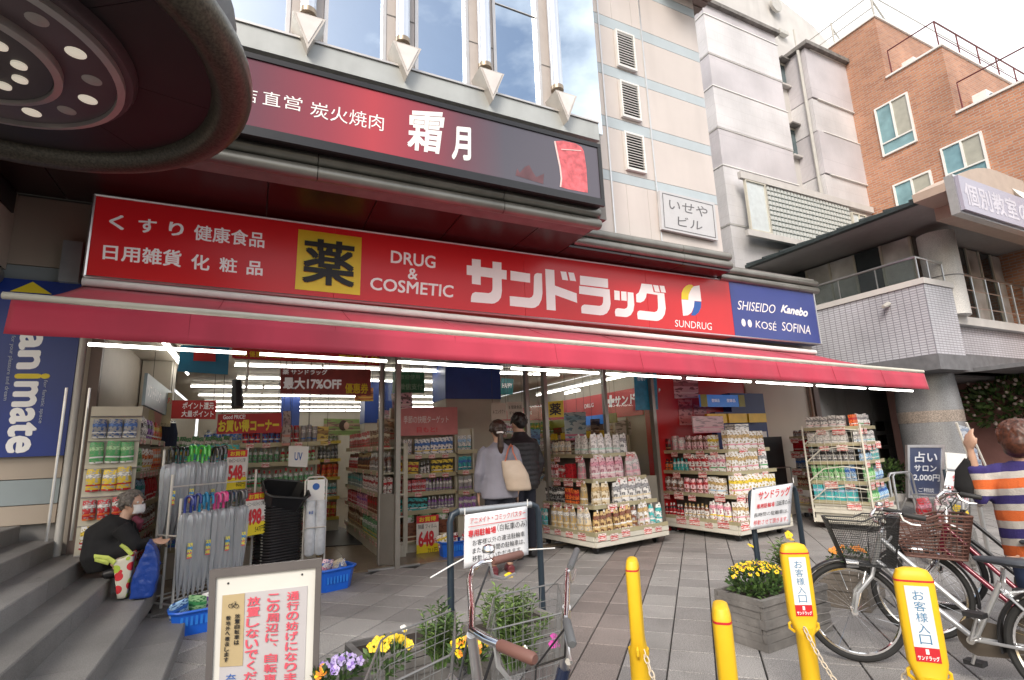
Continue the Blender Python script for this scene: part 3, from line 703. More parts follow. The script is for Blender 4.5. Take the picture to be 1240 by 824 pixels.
MB().box(-3, 3.9, 5.43, 5.6, 4.62, 5.3).build('sign_bracket', CORE, us)
# building nameplate
c7 = crop(600, 200, 3.875, lambda x, y: FY(x, y, 6.2))
np_ = thing('name_plate', 'grey plate with the building name on the cream wall right of the meat sign', 'sign', (6.5, 6.2, 5.2))
panel('plate', tq(c7, 770, 118, 1028, 178, 1045, 355, 782, 300), mat('plate_grey', (.55, .56, .58), .4, var=.03), np_, .06)
GRL = mat('grey_letters', (.12, .12, .13), .5)
strokes(MB(), [[(783, 132), (1018, 190)], [(1018, 190), (1033, 342)], [(1033, 342), (794, 292)], [(794, 292), (783, 132)]], 3, c7, .003).build('border_line', GRL, np_)
lt = LT(); tmb(lt, 'いせや', tq(c7, 815, 158, 995, 200, 993, 248, 812, 206), .01); tmb(lt, 'ビル', tq(c7, 855, 238, 972, 266, 970, 308, 855, 284), .01); lt.build('lettering', GRL, np_)
# small spot brackets on the ledge above the sign
for x in (343, 460, 552, 632, 706):
    t_ = MB(); a = FY(x, 72 + (x-343)*.27 - 2, 5.3); 
# ================================================================== ROUND CANOPY top left
rc = thing('round_canopy', 'huge dark round entrance canopy with ringed ceiling lights overhead at the left', 'canopy', (-1.66, 3.67, 3.8))
cx, cy, R0 = -1.66, 3.67, 1.40; ZC = 3.8
RIM = mat('speckled_rim', (.075, .068, .05), .35, .3, var=.5, scale=60)
MB().tube([(cx+R0*cos(a), cy+R0*sin(a), ZC+.12) for a in [2*pi*i/72 for i in range(72)]], .13, 16, closed=True).build('rim', RIM, rc)
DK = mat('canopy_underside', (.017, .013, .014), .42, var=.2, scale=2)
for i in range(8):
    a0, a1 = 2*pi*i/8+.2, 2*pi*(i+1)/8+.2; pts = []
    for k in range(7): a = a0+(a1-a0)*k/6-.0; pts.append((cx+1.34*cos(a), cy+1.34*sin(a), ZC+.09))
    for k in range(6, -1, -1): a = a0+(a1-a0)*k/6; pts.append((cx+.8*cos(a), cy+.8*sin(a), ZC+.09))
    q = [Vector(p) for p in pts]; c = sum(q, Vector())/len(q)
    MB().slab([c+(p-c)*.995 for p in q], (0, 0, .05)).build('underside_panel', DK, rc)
PUR = mat('purple_grey_ring', (.115, .085, .095), .35, .2, var=.08)
PALE = mat('pale_ring', (.5, .47, .45), .3, .5, var=.05)
MB().lathe([(1.3, ZC+.2), (.86, ZC+.2), (.86, ZC+.06), (.84, ZC+.02), (.80, ZC+.02)], (cx, cy, 0), 64).build('outer_ring', PUR, rc)
MB().lathe([(.80, ZC+.022), (.80, ZC-.02), (.76, ZC-.03), (.75, ZC+.05)], (cx, cy, 0), 64).build('ring_trim', PALE, rc)
MB().lathe([(.755, ZC+.0), (.50, ZC+.02), (.49, ZC+.0)], (cx, cy, 0), 64).build('middle_ring', PUR, rc)
MB().lathe([(.49, ZC+.01), (.49, ZC-.05), (.45, ZC-.06), (.44, ZC+.0)], (cx, cy, 0), 64).build('ring_trim', PALE, rc)
MB().lathe([(.443, ZC+.012), (.443, ZC-.04), (.12, ZC-.04), (.10, ZC-.12), (.02, ZC-.14)], (cx, cy, 0), 48).build('inner_ring', mat('inner_grey', (.06, .048, .052), .4), rc)
LON = mat('lit_downlight', (.85, .78, .64), .4, emit=.4, var=0); LOFF = mat('unlit_downlight', (.42, .38, .36), .4)
for rr, nl, rl, zz, ph in ((.63, 16, .052, ZC-.002, .1), (.30, 12, .038, ZC-.052, 0)):
    for i in range(nl):
        a = 2*pi*i/nl+ph; x, y = cx+rr*cos(a), cy+rr*sin(a)
        MB().lathe([(rl, zz+.02), (rl, zz), (rl*.5, zz-.008), (.0001, zz-.01)], (x, y, 0), 18).build('downlight', LON if (i % 2 or rr < .5) else LOFF, rc)
boxo('canopy_slab', (-4.5, -2.4, 1.5, 6.9, 4.05, 4.28), DK, rc)
MB().lathe([(.0001, ZC+.26), (R0, ZC+.26), (R0, ZC+.6), (.0001, ZC+.6)], (cx, cy, 0), 48).build('canopy_top', DK, rc)
# ================================================================== BLUE BANNER
bn = thing('shop_banner', 'tall blue banner with vertical white lettering on the wall left of the shop', 'sign', (-2.1, 6.95, 2.2))
BY = 6.93; cb_ = crop(0, 400, 3.875, lambda x, y: FY(x, y, BY))
x0, x1 = -2.62, FY(92, 440, BY).x; zt, zb_ = FY(60, 341, BY).z, FY(40, 553, BY).z
NB = mat('banner_blue', (.010, .036, .24), .3, var=.06)
boxo('board', (x0, x1, BY, BY+.05, zb_, zt), NB, bn)
bt = (Vector((x0, BY, zt)), Vector((x1, BY, zt)), Vector((x1, BY, zb_)), Vector((x0, BY, zb_)))
polys(MB(), [[(140, 0), (220, 0), (262, 0), (220, -18+0)]], crop(0, 351, 3.875, lambda x, y: FY(x, y, BY))).build('yellow_corner', M_['yellow'], bn) if False else None
MB().slab([(x0+.28, BY-.004, zt-.14), (x0+.62, BY-.004, zt-.14), (x0+.45, BY-.004, zt-.02)], (0, .003, 0)).build('yellow_roof_mark', M_['yellow'], bn)
def vt(t0, t1, s0, s1):    # text running downward: t along, s across (1 = right edge)
    f = lambda t, s: FY(0+((95+(22-95)*t)*(1-s)+(210+(137-210)*t)*s)/3.875, 400+(15+563*t)/3.875, BY)
    return f(t0, s1), f(t1, s1), f(t1, s0), f(t0, s0)
lt = LT(); tmb(lt, 'an', vt(-.02, .30, 0, .97), .035); tmb(lt, 'mate', vt(.40, 1, 0, 1.2), .035)
lt.build('lettering', W_, bn)
text('i', vt(.335, .38, 0, 1.45), M_['yellow'], bn, .05)
lt = LT(); tmb(lt, 'for your pleasure and dream', vt(.02, .56, -.38, -.16), 0); tmb(lt, 'for fanatic space', vt(.39, .75, 1.18, 1.38), 0)
lt.build('small_lettering', mat('pale_letters', (.45, .5, .6), .5), bn, kind='stuff')
# ================================================================== BUILDINGS TO THE RIGHT
WHT = tiled('white_tile_wall', (.72, .71, .73), (.69, .68, .70), (.60, .59, .60), .045, .30, .006, .45, bump=.3)
LAV = tiled('lavender_ribbed_wall', (.67, .645, .68), (.65, .625, .66), (.53, .51, .54), .04, 2.4, .010, .5, offset=0, bump=.6)
PCON = mat('pale_concrete', (.58, .565, .55), .7, var=.06, scale=2, dirt=.25)
CAP = mat('weathered_cap', (.2, .19, .18), .8, var=.3)
wb = thing('white_apartment_building', 'white and lavender apartment building with stepped bays behind the cream building', 'building', (12, 9, 0))
WY = 9.0; fw_ = lambda x, y: FY(x, y, WY)
# ribbed bands of the first bay (front face at Y=9) : z levels from the picture
def zat(X, Y, py):
    d = Vector((X, Y, 0)); lo, hi = -2, 40
    for _ in range(40):
        mz = (lo+hi)/2; v = Vector((X, Y, mz))-CP; y = 412-FPX*v.dot(UP)/v.dot(FW)
        if y > py: lo = mz
        else: hi = mz
    return lo
xL = fw_(858, 65).x
lev = [zat(xL, WY, p) for p in (400, 272, 201, 155, 105, 65, 18)]
xr1 = fw_(938, 45).x
mats_ = [WHT, WHT, LAV, WHT, LAV, WHT, LAV]
for i in range(6):
    z0, z1 = lev[i], lev[i+1]; dd = .03 if i % 2 else 0
    boxo('facade_band', (xL-dd, xr1, WY-dd, 16, max(z0, .0)+.03, z1), mats_[i], wb)
    boxo('band_ledge', (xL-dd-.02, xr1+.02, WY-dd-.02, 16, z1+.001, z1+.029), M_['white'], wb)
zt1 = zat(xr1, WY, 43)
boxo('facade_band', (xL, xr1, WY, 16, lev[6]+.03, zt1), LAV, wb)
boxo('cap_ledge', (xL-.1, xr1+.12, WY-.12, 16, zt1+.002, zt1+.12), CAP, wb)
boxo('wall', (xL, xr1, WY+.01, 16, 0, .03), PCON, wb)
# recess with windows
xr2 = fw_(962, 55).x
boxo('wall', (xr1+.001, xr2+6, WY+.45, 16, 0, zt1+.35), PCON, wb)
def wwin(par, x0, x1, z0, z1, Y, split=.55, curtain=False, m=None, xf=False):
    fr = MB(); D = .05
    w1 = .035
    bars = [(x0, x0+w1, z0, z1), (x1-w1, x1, z0, z1), (x0+w1, x1-w1, z0, z0+w1), (x0+w1, x1-w1, z1-w1, z1)]
    sx = x0+(x1-x0)*split; bars.append((sx-w1/2, sx+w1/2, z0+w1, z1-w1))
    for a, b, c, d in bars: fr.box(a, b, Y-D, Y+.02, c, d)
    o = fr.build('window', M_['cream'], par)
    boxo('pane', (x0+w1, sx-w1/2, Y-.012, Y-.004, z0+w1, z1-w1), m or GLS2, o); boxo('pane', (sx+w1/2, x1-w1, Y-.012, Y-.004, z0+w1, z1-w1), m or GLS2, o)
    return o
GLS2 = mat('window_glass', (.16, .22, .24), .05, .6, var=.15, scale=1.5)
CURT = mat('blue_green_curtain_window', (.22, .38, .42), .12, .2, var=.2, scale=3)
for px0, py0, px1, py1 in ((940, 76, 962, 110), (953, 155, 976, 194)):
    a, b = FY(px0, py0, WY+.45), FY(px1, py1, WY+.45)
    wwin(wb, a.x, b.x, b.z, a.z, WY+.45); boxo('window_hood', (a.x-.05, b.x+.12, WY+.2, WY+.45, a.z+.02, a.z+.07), CAP, wb)
    boxo('window_sill', (a.x-.05, b.x+.12, WY+.3, WY+.45, b.z-.08, b.z-.02), PCON, wb)
# second bay
xr3 = fw_(1040, 90).x
l2 = [zat(xr2, WY-.3, p) for p in (262, 210, 158, 118, 58)]
for i in range(4):
    boxo('facade_band', (xr2, xr3-.0, WY-.3+(0 if i % 2 else .04), 16, l2[i]+.03, l2[i+1]), [WHT, LAV, WHT, LAV][i], wb)
    boxo('band_ledge', (xr2+.25, xr3+.02, WY-.32, 16, l2[i+1]+.001, l2[i+1]+.028), M_['white'], wb)
boxo('cap_ledge', (xr2-.12, xr3+.14, WY-.45, 16, l2[4]+.03, l2[4]+.16), CAP, wb)
boxo('wall', (xr2+.01, xr3-.01, WY-.25, 16, 0, l2[0]+.03), WHT, wb)
MB().tube([(xr2-.08, WY-.12, 3), (xr2-.08, WY-.12, l2[4])], .05, 8).build('downpipe', M_['steel'], wb)
# balconies poking out on the right
for py, h in ((100, .9), (147, .9), (190, 1.0)):
    z = zat(xr3, WY, py); boxo('balcony', (xr3+.001, xr3+.75, WY+.0, WY+3, z, z+h), LAV, wb); boxo('balcony_slab', (xr3+.001, xr3+.95, WY-.1, WY+3, z-.16, z-.001), PCON, wb)
# curved roof parapet behind
P = []; zb0 = zt1+.1
pts = [(905, -60), (930, -12), (960, 12), (985, 32), (1008, 58), (1028, 84)]
Yp = WY+1.6
top = [FY(x, y, Yp) for x, y in pts]
MB().slab([top[0]+Vector((-3, 0, 0))]+top+[Vector((top[-1].x, Yp, 6)), Vector((top[0].x-3, Yp, 6))], (0, 3, 0)).build('curved_parapet', PCON, wb)
a = FY(938, 8, Yp-.1); MB().lathe([(.0001, 0), (.28, 0), (.28, .1), (.0001, .1)], n=18, M=Matrix.Translation(a) @ Matrix.Rotation(pi/2, 4, 'X')).build('roof_vent', M_['steel'], wb)
boxo('vent_box', (a.x+.0, a.x+.45, Yp-.18, Yp-.01, a.z-1.15, a.z-1.0), M_['steel'], wb)
# lattice screen floor
q = [fw_(x, y) for x, y in ((905, 216), (1048, 256), (1048, 300), (905, 282))]
yl = WY-.34
sc_ = thing('lattice_screen', 'pale green lattice screen wall below the white apartment building bays', 'screen', (14, yl, 5))
zA, zB = zat(q[0].x, yl, 216), zat(q[0].x, yl, 283)
LG = mat('lattice_green', (.56, .59, .58), .5, var=.06)
xa, xb = FY(930, 240, yl).x, FY(1028, 250, yl).x
boxo('backing', (xa, xb, yl+.03, yl+.05, zB, zA-.15), mat('lattice_gap', (.26, .30, .29), .6), sc_)
nx, nz_ = 26, 10; cw, ch = (xb-xa)/nx, (zA-.15-zB)/nz_
bm_ = MB().box(0, cw*.72, 0, .028, 0, ch*.68).mesh('lattice_block', LG)
for i in range(nx):
    for j in range(nz_):
        o = link('lattice_block', bm_, sc_); o.location = (xa+i*cw+cw*.14, yl, zB+j*ch+ch*.16)
boxo('frame_beam', (xa-1.0, xb+1.2, yl-.04, yl+.06, zA-.148, zA+.04), WHITE and PCON, sc_)
boxo('frame_beam', (xa-1.0, xb+1.2, yl-.04, yl+.06, zB-.16, zB-.002), PCON, sc_)
wwin(wb, xa-.85, xa-.05, zB, zA-.15, yl+.02, .95, m=mat('frosted_pane', (.6, .66, .68), .3, var=.1))
wwin(wb, xb+.05, xb+.75, zB+.1, zA-.3, yl+.02, .5, m=mat('frosted_pane', (.6, .66, .68), .3))
# ---- brick building
BR = tiled('orange_brick', (.56, .265, .15), (.42, .18, .105), (.45, .34, .28), .24, .075, .012, .8)
bb = thing('brick_building', 'orange brick apartment building stepping down in terraces at the far right', 'building', (17, 6, 0))
XB = 17.0
steps_ = [(7.62, 20, 14.38), (6.16, 7.62, 12.16), (4.3, 6.16, 10.0), (2.9, 4.3, 8.6)]
prev = None
for i, (ya, yb2, z) in enumerate(steps_):
    boxo('brick_wall', (XB, 32, ya, yb2-(.0 if i == 0 else .002), 0, z), BR, bb)
    boxo('parapet_cap', (XB-.05, 32, ya-.05, yb2 if i == 0 else yb2+.0, z+.002, z+.06), M_['white'], bb)
for (px, py) in (((1060, 132), (1109, 163)), ((1139, 180), (1198, 205)), ((1075, 208), (1120, 240))):
    pass
def xwin(y0, y1, z0, z1, panes=2):
    fr = MB(); X = XB; w1 = .05
    for a, b, c, d in ((y0, y0+w1, z0, z1), (y1-w1, y1, z0, z1), (y0+w1, y1-w1, z0, z0+w1), (y0+w1, y1-w1, z1-w1, z1), (y0+w1, y1-w1, z0+.38, z0+.42), ((y0+y1)/2-w1/2, (y0+y1)/2+w1/2, z0+.42, z1-w1)): fr.box(X-.06, X+.02, a, b, c, d)
    o = fr.build('window', M_['white'], bb)
    ym = (y0+y1)/2
    boxo('pane', (X-.02, X-.01, ym+w1/2, y1-w1, z0+.42, z1-w1), CURT, o); boxo('pane', (X-.02, X-.01, y0+w1, ym-w1/2, z0+.42, z1-w1), mat('screened_pane', (.42, .42, .36), .35, .1, var=.08), o)
    boxo('pane', (X-.02, X-.01, y0+w1, y1-w1, z0+w1, z0+.38), CURT, o)
xwin(7.16, 8.10, 9.75, 11.38); xwin(5.73, 6.68, 8.0, 9.22); xwin(7.0, 8.0, 7.55, 8.75)
xwin(2.9, 3.9, 4.5, 5.6)
RL = mat('dark_red_rail', (.14, .03, .03), .5); 
for (ya, yb2, z, m) in ((6.16, 7.62, 12.22, RL), (4.3, 6.16, 10.06, RL)):
    r_ = thing('roof_railing', 'thin dark red railing round the %s brick terrace' % ('upper' if z > 11 else 'lower'), 'railing', (XB, ya, z))
    P = [(XB+.15, yb2-.1, z), (XB+.15, yb2-.1, z+.9), (XB+.15, ya+.1, z+.9), (24, ya+.1, z+.9)]
    MB().tube(P, .025, 6).build('hand_rail', m, r_)
    for k in range(6): MB().tube([(XB+.15+k*1.2, ya+.1, z), (XB+.15+k*1.2, ya+.1, z+.9)], .02, 6).build('rail_post', m, r_)
    MB().tube([(XB+.15, ya+.1, z+.45), (24, ya+.1, z+.45)], .014, 6).build('middle_rail', m, r_)
    ac = thing('air_conditioner', 'white outdoor air conditioner unit on the %s brick terrace' % ('upper' if z > 11 else 'lower'), 'air conditioner', (XB+1.2, yb2-.4, z))
    boxo('case', (XB+.8, XB+1.6, yb2-.45, yb2-.12, z+.05, z+.65), M_['white'], ac)
    MB().lathe([(.02, 0), (.24, 0), (.24, .02), (.22, .02)], n=20, M=Matrix.Translation((XB+1.1, yb2-.455, z+.35)) @ Matrix.Rotation(pi/2, 4, 'X')).build('fan_grille', M_['dark'], ac)
    boxo('balcony_door', (XB+2.2, XB+3.4, yb2-.03, yb2-.004, z, z+1.3), GLS2, bb)
# roof frames
rf = thing('roof_frame', 'thin steel railing and mast frame on the brick building roof', 'railing', (XB, 12, 14.4))
F_ = MB()
RFY = [7.7, 9.0, 10.3, 12, 14]
for k, y in enumerate(RFY):
    MB().tube([(XB+.2, y, 14.4), (XB+.2, y, 16.2 if k in (2, 3) else 15.4)], .035, 6).build('post', M_['steel'], rf)
    MB().tube([(XB+.2, y, 15.6 if k in (2, 3) else 15.2), (XB+1.0, y, 14.45)], .03, 6).build('brace', M_['steel'], rf)
for z in (14.9, 15.35): MB().tube([(XB+.2, 7.7, z), (XB+.2, 14, z)], .022, 6).build('rail', M_['steel'], rf)
MB().tube([(XB+.2, 7.7, 15.35), (26, 7.7, 15.35)], .022, 6).build('rail', M_['steel'], rf)
# ---- restaurant building with tiled balcony
rs = thing('cafe_building', 'grey two-storey building with white tiled balcony, round columns and dark metal roof', 'building', (13, 6, 0))
TW = tiled('white_small_tiles', (.60, .61, .67), (.55, .56, .62), (.27, .27, .31), .13, .05, .008, .35, offset=0)
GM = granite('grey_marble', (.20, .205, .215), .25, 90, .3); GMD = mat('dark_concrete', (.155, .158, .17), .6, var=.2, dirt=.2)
X1 = 11.7; yc, zc = 5.32, 4.36
boxo('balcony_wall', (X1, X1+.2, yc+.0, 9.4, 2.90, 4.30), TW, rs); boxo('parapet_cap', (X1-.03, X1+.24, yc-.03, 9.4, 4.302, 4.42), PCON, rs)
p2_ = FY(1152, 348, yc); x2_ = X1+1.05
boxo('balcony_wall', (X1+.201, x2_, yc, yc+.2, 2.90, 4.30), TW, rs); boxo('parapet_cap', (X1+.241, x2_+.03, yc-.03, yc+.24, 4.302, 4.42), PCON, rs)
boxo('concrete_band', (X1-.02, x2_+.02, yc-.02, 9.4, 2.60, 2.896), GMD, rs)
# recessed front continuing right
boxo('balcony_wall', (x2_+.001, 24, yc+.25, yc+.45, 3.0, 3.60), TW, rs); boxo('balcony_slab', (x2_-.1, 24, yc+.1, 9.4, 3.602, 3.78), PCON, rs)
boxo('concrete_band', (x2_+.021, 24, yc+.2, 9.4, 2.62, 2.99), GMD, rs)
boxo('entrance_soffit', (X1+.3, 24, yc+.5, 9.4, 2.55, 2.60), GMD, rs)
# columns
for (a, b, z0, z1) in ((12.75, 6.15, 0, 2.62), ):
    MB().lathe([(.56, 0), (.56, 1.9), (.52, 2.62)], (a, b, 0), 32).build('column', GM, rs)
    MB().lathe([(.564, 1.62), (.564, 1.85)], (a, b, 0), 32).build('column_band', granite('column_band_granite', (.26, .22, .19), .4, 60), rs)
MB().lathe([(.33, 3.78), (.33, 5.6)], (13.05, 5.55, 0), 28).build('column', granite('upper_column_stone', (.66, .65, .63), .5, 80, .2), rs)
MB().lathe([(.332, 4.6), (.336, 4.6), (.336, 4.62), (.332, 4.62)], (13.05, 5.55, 0), 28).build('column_joint', GMD, rs)
# roof slab with thin dark edge
RFM = mat('dark_metal_roof', (.05, .065, .068), .45, .3, var=.2); RSO = mat('roof_soffit', (.34, .34, .34), .6, var=.05)
e0, e1 = FX(897, 325, 11.3), FX(1102, 243, 11.3)
ze = (e0.z+e1.z)/2
MB().slab([(11.3, e1.y-.1, ze-.07), (11.3, e0.y+.2, ze-.07), (11.3, e0.y+.2, ze), (11.3, e1.y-.1, ze)], (.14, 0, 0)).build('roof_edge', RFM, rs)
MB().slab([(11.441, e1.y-.1, ze-.05), (11.441, e0.y+.2, ze-.05), (11.441, e0.y+.2, ze+.04), (11.441, e1.y-.1, ze+.04)], (12, 0, .0)).build('roof_soffit', RSO, rs)
MB().add([(11.3, e1.y-.1, ze+.001), (11.3, e0.y+.2, ze+.001), (13.5, e0.y+.2, ze+.75), (13.5, e1.y-.1, ze+.75)], [(0, 1, 2, 3)]).build('roof_sheet', RFM, rs)
for k in range(9):
    y = e1.y+k*.48; MB().slab([(11.3, y, ze+.004), (11.3, y+.03, ze+.004), (13.5, y+.03, ze+.754), (13.5, y, ze+.754)], (0, 0, .04)).build('roof_seam', RFM, rs)
PCH = mat('peach_curved_gable', (.50, .40, .33), .55, var=.06)
yg = e1.y-.1
arc = [(11.15+.02, ze-.1)]+[(11.15+3.4*t, ze+.05+.72*math.sin(pi*.5*min(1, t*1.5))) for t in [i/12 for i in range(13)]]+[(14.55, ze-.1)]
MB().slab([(x, yg-.55, z) for x, z in arc], (0, .54, 0)).build('gable', PCH, rs)
boxo('gable_beam', (11.9, 18, yg-.3, yg, ze-.35, ze-.101), PCH, rs)
# sign box of the upper floor
cs = thing('school_sign', 'white lightbox sign with grey lettering under the curved gable at the right edge', 'sign', (13, 4.4, 6))
yS = yg-.75
qs = [FY(x, y, yS) for x, y in ((1160, 213), (1262, 248), (1262, 285), (1168, 250))]
zS1, zS0 = (qs[0].z+qs[1].z)/2, (qs[2].z+qs[3].z)/2
xS0, xS1 = qs[0].x, qs[1].x+2
boxo('sign_face', (xS0, xS1, yS, yS+.06, zS0, zS1), mat('pale_lilac_face', (.40, .39, .49), .3, var=.02), cs)
boxo('sign_box', (xS0-.04, xS1+.04, yS+.061, yS+.2, zS0-.04, zS1+.04), M_['alu'], cs)
Q = lambda a, b: [Vector((xS0+a, yS, zS1-.1)), Vector((xS0+b, yS, zS1-.1)), Vector((xS0+b, yS, zS0+.1)), Vector((xS0+a, yS, zS0+.1))]
text('個別教室の', Q(.1, .1+(zS1-zS0-.2)*5.3), mat('pale_letter', (.62, .6, .68), .5), cs, .03)
MB().lathe([(.0001, 0), (.24, .02), (.3, .1)], n=18, M=Matrix.Translation((14.2, yS+.3, zS1+.35)) @ Matrix.Rotation(radians(70), 4, 'X')).build('dish', M_['white'], cs)
# upper floor glazing behind the balcony
CG = mat('cafe_curtain_glass', (.72, .72, .67), .12, .1, var=.5, scale=1.2)
yy = 6.0
for k in range(7):
    y0, y1 = yy+k*.62, yy+(k+1)*.62
    o = boxo('window', (13.0, 13.06, y0, y0+.05, 3.8, ze-.1), M_['cream'], rs); boxo('pane', (13.02, 13.04, y0+.051, y1-.001, 3.8, ze-.1), CG if k % 3 != 1 else mat('dark_reflecting_pane', (.10, .12, .13), .04, .7), o)
MB().box(13.065, 20, 6.0, 6.02, 3.8, ze-.1).build('wall', mat('dark_glaze', (.12, .11, .1), .15, var=.4, scale=1), rs)
for k in range(8):
    o = boxo('window', (13.45+k*.6, 13.5+k*.6, 5.94, 5.998, 3.8, ze-.1), M_['cream'], rs); boxo('pane', (13.51+k*.6, 14.04+k*.6, 5.97, 5.985, 3.8, ze-.1), CG if k % 2 else mat('dark_reflecting_pane', (.10, .12, .13), .04, .7), o)
# balcony railing
br_ = thing('balcony_railing', 'steel and glass railing running along the tiled balcony at the right', 'railing', (X1, 6, 4.4))
zr = 5.0
ring = [(X1+.1, 9.2, zr-.1), (X1+.1, yc+.1, zr-.1), (x2_, yc+.1, zr-.12), (x2_+.35, yc+.3, zr-.15), (24, yc+.3, zr-.15)]
MB().tube(ring, .028, 8).build('hand_rail', M_['alu'], br_)
for y in (5.42, 6.2, 7.0, 7.8, 8.6): MB().tube([(X1+.1, y, 4.42), (X1+.1, y, zr-.1)], .016, 6).build('rail_post', M_['alu'], br_)
for x in (12.2, x2_): MB().tube([(x, yc+.1, 4.42), (x, yc+.1, zr-.12)], .016, 6).build('rail_post', M_['alu'], br_)
for k in range(10):
    x = x2_+.4+k*.62; MB().tube([(x, yc+.3, 3.78), (x, yc+.3, zr-.15)], .02, 6).build('rail_post', M_['alu'], br_)
for z in (4.1, 4.5): MB().tube([(x2_+.35, yc+.3, z), (24, yc+.3, z)], .014, 6).build('middle_rail', M_['alu'], br_)
boxo('glass_panel', (X1+.09, X1+.105, 5.45, 9.0, 4.43, zr-.13), glassy('rail_glass', (.8, .86, .86), .1), br_)
cm = thing('security_camera', 'small grey security lamp on the tiled balcony wall', 'lamp', (X1, 6.1, 4.0))
MB().tube([(X1-.005, 6.0, 4.06), (X1-.1, 6.0, 4.02), (X1-.22, 6.0, 3.98)], [.05, .05, .035], 8).build('lamp_body', M_['steel'], cm)
# arched hood over a door in the tiled wall
ah = FY(1052, 432, 7.9)
MB().slab([(X1-.35-.0, ah.y, 0)]*0+[(ah.x+.72*cos(a), 7.6, 2.75+.55*sin(a)) for a in [pi*i/14 for i in range(15)]], (0, .35, 0)).build('arched_hood', mat('hood_metal', (.35, .34, .33), .35, .6), rs)
MB().slab([(ah.x+.6*cos(a), 7.585, 2.77+.44*sin(a)) for a in [pi*i/14 for i in range(15)]], (0, .012, 0)).build('hood_panel', PCON, rs)
# ground floor wall: grey marble with dark square windows
YW = 8.0
for x, x2 in ((10.45, 11.0), (11.0, 12.0), (12.0, 13.0), (13.0, 14.0), (14.0, 15.0), (15.0, 16.0)):
    for z, z2 in ((0, .72), (.72, 1.06), (1.06, 1.40), (1.40, 1.75), (1.75, 2.6)):
        if x < 11 and z > .5:
            continue
        boxo('marble_panel', (x+.004, x2-.004, YW, YW+.1, z+.004, z2-.004), GM, rs)
boxo('wall', (10.4, 20, YW+.101, YW+.3, 0, 2.98), TW, rs)
SWD = mat('square_window_glass', (.03, .028, .026), .06, .3, var=.3)
for r in range(3):
    z = [.98, 1.32, 1.66][r]-.19+.02
    for k in range(7):
        x = 11.95+k*.52
        if k in (2, 5): continue
        o = boxo('window', (x, x+.36, YW-.012, YW-.001, z, z+.24), SWD, rs)
shd = thing('shutter', 'dark green louvred shutter door beside the beige wall end', 'shutter', (10.7, YW, 0))
DG = mat('dark_green_shutter', (.012, .03, .027), .5)
boxo('shutter_frame', (10.46, 11.0, YW-.03, YW+.05, .72, 2.62), DG, shd)
for k in range(20): boxo('shutter_slat', (10.5, 10.96, YW-.05, YW-.032, .8+k*.09, .87+k*.09), DG, shd)
# pink entrance at the right of the column
PK = mat('pink_door_surround', (.38, .22, .20), .5, var=.06)
en = thing('pink_entrance', 'dusty pink door surround in the shade right of the grey column', 'doorway', (15.2, 7.4, 0))
boxo('surround', (14.0, 15.2, 7.3, 7.6, 0, 2.5), PK, en); boxo('door_leaf', (14.3, 14.9, 7.26, 7.298, .05, 2.2), mat('pink_door', (.30, .16, .15), .45), en); boxo('door_frame', (15.21, 15.4, 7.1, 7.6, 0, 2.55), mat('pink_light', (.5, .33, .3), .5), en)
boxo('wall', (15.4, 22, 7.3, 7.5, 0, 2.55), PK, rs)
boxo('wall', (15.6, 15.8, 3.0, 7.29, 0, 2.61), PK, rs); boxo('entrance_soffit', (13.4, 24, 3.0, yc+.499, 2.62, 2.70), GMD, rs)
for k in range(3): boxo('pink_panel', (15.56, 15.598, 3.2+k*1.3, 4.35+k*1.3, .2, 2.3), mat('pink_door', (.30, .16, .15), .45), rs)
# ================================================================== foliage helper
def leafmat(name, c, var=.35):
    return mat(name, c, .55, var=var, scale=9)
def foliage(name, parent, c, rx, ry, rz_, n, size, m, seed=0, up=.5, kind='stuff', shell=.5):
    rd = random.Random(seed); mb = MB(); c = Vector(c); mm = m if isinstance(m, (list, tuple)) else [m]
    for i in range(n):
        while True:
            p = Vector((rd.uniform(-1, 1), rd.uniform(-1, 1), rd.uniform(-1, 1)))
            if p.length <= 1 and (p.length > shell or rd.random() < .3): break
        q = c+Vector((p.x*rx, p.y*ry, p.z*rz_)); d = (p+Vector((rd.uniform(-.7, .7), rd.uniform(-.7, .7), up+rd.uniform(-.3, .6)))).normalized()
        s = d.orthogonal().normalized()*size*rd.uniform(.18, .3); L_ = size*rd.uniform(.7, 1.3); mb.mi = rd.randrange(len(mm))
        s = Matrix.Rotation(rd.uniform(0, 6.28), 3, d) @ s; mid = q+d*L_*.5; dr = Vector((0, 0, -L_*.15))
        mb.add([q, mid+s, q+d*L_+dr, mid-s], [(0, 1, 2, 3)])
    return mb.build(name, mm, parent, kind=kind)
LF = [leafmat('leaf_green', (.07, .13, .03)), leafmat('leaf_light', (.13, .20, .05)), leafmat('leaf_dark', (.035, .075, .02))]
hg = thing('hanging_greenery', 'dark leafy greenery with pale flowers hanging by the pink entrance', 'plant', (16, 6.9, 2))
pc = FX(1222, 488, 15.2)
foliage('leaves', hg, pc, .3, .9, .6, 700, .16, LF[::2], 5)
fb = MB(); rd = random.Random(3)
for i in range(40): fb.ball(pc+Vector((rd.uniform(-.35, -.25), rd.uniform(-.8, .8), rd.uniform(-.5, .5))), .035, n=6, k=4)
fb.build('blossoms', mat('pale_blossom', (.5, .42, .4), .6), hg, kind='stuff')
sp = thing('spotlight', 'small warm spotlight in the dark soffit by the greenery', 'lamp', FY(1222, 466, 6.7))
MB().lathe([(.05, 0), (.05, .04)], FY(1222, 466, 6.7), 12).build('bulb', mat('warm_bulb', (1, .7, .35), .4, emit=6, var=0), sp)
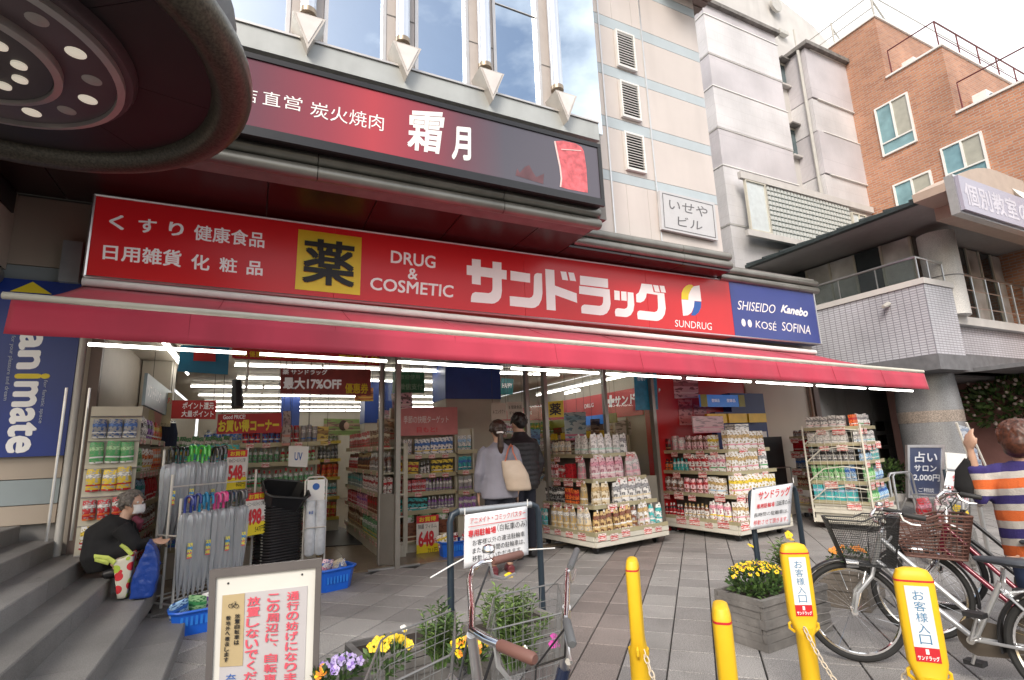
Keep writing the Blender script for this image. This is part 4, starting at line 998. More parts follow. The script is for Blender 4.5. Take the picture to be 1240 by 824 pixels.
for (px, py, Y, lab) in ((1078, 580, 7.2, 'dark green shrub between the end display rack and the grey column'),):
    p = FY(px, py, Y); t = thing('shrub', lab, 'plant', (p.x, Y, 0)); MB().tube([(p.x, Y, 0), (p.x, Y, p.z)], .03, 6).build('stem', mat('bark', (.08, .05, .03), .9), t)
    foliage('leaves', t, p, .5, .35, .42, 600, .1, LF[::2], 9)
    boxo('pot', (p.x-.4, p.x+.4, Y-.3, Y+.3, 0, p.z-.3), PCON, t)
# ================================================================== PRODUCTS
def mk_pouch(w, h, d, m, cap=True):
    mb = MB(); L_ = [(0, 1, 1), (.12, 1.04, 1.05), (.5, 1, .9), (.82, .92, .5), (.93, .85, .12), (1, .83, .08)]; vs = []
    for z, a, b in L_:
        for k in range(8):
            t = 2*pi*k/8+pi/8; sx = max(-1, min(1, 1.3*cos(t))); sy = max(-1, min(1, 1.25*sin(t))); vs.append((sx*a*w/2, sy*b*d/2, z*h))
    n = len(L_); mb.add(vs, [(i*8+k, i*8+(k+1) % 8, (i+1)*8+(k+1) % 8, (i+1)*8+k) for i in range(n-1) for k in range(8)]+[tuple(range((n-1)*8, n*8))], True)
    if cap: mb.mi = 1; mb.tube([(w*.18, 0, h*.95), (w*.18, 0, h*1.07)], w*.1, 6)
    return mb.mesh('refill_pouch', [m, M_['white']])
def mk_box(w, h, d, m, nm='carton'):
    mb = MB(); c = min(w, d)*.04
    mb.slab([(-w/2, -d/2+c, 0), (-w/2+c, -d/2, 0), (w/2-c, -d/2, 0), (w/2, -d/2+c, 0), (w/2, d/2, 0), (-w/2, d/2, 0)], (0, 0, h)); return mb.mesh(nm, m)
def mk_bottle(w, h, m, capm):
    mb = MB(); mb.lathe([(w*.44, 0), (w*.5, h*.03), (w*.5, h*.62), (w*.36, h*.76), (w*.17, h*.82)], n=10); mb.mi = 1; mb.lathe([(w*.2, h*.82), (w*.2, h), (.0001, h)], n=8); return mb.mesh('bottle', [m, capm])
def mk_can(w, h, m):
    mb = MB(); mb.lathe([(w*.45, 0), (w*.5, h*.05), (w*.5, h*.93), (w*.42, h), (.0001, h)], n=10); return mb.mesh('can', m)
def mk_bag(w, h, d, m, seed=0):
    rd = random.Random(seed); mb = MB(); vs = []
    for i in range(5):
        z = i/4; b = (sin(pi*min(1, z*.9+.05)))**.6
        for k in range(8):
            t = 2*pi*k/8; vs.append((cos(t)*w/2*(.93+.07*b+rd.uniform(-.04, .04)), sin(t)*d/2*(.12+b*.9)*(1+rd.uniform(-.15, .15)), z*h))
    mb.add(vs, [(i*8+k, i*8+(k+1) % 8, (i+1)*8+(k+1) % 8, (i+1)*8+k) for i in range(4) for k in range(8)]+[tuple(range(32, 40)), tuple(range(7, -1, -1))], True)
    return mb.mesh('snack_bag', m)
def mk_hang(w, h, m):
    mb = MB(); mb.box(-w/2, w/2, -.004, .004, 0, h); mb.mi = 0; mb.ball((0, -.012, h*.38), w*.4, .016, h*.3, 8, 4); return mb.mesh('hanging_pack', m)
CC = dict(w=(.75, .74, .72), pk=(.72, .30, .38), lp=(.75, .52, .55), gd=(.55, .38, .16), cr=(.70, .60, .42), tl=(.05, .42, .42), bk=(.03, .028, .03), og=(.75, .18, .04), rd=(.5, .02, .03), br=(.20, .07, .035), bl=(.05, .16, .5), lb=(.35, .55, .75), gn=(.08, .35, .12), mt=(.45, .66, .58), yl=(.75, .55, .05), pu=(.28, .1, .42), gy=(.3, .3, .31), lg=(.35, .6, .3))
def pm(a, b, c, lab=(.25, .6)): return packmat('pack_%s_%s_%s' % (a, b, c), CC[a], CC[b], CC[c], lab=lab)
PR = {}
def prod(kind, a, b, c, w=.1, h=.24, d=.06):
    k = (kind, a, b, c, w, h, d)
    if k not in PR:
        m = pm(a, b, c)
        PR[k] = {'pouch': lambda: mk_pouch(w, h, d, m), 'box': lambda: mk_box(w, h, d, m), 'bottle': lambda: mk_bottle(w, h, m, pm(b, b, b)), 'can': lambda: mk_can(w, h, m), 'bag': lambda: mk_bag(w, h, d, m, len(PR)), 'hang': lambda: mk_hang(w, h, m)}[kind]()
    return PR[k]
NAME = {'pouch': ('refill_pouch', 'pouch'), 'box': ('carton', 'box'), 'bottle': ('bottle', 'bottle'), 'can': ('can', 'can'), 'bag': ('snack_bag', 'bag'), 'hang': ('hanging_pack', 'packet')}
CN = dict(w='white', pk='pink', lp='pale pink', gd='gold', cr='cream', tl='teal', bk='black', og='orange', rd='red', br='brown', bl='blue', lb='light blue', gn='green', mt='mint', yl='yellow', pu='purple', gy='grey', lg='light green')
rp_ = random.Random(11)
def row(A, B, specs, where, gap=.006, jit=.008, tilt=0, back=.06, nrow=1):
    """products side by side from A to B (front edge), facing the right-hand side of A->B; specs = list of (kind,a,b,c,w,h,d,weight)"""
    A, B = Vector(A), Vector(B); D = (B-A); L_ = D.length; D.normalize(); rz = math.atan2(D.y, D.x); bk = Vector((-D.y, D.x, 0))
    tot = sum(s[7] for s in specs)
    for r in range(nrow):
        x = rp_.uniform(0, .01); acc = 0
        for s in specs:
            end = L_*(acc+s[7])/tot; acc += s[7]; w, h, d = s[4], s[5], s[6]; nm, cat = NAME[s[0]]
            me = prod(*s[:7])
            if nm == 'carton' and 'shelf' in where: nm = 'boxed_goods' if w > .085 else 'packet_box'
            tx = {'refill_pouch': 'pouch', 'snack_bag': 'bag', 'hanging_pack': 'packet', 'boxed_goods': 'box', 'packet_box': 'small box'}.get(nm, nm)
            lab = '%s-%s %s, %s' % (CN[s[1]], CN[s[2]], tx, where) if s[1] != s[2] else 'plain %s %s, %s' % (CN[s[1]], tx, where)
            while x+w <= end+w*.35 and x+w <= L_+.01:
                o = link(nm, me); p = A+D*(x+w/2)+bk*(back+r*d*1.15+rp_.uniform(0, jit)); o.location = p
                o.rotation_euler = (tilt+rp_.uniform(-.03, .05), rp_.uniform(-.05, .05), rz+rp_.uniform(-.13, .13)); s_ = rp_.uniform(.95, 1.02); o.scale = (s_, 1, rp_.uniform(.92, 1.06))
                props(o, lab, cat, lab.replace(tx+',', tx+('es,' if tx[-1] in 'xh' else 's,'), 1)); x += w+gap
            x = max(x, end) if x > end-w*.65 else end
CARD = None
def pricecard(name, par, p, rz, w=.14, h=.075, tilt=0, m=None):
    me = PR.get(('card', w, h))
    if me is None: me = MB().box(-w/2, w/2, -.002, .002, 0, h).mesh('price_card', packmat('price_card_print', (.78, .7, .66), (.7, .14, .12), (.72, .1, .1), lab=(.3, .5))); PR[('card', w, h)] = me
    o = link(name, me, par, False); o.location = p; o.rotation_euler = (tilt, 0, rz); return o
SHM = mat('shelf_cream', (.55, .52, .42), .45, var=.05); SHE = mat('shelf_edge', (.42, .38, .24), .4, .2, var=.1)
TN = ['top', 'second', 'third', 'fourth', 'fifth', 'sixth']
def tn(n, i): return 'lowest' if i == 0 else TN[n-1-i]
def display(name, label, O, rz, W, D, zs, sb_, left, front, where, base=.09, h=.02, cards=True, topz=None, back=True, right=True):
    """tiered island display: O = near left corner; x along the front, y away from it. zs bottom to top, sb_ = setback per tier"""
    t = thing(name, label, 'display shelf', O, rz)
    R_ = Matrix.Translation(Vector(O)) @ Matrix.Rotation(rz, 4, 'Z'); wp = lambda x, y, z: R_ @ Vector((x, y, z))
    n = len(zs)
    big = lambda L_: L_ and [[s[:4]+(round(s[4]*1.22, 3), round(s[5]*1.08, 3), round(s[6]*1.3, 3))+s[7:] for s in r] for r in L_]
    left, front = big(left), big(front)
    b0 = MB(); b0.box(.02, W-.02, .02, D-.02, base, zs[0]-.06); b0.box(0, W, 0, D, zs[0]-.058, zs[0]-h-.002); b0.build('base', M_['cream'], t, False)
    b1 = MB()
    for zz in (base+.02, (base+zs[0])/2): b1.box(.0, W, -.018, .018, zz-.005, zz+.055) ; b1.box(-.018, -.002, .02, D, zz-.005, zz+.055)
    b1.build('base_rail', M_['cream'], t, False)
    for x, y in ((.1, .12), (W-.15, .12), (.1, D-.15), (W-.15, D-.15)):
        MB().tube([(x-.02, y, .045), (x+.02, y, .045)], .043, 12).build('caster', M_['dark'], t, False)
    core = MB(); inn = sb_*(n-1)+.16
    ztop = topz or zs[-1]+.3
    core.box(inn, max(inn+.1, W-inn), inn, D-.03, zs[0], zs[-1]-.03); core.build('core', mat('display_core', (.12, .11, .10), .7), t, False)
    for i, z in enumerate(zs):
        s = sb_*i
        boxo('shelf', (s, W-s, s, D-.0, z-h, z), M_['cream'], t, world=False) if i else boxo('shelf', (0, W, 0, D, z-h, z), M_['cream'], t, world=False)
        boxo('shelf_edge', (s-.004, W-s+.004, s-.012, s-.001, z-h-.012, z+.022), SHE, t, world=False)
        boxo('shelf_edge', (s-.012, s-.0045, s, D, z-h-.012, z+.022), SHE, t, world=False)
        tier = tn(n, i)+' tier'
        if front and front[i]: row(wp(s+.03, s, z), wp(W-s-.01, s, z), front[i], '%s, front of %s' % (tier, where))
        if left and left[i]: row(wp(s, D-.03, z), wp(s, s+.12, z), left[i], '%s, left side of %s' % (tier, where))
        if cards:
            k = 0; x = s+.1
            while x < W-s-.1:
                if rp_.random() < .75: pricecard('price_card', t, (x, s-.022, z-rp_.uniform(.08, .11)), rp_.uniform(-.08, .08), *rp_.choice([(.14, .075), (.19, .11), (.15, .09)]))
                x += .22
            y = s+.25
            while y < D-.1:
                if rp_.random() < .75: pricecard('price_card', t, (s-.022, y, z-rp_.uniform(.08, .11)), pi/2+rp_.uniform(-.08, .08), *rp_.choice([(.14, .075), (.19, .11), (.15, .09)]))
                y += .26
    return t, wp
P_ = lambda a, b, c, w=.105, h=.27, d=.07, q=1: ('pouch', a, b, c, w, h, d, q)
BX = lambda a, b, c, w=.1, h=.2, d=.07, q=1: ('box', a, b, c, w, h, d, q)
BT = lambda a, b, c, w=.065, h=.2, d=.065, q=1: ('bottle', a, b, c, w, h, d, q)
CN_ = lambda a, b, c, w=.07, h=.13, d=.07, q=1: ('can', a, b, c, w, h, d, q)
BG = lambda a, b, c, w=.13, h=.2, d=.07, q=1: ('bag', a, b, c, w, h, d, q)
HG = lambda a, b, c, w=.08, h=.17, d=.03, q=1: ('hang', a, b, c, w, h, d, q)
# ---- display 1 : pouches in the doorway
d1, wp1 = display('tiered_display', 'cream tiered display of white, pink and gold refill pouches in front of the door', (4.13, 6.09, 0), radians(8), 1.42, 1.3, [.27, .60, .94, 1.28], .09,
 [[BG('tl', 'lb', 'w', .14, .22), P_('gd', 'cr', 'w', q=2), P_('cr', 'gd', 'w')], [BX('bk', 'gy', 'w', .09, .2, .05, 2), BX('og', 'bk', 'rd', .1, .2, .05, 1.2), P_('gd', 'w', 'cr', q=.8)], [BG('lp', 'w', 'rd', .11, .19), BX('rd', 'rd', 'w', .1, .2, .05), BX('rd', 'rd', 'rd', .12, .2), P_('pk', 'lp', 'w')], [BG('cr', 'br', 'w', .13, .2, .06, 2), P_('w', 'mt', 'w')]],
 [[P_('gd', 'cr', 'br', .09, q=1.5), P_('gd', 'w', 'br', .085, q=1.2), P_('br', 'gd', 'w', .08, q=.6), P_('w', 'lp', 'gd', .09, q=.8), P_('tl', 'w', 'w', .08, q=.6), P_('w', 'tl', 'tl', .09, q=.6)], [P_('cr', 'w', 'gd', .12, .29, .08), P_('w', 'cr', 'gy', .12, .29, .08, 2)], [P_('lp', 'w', 'pk', .12, .28, .08, 2), P_('lp', 'pk', 'w', .12, .28, .08, 1)], [P_('w', 'mt', 'w', .115, .28, .08, 2), P_('w', 'w', 'gy', .115, .28, .08)]],
 'the pouch display')
# ---- display 2 : cartons by the red wall
CT = BX('w', 'pk', 'gd', .13, .26, .08)
d2, wp2 = display('tiered_display', 'cream tiered display of white and pink cartons standing before the red wall', (6.25, 5.62, 0), radians(5), 1.25, 1.45, [.26, .62, .95, 1.27], .045,
 [[BT('rd', 'w', 'bk', .06, .18), BT('w', 'gd', 'br', .06, .2, q=1.2), P_('w', 'yl', 'pk', .1, .25, q=1)], [BG('br', 'lp', 'w', .1, .22), BG('lp', 'br', 'rd', .1, .22, q=1.3), BX('w', 'lb', 'gd', .11, .24)], [BT('og', 'bk', 'bk', .06, .19, q=.5), BT('tl', 'tl', 'w', .06, .19, q=.8), BG('w', 'rd', 'rd', .11, .24, q=1.3), BX('w', 'gn', 'pk', .11, .24, q=.8)], [BG('bk', 'gd', 'rd', .09, .2, q=.5), CN_('lp', 'pk', 'w', .1, .22, .1, .8), BG('lp', 'pk', 'br', .09, .22, q=1.3), BX('w', 'pk', 'yl', .11, .24, q=.8)]],
 [[BX('w', 'pk', 'gd', .13, .26), P_('w', 'yl', 'pk', .1, .25)], [BX('w', 'pk', 'yl', .13, .26, .08, 1)], [BX('w', 'pk', 'gd', .13, .27, .08, 1.3), BX('w', 'gn', 'gy', .14, .25, .08, .6)], [BX('w', 'pk', 'gd', .14, .27, .08)]],
 'the carton display')
boxo('header_board', (.15, .9, .75, .77, 1.55, 1.82), packmat('pink_floral_board', CC['lp'], CC['pk'], CC['lp'], lab=(.3, .7)), d2, world=False)
cbx = link('carton', prod('box', 'w', 'w', 'gy', .3, .1, .2)); cbx.location = wp2(.55, .25, 1.56); props(cbx, 'flat white carton lying on top of the carton display', 'box')
# ---- display 3 : brown hanging racks, face to -X
d3, wp3 = display('tiered_display', 'tan rack of small hanging packets with red price strips beside the beige wall', (9.0, 6.75, 0), radians(-90), 1.0, .45, [.22, .52, .84, 1.15, 1.42], .01, None,
 [[BX('cr', 'yl', 'lp', .09, .14, q=1), BX('lp', 'w', 'rd', .09, .14)], [HG('cr', 'rd', 'br', .06, .22), HG('lp', 'gy', 'rd', .06, .22)], [HG('gy', 'w', 'bl', .09, .2, q=1), HG('lp', 'rd', 'w', .09, .2, q=1), BX('pu', 'w', 'pu', .1, .18, q=.9)], [BX('rd', 'w', 'rd', .12, .2, q=1), BX('tl', 'w', 'gy', .12, .2, q=2)], [BG('gy', 'w', 'br', .08, .12), BG('yl', 'w', 'gn', .09, .14)]],
 'the tan packet rack')
# ---- display 4 : white wire rack, front toward the viewer
d4, wp4 = display('tiered_display', 'cream rack of mint and blue toothbrush packets with curved wire sides', (8.35, 4.98, 0), radians(14), 1.0, .85, [.42, .72, 1.02, 1.30, 1.55], .02,
 [[BX('tl', 'w', 'lb', .12, .24)], [HG('lg', 'w', 'gn', .06, .24, q=2), HG('lb', 'w', 'bl', .06, .24)], [HG('gy', 'w', 'bk', .06, .2)], [BX('w', 'gy', 'w', .09, .18)], [BX('w', 'lp', 'gy', .09, .18)]],
 [[HG('lg', 'w', 'gn', .06, .2, q=1.5), HG('lb', 'w', 'bl', .06, .2, q=1.5)], [HG('lg', 'w', 'gn', .06, .22, q=1), HG('lb', 'bl', 'w', .06, .22)], [HG('lb', 'w', 'bk', .05, .2, q=1.3), BX('tl', 'w', 'w', .2, .2, .08, 1)], [BX('w', 'lb', 'gy', .07, .18, .05), BX('w', 'tl', 'gy', .07, .18, .05)], [BX('og', 'w', 'rd', .07, .18, .05, .8), HG('w', 'gn', 'gy', .05, .2, q=1), HG('w', 'rd', 'gy', .05, .2, q=1)]],
 'the toothbrush rack')
wm = MB()
for k in range(9): x = .03+k*.1; wm.tube([(-.03, x, .3), (-.03, x, 1.5)], .0025, 4)
for k in range(14): z = .32+k*.09; wm.tube([(-.03, .02, z), (-.03, .83, z)], .0025, 4)
wm.build('wire_side', M_['cream'], d4, False, kind='stuff')
for z in (.42, .72, 1.02, 1.3):
    MB().tube([(-.03, .84, z), (-.03, .6, z+.2), (-.03, .3, z+.24), (-.03, .02, z+.2)], .010, 6).build('curved_side_bar', M_['cream'], d4, False)
for y in (.0, .84): MB().tube([(-.03, y, .1), (-.03, y, 1.6)], .014, 6).build('side_post', M_['cream'], d4, False)
# ---- black bin behind display 2
bk_ = thing('black_cover', 'black fabric covered trolley standing behind the carton display', 'trolley', (8.3, 6.9, 0))
boxo('cover', (8.1, 8.8, 6.7, 6.98, .35, 1.45), M_['dark'], bk_); MB().tube([(8.2, 6.6, .3), (8.8, 6.6, .3), (8.8, 6.6, .9), (8.2, 6.6, .9)], .015, 6, closed=True).build('frame', M_['alu'], bk_)
for x in (8.25, 8.7): MB().tube([(x-.02, 6.8, .06), (x+.02, 6.8, .06)], .06, 12).build('wheel', M_['rubber'], bk_); MB().tube([(x, 6.8, .1), (x, 6.8, .36)], .012, 6).build('leg', M_['alu'], bk_)
# ---- wall units on the red wall: blue sign board with yellow bars
nb = thing('wall_cabinet', 'navy blue wall cabinet with yellow bars before the beige wall', 'cabinet', (7.9, 6.98, 0))
f69 = lambda x, y: FY(x, y, 6.85)
NV = mat('navy_cabinet', (.015, .03, .14), .4)
a, b = f69(855, 476), f69(921, 520); boxo('cabinet', (a.x+.55, b.x+.15, 6.82, 7.01, .4, a.z+.0), NV, nb)
c_ = f69(855, 500); boxo('lower_case', (a.x, b.x-.45, 6.70, 6.815, .4, c_.z), NV, nb)
q = [FY(x, y, 6.66) for x, y in ((848, 483), (900, 474), (901, 489), (849, 497))]
z0, z1 = (q[2].z+q[3].z)/2, (q[0].z+q[1].z)/2
boxo('header', (q[0].x, q[1].x, 6.66, 6.69, z0, z1), mat('header_blue', (.03, .16, .5), .3, emit=.25), nb)
for s, e in ((.24, .42), (.58, .78)): 
    X = q[0].x+(q[1].x-q[0].x)*s; X2 = q[0].x+(q[1].x-q[0].x)*e; text('登録品', [(X, 6.66, z1-.07), (X2, 6.66, z1-.07), (X2, 6.66, z0+.08), (X, 6.66, z0+.08)], W_, nb, .02)
for s in (0, .86): boxo('header_end', (q[0].x+(q[1].x-q[0].x)*s, q[0].x+(q[1].x-q[0].x)*(s+.14), 6.652, 6.659, z0, z1), mat('olive_panel', (.3, .3, .05), .4), nb)
for k in range(3): boxo('yellow_bar', (q[0].x+.1+k*.5, q[0].x+.55+k*.5, 6.64, 6.70, z0-.28, z0-.12), mat('yellow_bar_paint', (.75, .5, .03), .35), nb)
boxo('notice', (b.x-.25, b.x+.1, 6.812, 6.818, 1.15, 1.55), M_['white'], nb)
# posters on the red wall
def poster(name, q, m, label, cat='poster', lines=None, t=.006, texts=(), frame=None):
    o = thing(name, label, cat, (q[0]+q[2])/2); s = panel('sheet', q, m, o, t)
    for body, uv, mm, bold in texts: text(body, sub(q, *uv), mm, o, bold)
    return o
def qy(Y, *p): return [FY(p[i], p[i+1], Y) for i in range(0, 8, 2)]
pq_ = qy(7.01, 815, 455, 845, 454, 846, 482, 817, 483)
poster('poster', pq_, packmat('pink_photo_poster', (.6, .32, .34), (.7, .5, .5), (.35, .1, .12), lab=(.2, .5)), 'pink poster of a woman high on the red wall')
poster('notice', qy(7.01, 821, 484, 838, 484, 839, 515, 823, 515), packmat('pale_red_notice', (.62, .2, .2), (.65, .28, .28), (.45, .05, .06)), 'pale pink notice sheet below the pink poster on the red wall', texts=(('営業時間', (.15, .1, .85, .2), M_['redp'], 0),))
poster('notice', qy(7.01, 840, 490, 855, 493, 856, 506, 840, 504), M_['redp'] and packmat('pale_red_notice', (.6, .2, .2), (.6, .2, .2), (.6, .2, .2)), 'small pink notice beside the long notice on the red wall')
# ---- aisle gondolas inside
def shelf(name, label, O, rz, W, zs, specs, where, D=.4, H=1.6, edge=SHE, cards=False, header=None, nrow=1):
    t = thing(name, label, 'shelf', O, rz); R_ = Matrix.Translation(Vector(O)) @ Matrix.Rotation(rz, 4, 'Z'); wp = lambda x, y, z: R_ @ Vector((x, y, z))
    boxo('back_panel', (0, W, D-.02, D, .05, H), SHM, t, world=False)
    for x in (0, W-.03): boxo('side_post', (x, x+.03, D-.06, D-.021, 0, H), SHM, t, world=False)
    boxo('plinth', (0, W, .04, D-.061, .0, zs[0]-.03), SHM, t, world=False)
    for i, z in enumerate(zs):
        boxo('shelf', (.001, W-.001, .02, D-.062, z-.025, z), SHM, t, world=False); boxo('shelf_edge', (0, W, 0, .019, z-.035, z+.025), edge, t, world=False)
        n = len(zs); tier = tn(n, i)+' board'
        sp_ = (zs[i+1]-z if i+1 < n else .34)-.05
        ss = [s[:5]+(round(min(s[5]*1.6, max(s[5], sp_*.9)), 3),)+s[6:] for s in specs[i % len(specs)]]
        row(wp(.02, .02, z), wp(W-.02, .02, z), ss, '%s of %s' % (tier, where), gap=.003, nrow=nrow, back=.05)
        x = .12
        while x < W-.1:
            if rp_.random() < .6: pricecard('price_card', t, (x, -.004, z-.045), rp_.uniform(-.05, .05), .10, .06)
            x += .21
    return t, wp
# long gondola side facing -X (seen through the door)
A_ = [[HG('br', 'gd', 'cr', .1, .18), BG('gn', 'yl', 'w', .1, .18)], [BX('rd', 'w', 'pk', .09, .17), BX('pk', 'w', 'pu', .08, .17), BX('br', 'cr', 'rd', .08, .17)], [BX('gy', 'w', 'tl', .07, .16), BX('w', 'gy', 'rd', .07, .16)], [BT('rd', 'br', 'w', .06, .18), BT('br', 'gd', 'bk', .06, .18), BT('gy', 'w', 'br', .06, .17)], [BX('rd', 'br', 'w', .07, .22, .05, 2), BX('br', 'rd', 'cr', .07, .2, .05)]]
g1, _ = shelf('aisle_shelf', 'long aisle shelf of mixed packets receding behind the first glass door post', (1.62, 10.6, 0), radians(-90), 3.0, [.2, .55, .85, 1.15, 1.5], A_, 'the long aisle shelf', H=1.55, nrow=2)
g2, _ = shelf('aisle_shelf', 'end shelf with yellow edges and red packets facing the door mat', (.55, 10.8, 0), 0, 1.0, [.25, .62, .98, 1.32, 1.66], [[BG('rd', 'gd', 'yl', .1, .22)], [BG('w', 'rd', 'tl', .09, .2)], [BG('rd', 'w', 'og', .1, .2), BG('og', 'gd', 'rd', .1, .2, q=.5)], [BT('gy', 'w', 'bk', .07, .22)], [BT('w', 'gn', 'gy', .08, .22)]], 'the yellow-edged end shelf', H=1.95, edge=mat('yellow_shelf_edge', (.5, .38, .05), .4))
pw = poster('poster', qy(10.78, 392, 507, 435, 508, 437, 528, 392, 528), packmat('green_hair_poster', (.25, .38, .12), (.5, .55, .3), (.45, .3, .22), lab=(.3, .55)), 'green shampoo poster with a dark haired woman above the yellow-edged shelf')
boxo('hair', tuple([0]*6), M_['dark'], pw) if False else None
hq = FY(417, 516, 10.74); fc = MB(); fc.ball(hq+Vector((.04, 0, 0)), .05, .006, .075, 12, 6); fc.build('face_print', mat('skin_print', (.55, .36, .27), .6), pw); fc = MB(); fc.ball(hq+Vector((-.02, .012, .01)), .08, .006, .10, 12, 6); fc.build('hair_print', mat('hair_print', (.05, .03, .02), .6), pw)
# centre end cap with sprays and cartons
g3, wp_3 = shelf('end_cap_shelf', 'pink-headed end shelf of sprays and boxed packs between door post and pillar', (1.9, 7.8, 0), 0, .92, [.16, .56, .82, 1.08, 1.36], [[BX('br', 'cr', 'br', .28, .16, .2)], [BX('tl', 'w', 'bk', .15, .12, .1, 1), BT('gy', 'w', 'pu', .05, .2, q=1)], [BX('rd', 'w', 'lp', .07, .2, .05, 1), BT('gy', 'pu', 'w', .05, .2, q=1)], [BX('yl', 'bk', 'rd', .16, .2, .05), BT('w', 'gy', 'bk', .05, .2, q=.5), BX('yl', 'w', 'bk', .17, .2, .05)], [BG('w', 'lp', 'gy', .07, .2, q=.6), BX('w', 'yl', 'bl', .12, .24, .05, 1.4)]], 'the pink-headed end shelf', H=2.1, D=.45)
hd = boxo('header_board', (-.02, .95, -.02, .0, 1.66, 2.08), mat('pink_header', (.55, .18, .18), .5, var=.1), g3, world=False)
Qh = [wp_3(.1, -.02, 1.95), wp_3(.8, -.02, 1.95), wp_3(.8, -.02, 1.84), wp_3(.1, -.02, 1.84)]; text('季節の快眠ターゲット', Qh, M_['white'], g3, .01); text('目もと!', [wp_3(.3, -.02, 1.78), wp_3(.62, -.02, 1.78), wp_3(.62, -.02, 1.70), wp_3(.3, -.02, 1.70)], M_['redp'], g3, .02)
for k in range(3):
    c = link('paper_tub', mk_can(.19, .27, pm('w', 'gn' if k == 1 else 'rd', 'lg'))); c.location = wp_3(.2+k*.26, .1, .33); props(c, ['round printed tub, leftmost in the brown cardboard tray', 'round pale green tub, middle one in the brown cardboard tray', 'round printed tub, rightmost in the brown cardboard tray'][k], 'tub')
cbm = mat('brown_cardboard', (.28, .16, .08), .8, var=.1)
tr = thing('cardboard_tray', 'brown cardboard tray on the lowest board of the pink-headed end shelf', 'box', wp_3(.05, 0, .17))
boxo('front_wall', (1.95, 2.75, 7.78, 7.79, .17, .42), cbm, tr); boxo('back_wall', (1.95, 2.75, 8.02, 8.03, .17, .55), cbm, tr); boxo('side_wall', (1.94, 1.949, 7.78, 8.03, .17, .5), cbm, tr)
def pricesign(p, w, h, rz, big, small, label, Y=None, top='お買得', tot=None, c1=M_['yellow']):
    o = thing('price_sign', label, 'price sign', p, rz); WR = Matrix.Translation(Vector(p)) @ Matrix.Rotation(rz, 4, 'Z')
    boxo('card', (-w/2, w/2, 0, .006, 0, h), mat('card_white', (.75, .72, .66), .5), o, world=False); boxo('yellow_base', (-w/2, w/2, -.003, -.0005, 0, h*.30), M_['yellow'], o, world=False)
    boxo('red_band', (-w/2, w/2, -.003, -.0005, h*.82, h), M_['redp'], o, world=False)
    Q = lambda a, b, c, d: [WR @ Vector((w*(a-.5), -.003, h*b)), WR @ Vector((w*(c-.5), -.003, h*b)), WR @ Vector((w*(c-.5), -.003, h*d)), WR @ Vector((w*(a-.5), -.003, h*d))]
    text(top, Q(.12, .97, .88, .85), M_['yellow'], o, .03); text(small, Q(.08, .79, .9, .68), M_['black'], o, .01)
    text(big, Q(.08, .62, .78, .24), M_['redp'], o, .04); text('円', Q(.8, .42, .93, .3), M_['redp'], o, .02)
    if tot: text(tot, Q(.5, .2, .93, .06), M_['black'], o, .01)
    return o
p = FY(518, 674, 7.70); pricesign((p.x, 7.70, p.z), .33, .56, 0, '648', '除菌 フィルム', 'pink-edged price sign hanging before the cardboard tray', tot='711円')
# right wall shelf and shelves beyond the shoppers
R_1 = [[BX('w', 'gy', 'bl', .12, .2)], [BG('lb', 'bl', 'w', .14, .22), BG('w', 'gn', 'lb', .14, .22)], [BX('pk', 'w', 'rd', .1, .18), BX('w', 'lp', 'gd', .1, .2)], [BG('w', 'lb', 'bl', .15, .24), BX('w', 'gy', 'lp', .12, .22)], [BX('w', 'lb', 'pk', .12, .22), BG('gn', 'w', 'yl', .12, .22)]]
g4, _ = shelf('aisle_shelf', 'wide white shelf of tissue and care packs seen past the standing couple', (4.15, 10.0, 0), 0, 1.9, [.25, .6, .95, 1.3, 1.68], R_1, 'the shelf behind the couple', H=2.0)
g5, _ = shelf('aisle_shelf', 'shelf with brown-yellow edges right of the white pillar', (3.15, 9.4, 0), 0, .85, [.3, .62, .95, 1.28, 1.62], [[BX('br', 'cr', 'rd', .08, .2)], [BX('lp', 'w', 'br', .07, .2)], [BX('gy', 'br', 'w', .07, .18)], [BX('bl', 'w', 'gy', .06, .18)], [BX('w', 'lb', 'rd', .1, .22), BG('yl', 'w', 'lb', .1, .2)]], 'the shelf by the white pillar', H=1.85)
g6, _ = shelf('wall_shelf', 'tall wall shelf below the red band on the right wall of the shop', (5.85, 11.5, 0), radians(-90), 3.6, [.25, .6, .95, 1.3, 1.62], [[BX('w', 'bl', 'gy', .2, .22)], [BX('gy', 'w', 'rd', .18, .22)], [BX('rd', 'w', 'yl', .18, .22), BX('bk', 'gd', 'w', .18, .22)], [BX('br', 'cr', 'w', .18, .22)], [BX('br', 'bk', 'rd', .16, .22), BX('cr', 'br', 'w', .14, .2)]], 'the right wall shelf', H=1.9)
nbx = thing('shelf_header', 'blue and yellow lit shelf header under the red band on the right wall', 'sign', (5.9, 8.2, 1.9))
z = 1.80
for y0, y1, m in ((10.3, 11.4, 'b'), (9.2, 10.2, 'o'), (8.0, 9.1, 'b'), (7.7, 7.95, 'o')):
    boxo('header_panel', (5.82, 5.85, y0, y1, z, z+.17), mat('header_blue', (.03, .16, .5), .3) if m == 'b' else mat('olive_panel', (.3, .3, .05), .4), nbx)
for y0 in (8.0, 8.9, 9.8): boxo('yellow_bar', (5.8, 5.84, y0, y0+.7, z-.25, z-.12), mat('yellow_bar_paint', (.75, .5, .03), .35), nbx)
fX = lambda x, y: FX(x, y, 6.262)
rw = thing('wall_lettering', 'white drugstore lettering with a cross on the red band of the right wall', 'sign', (6.26, 8, 2.2))
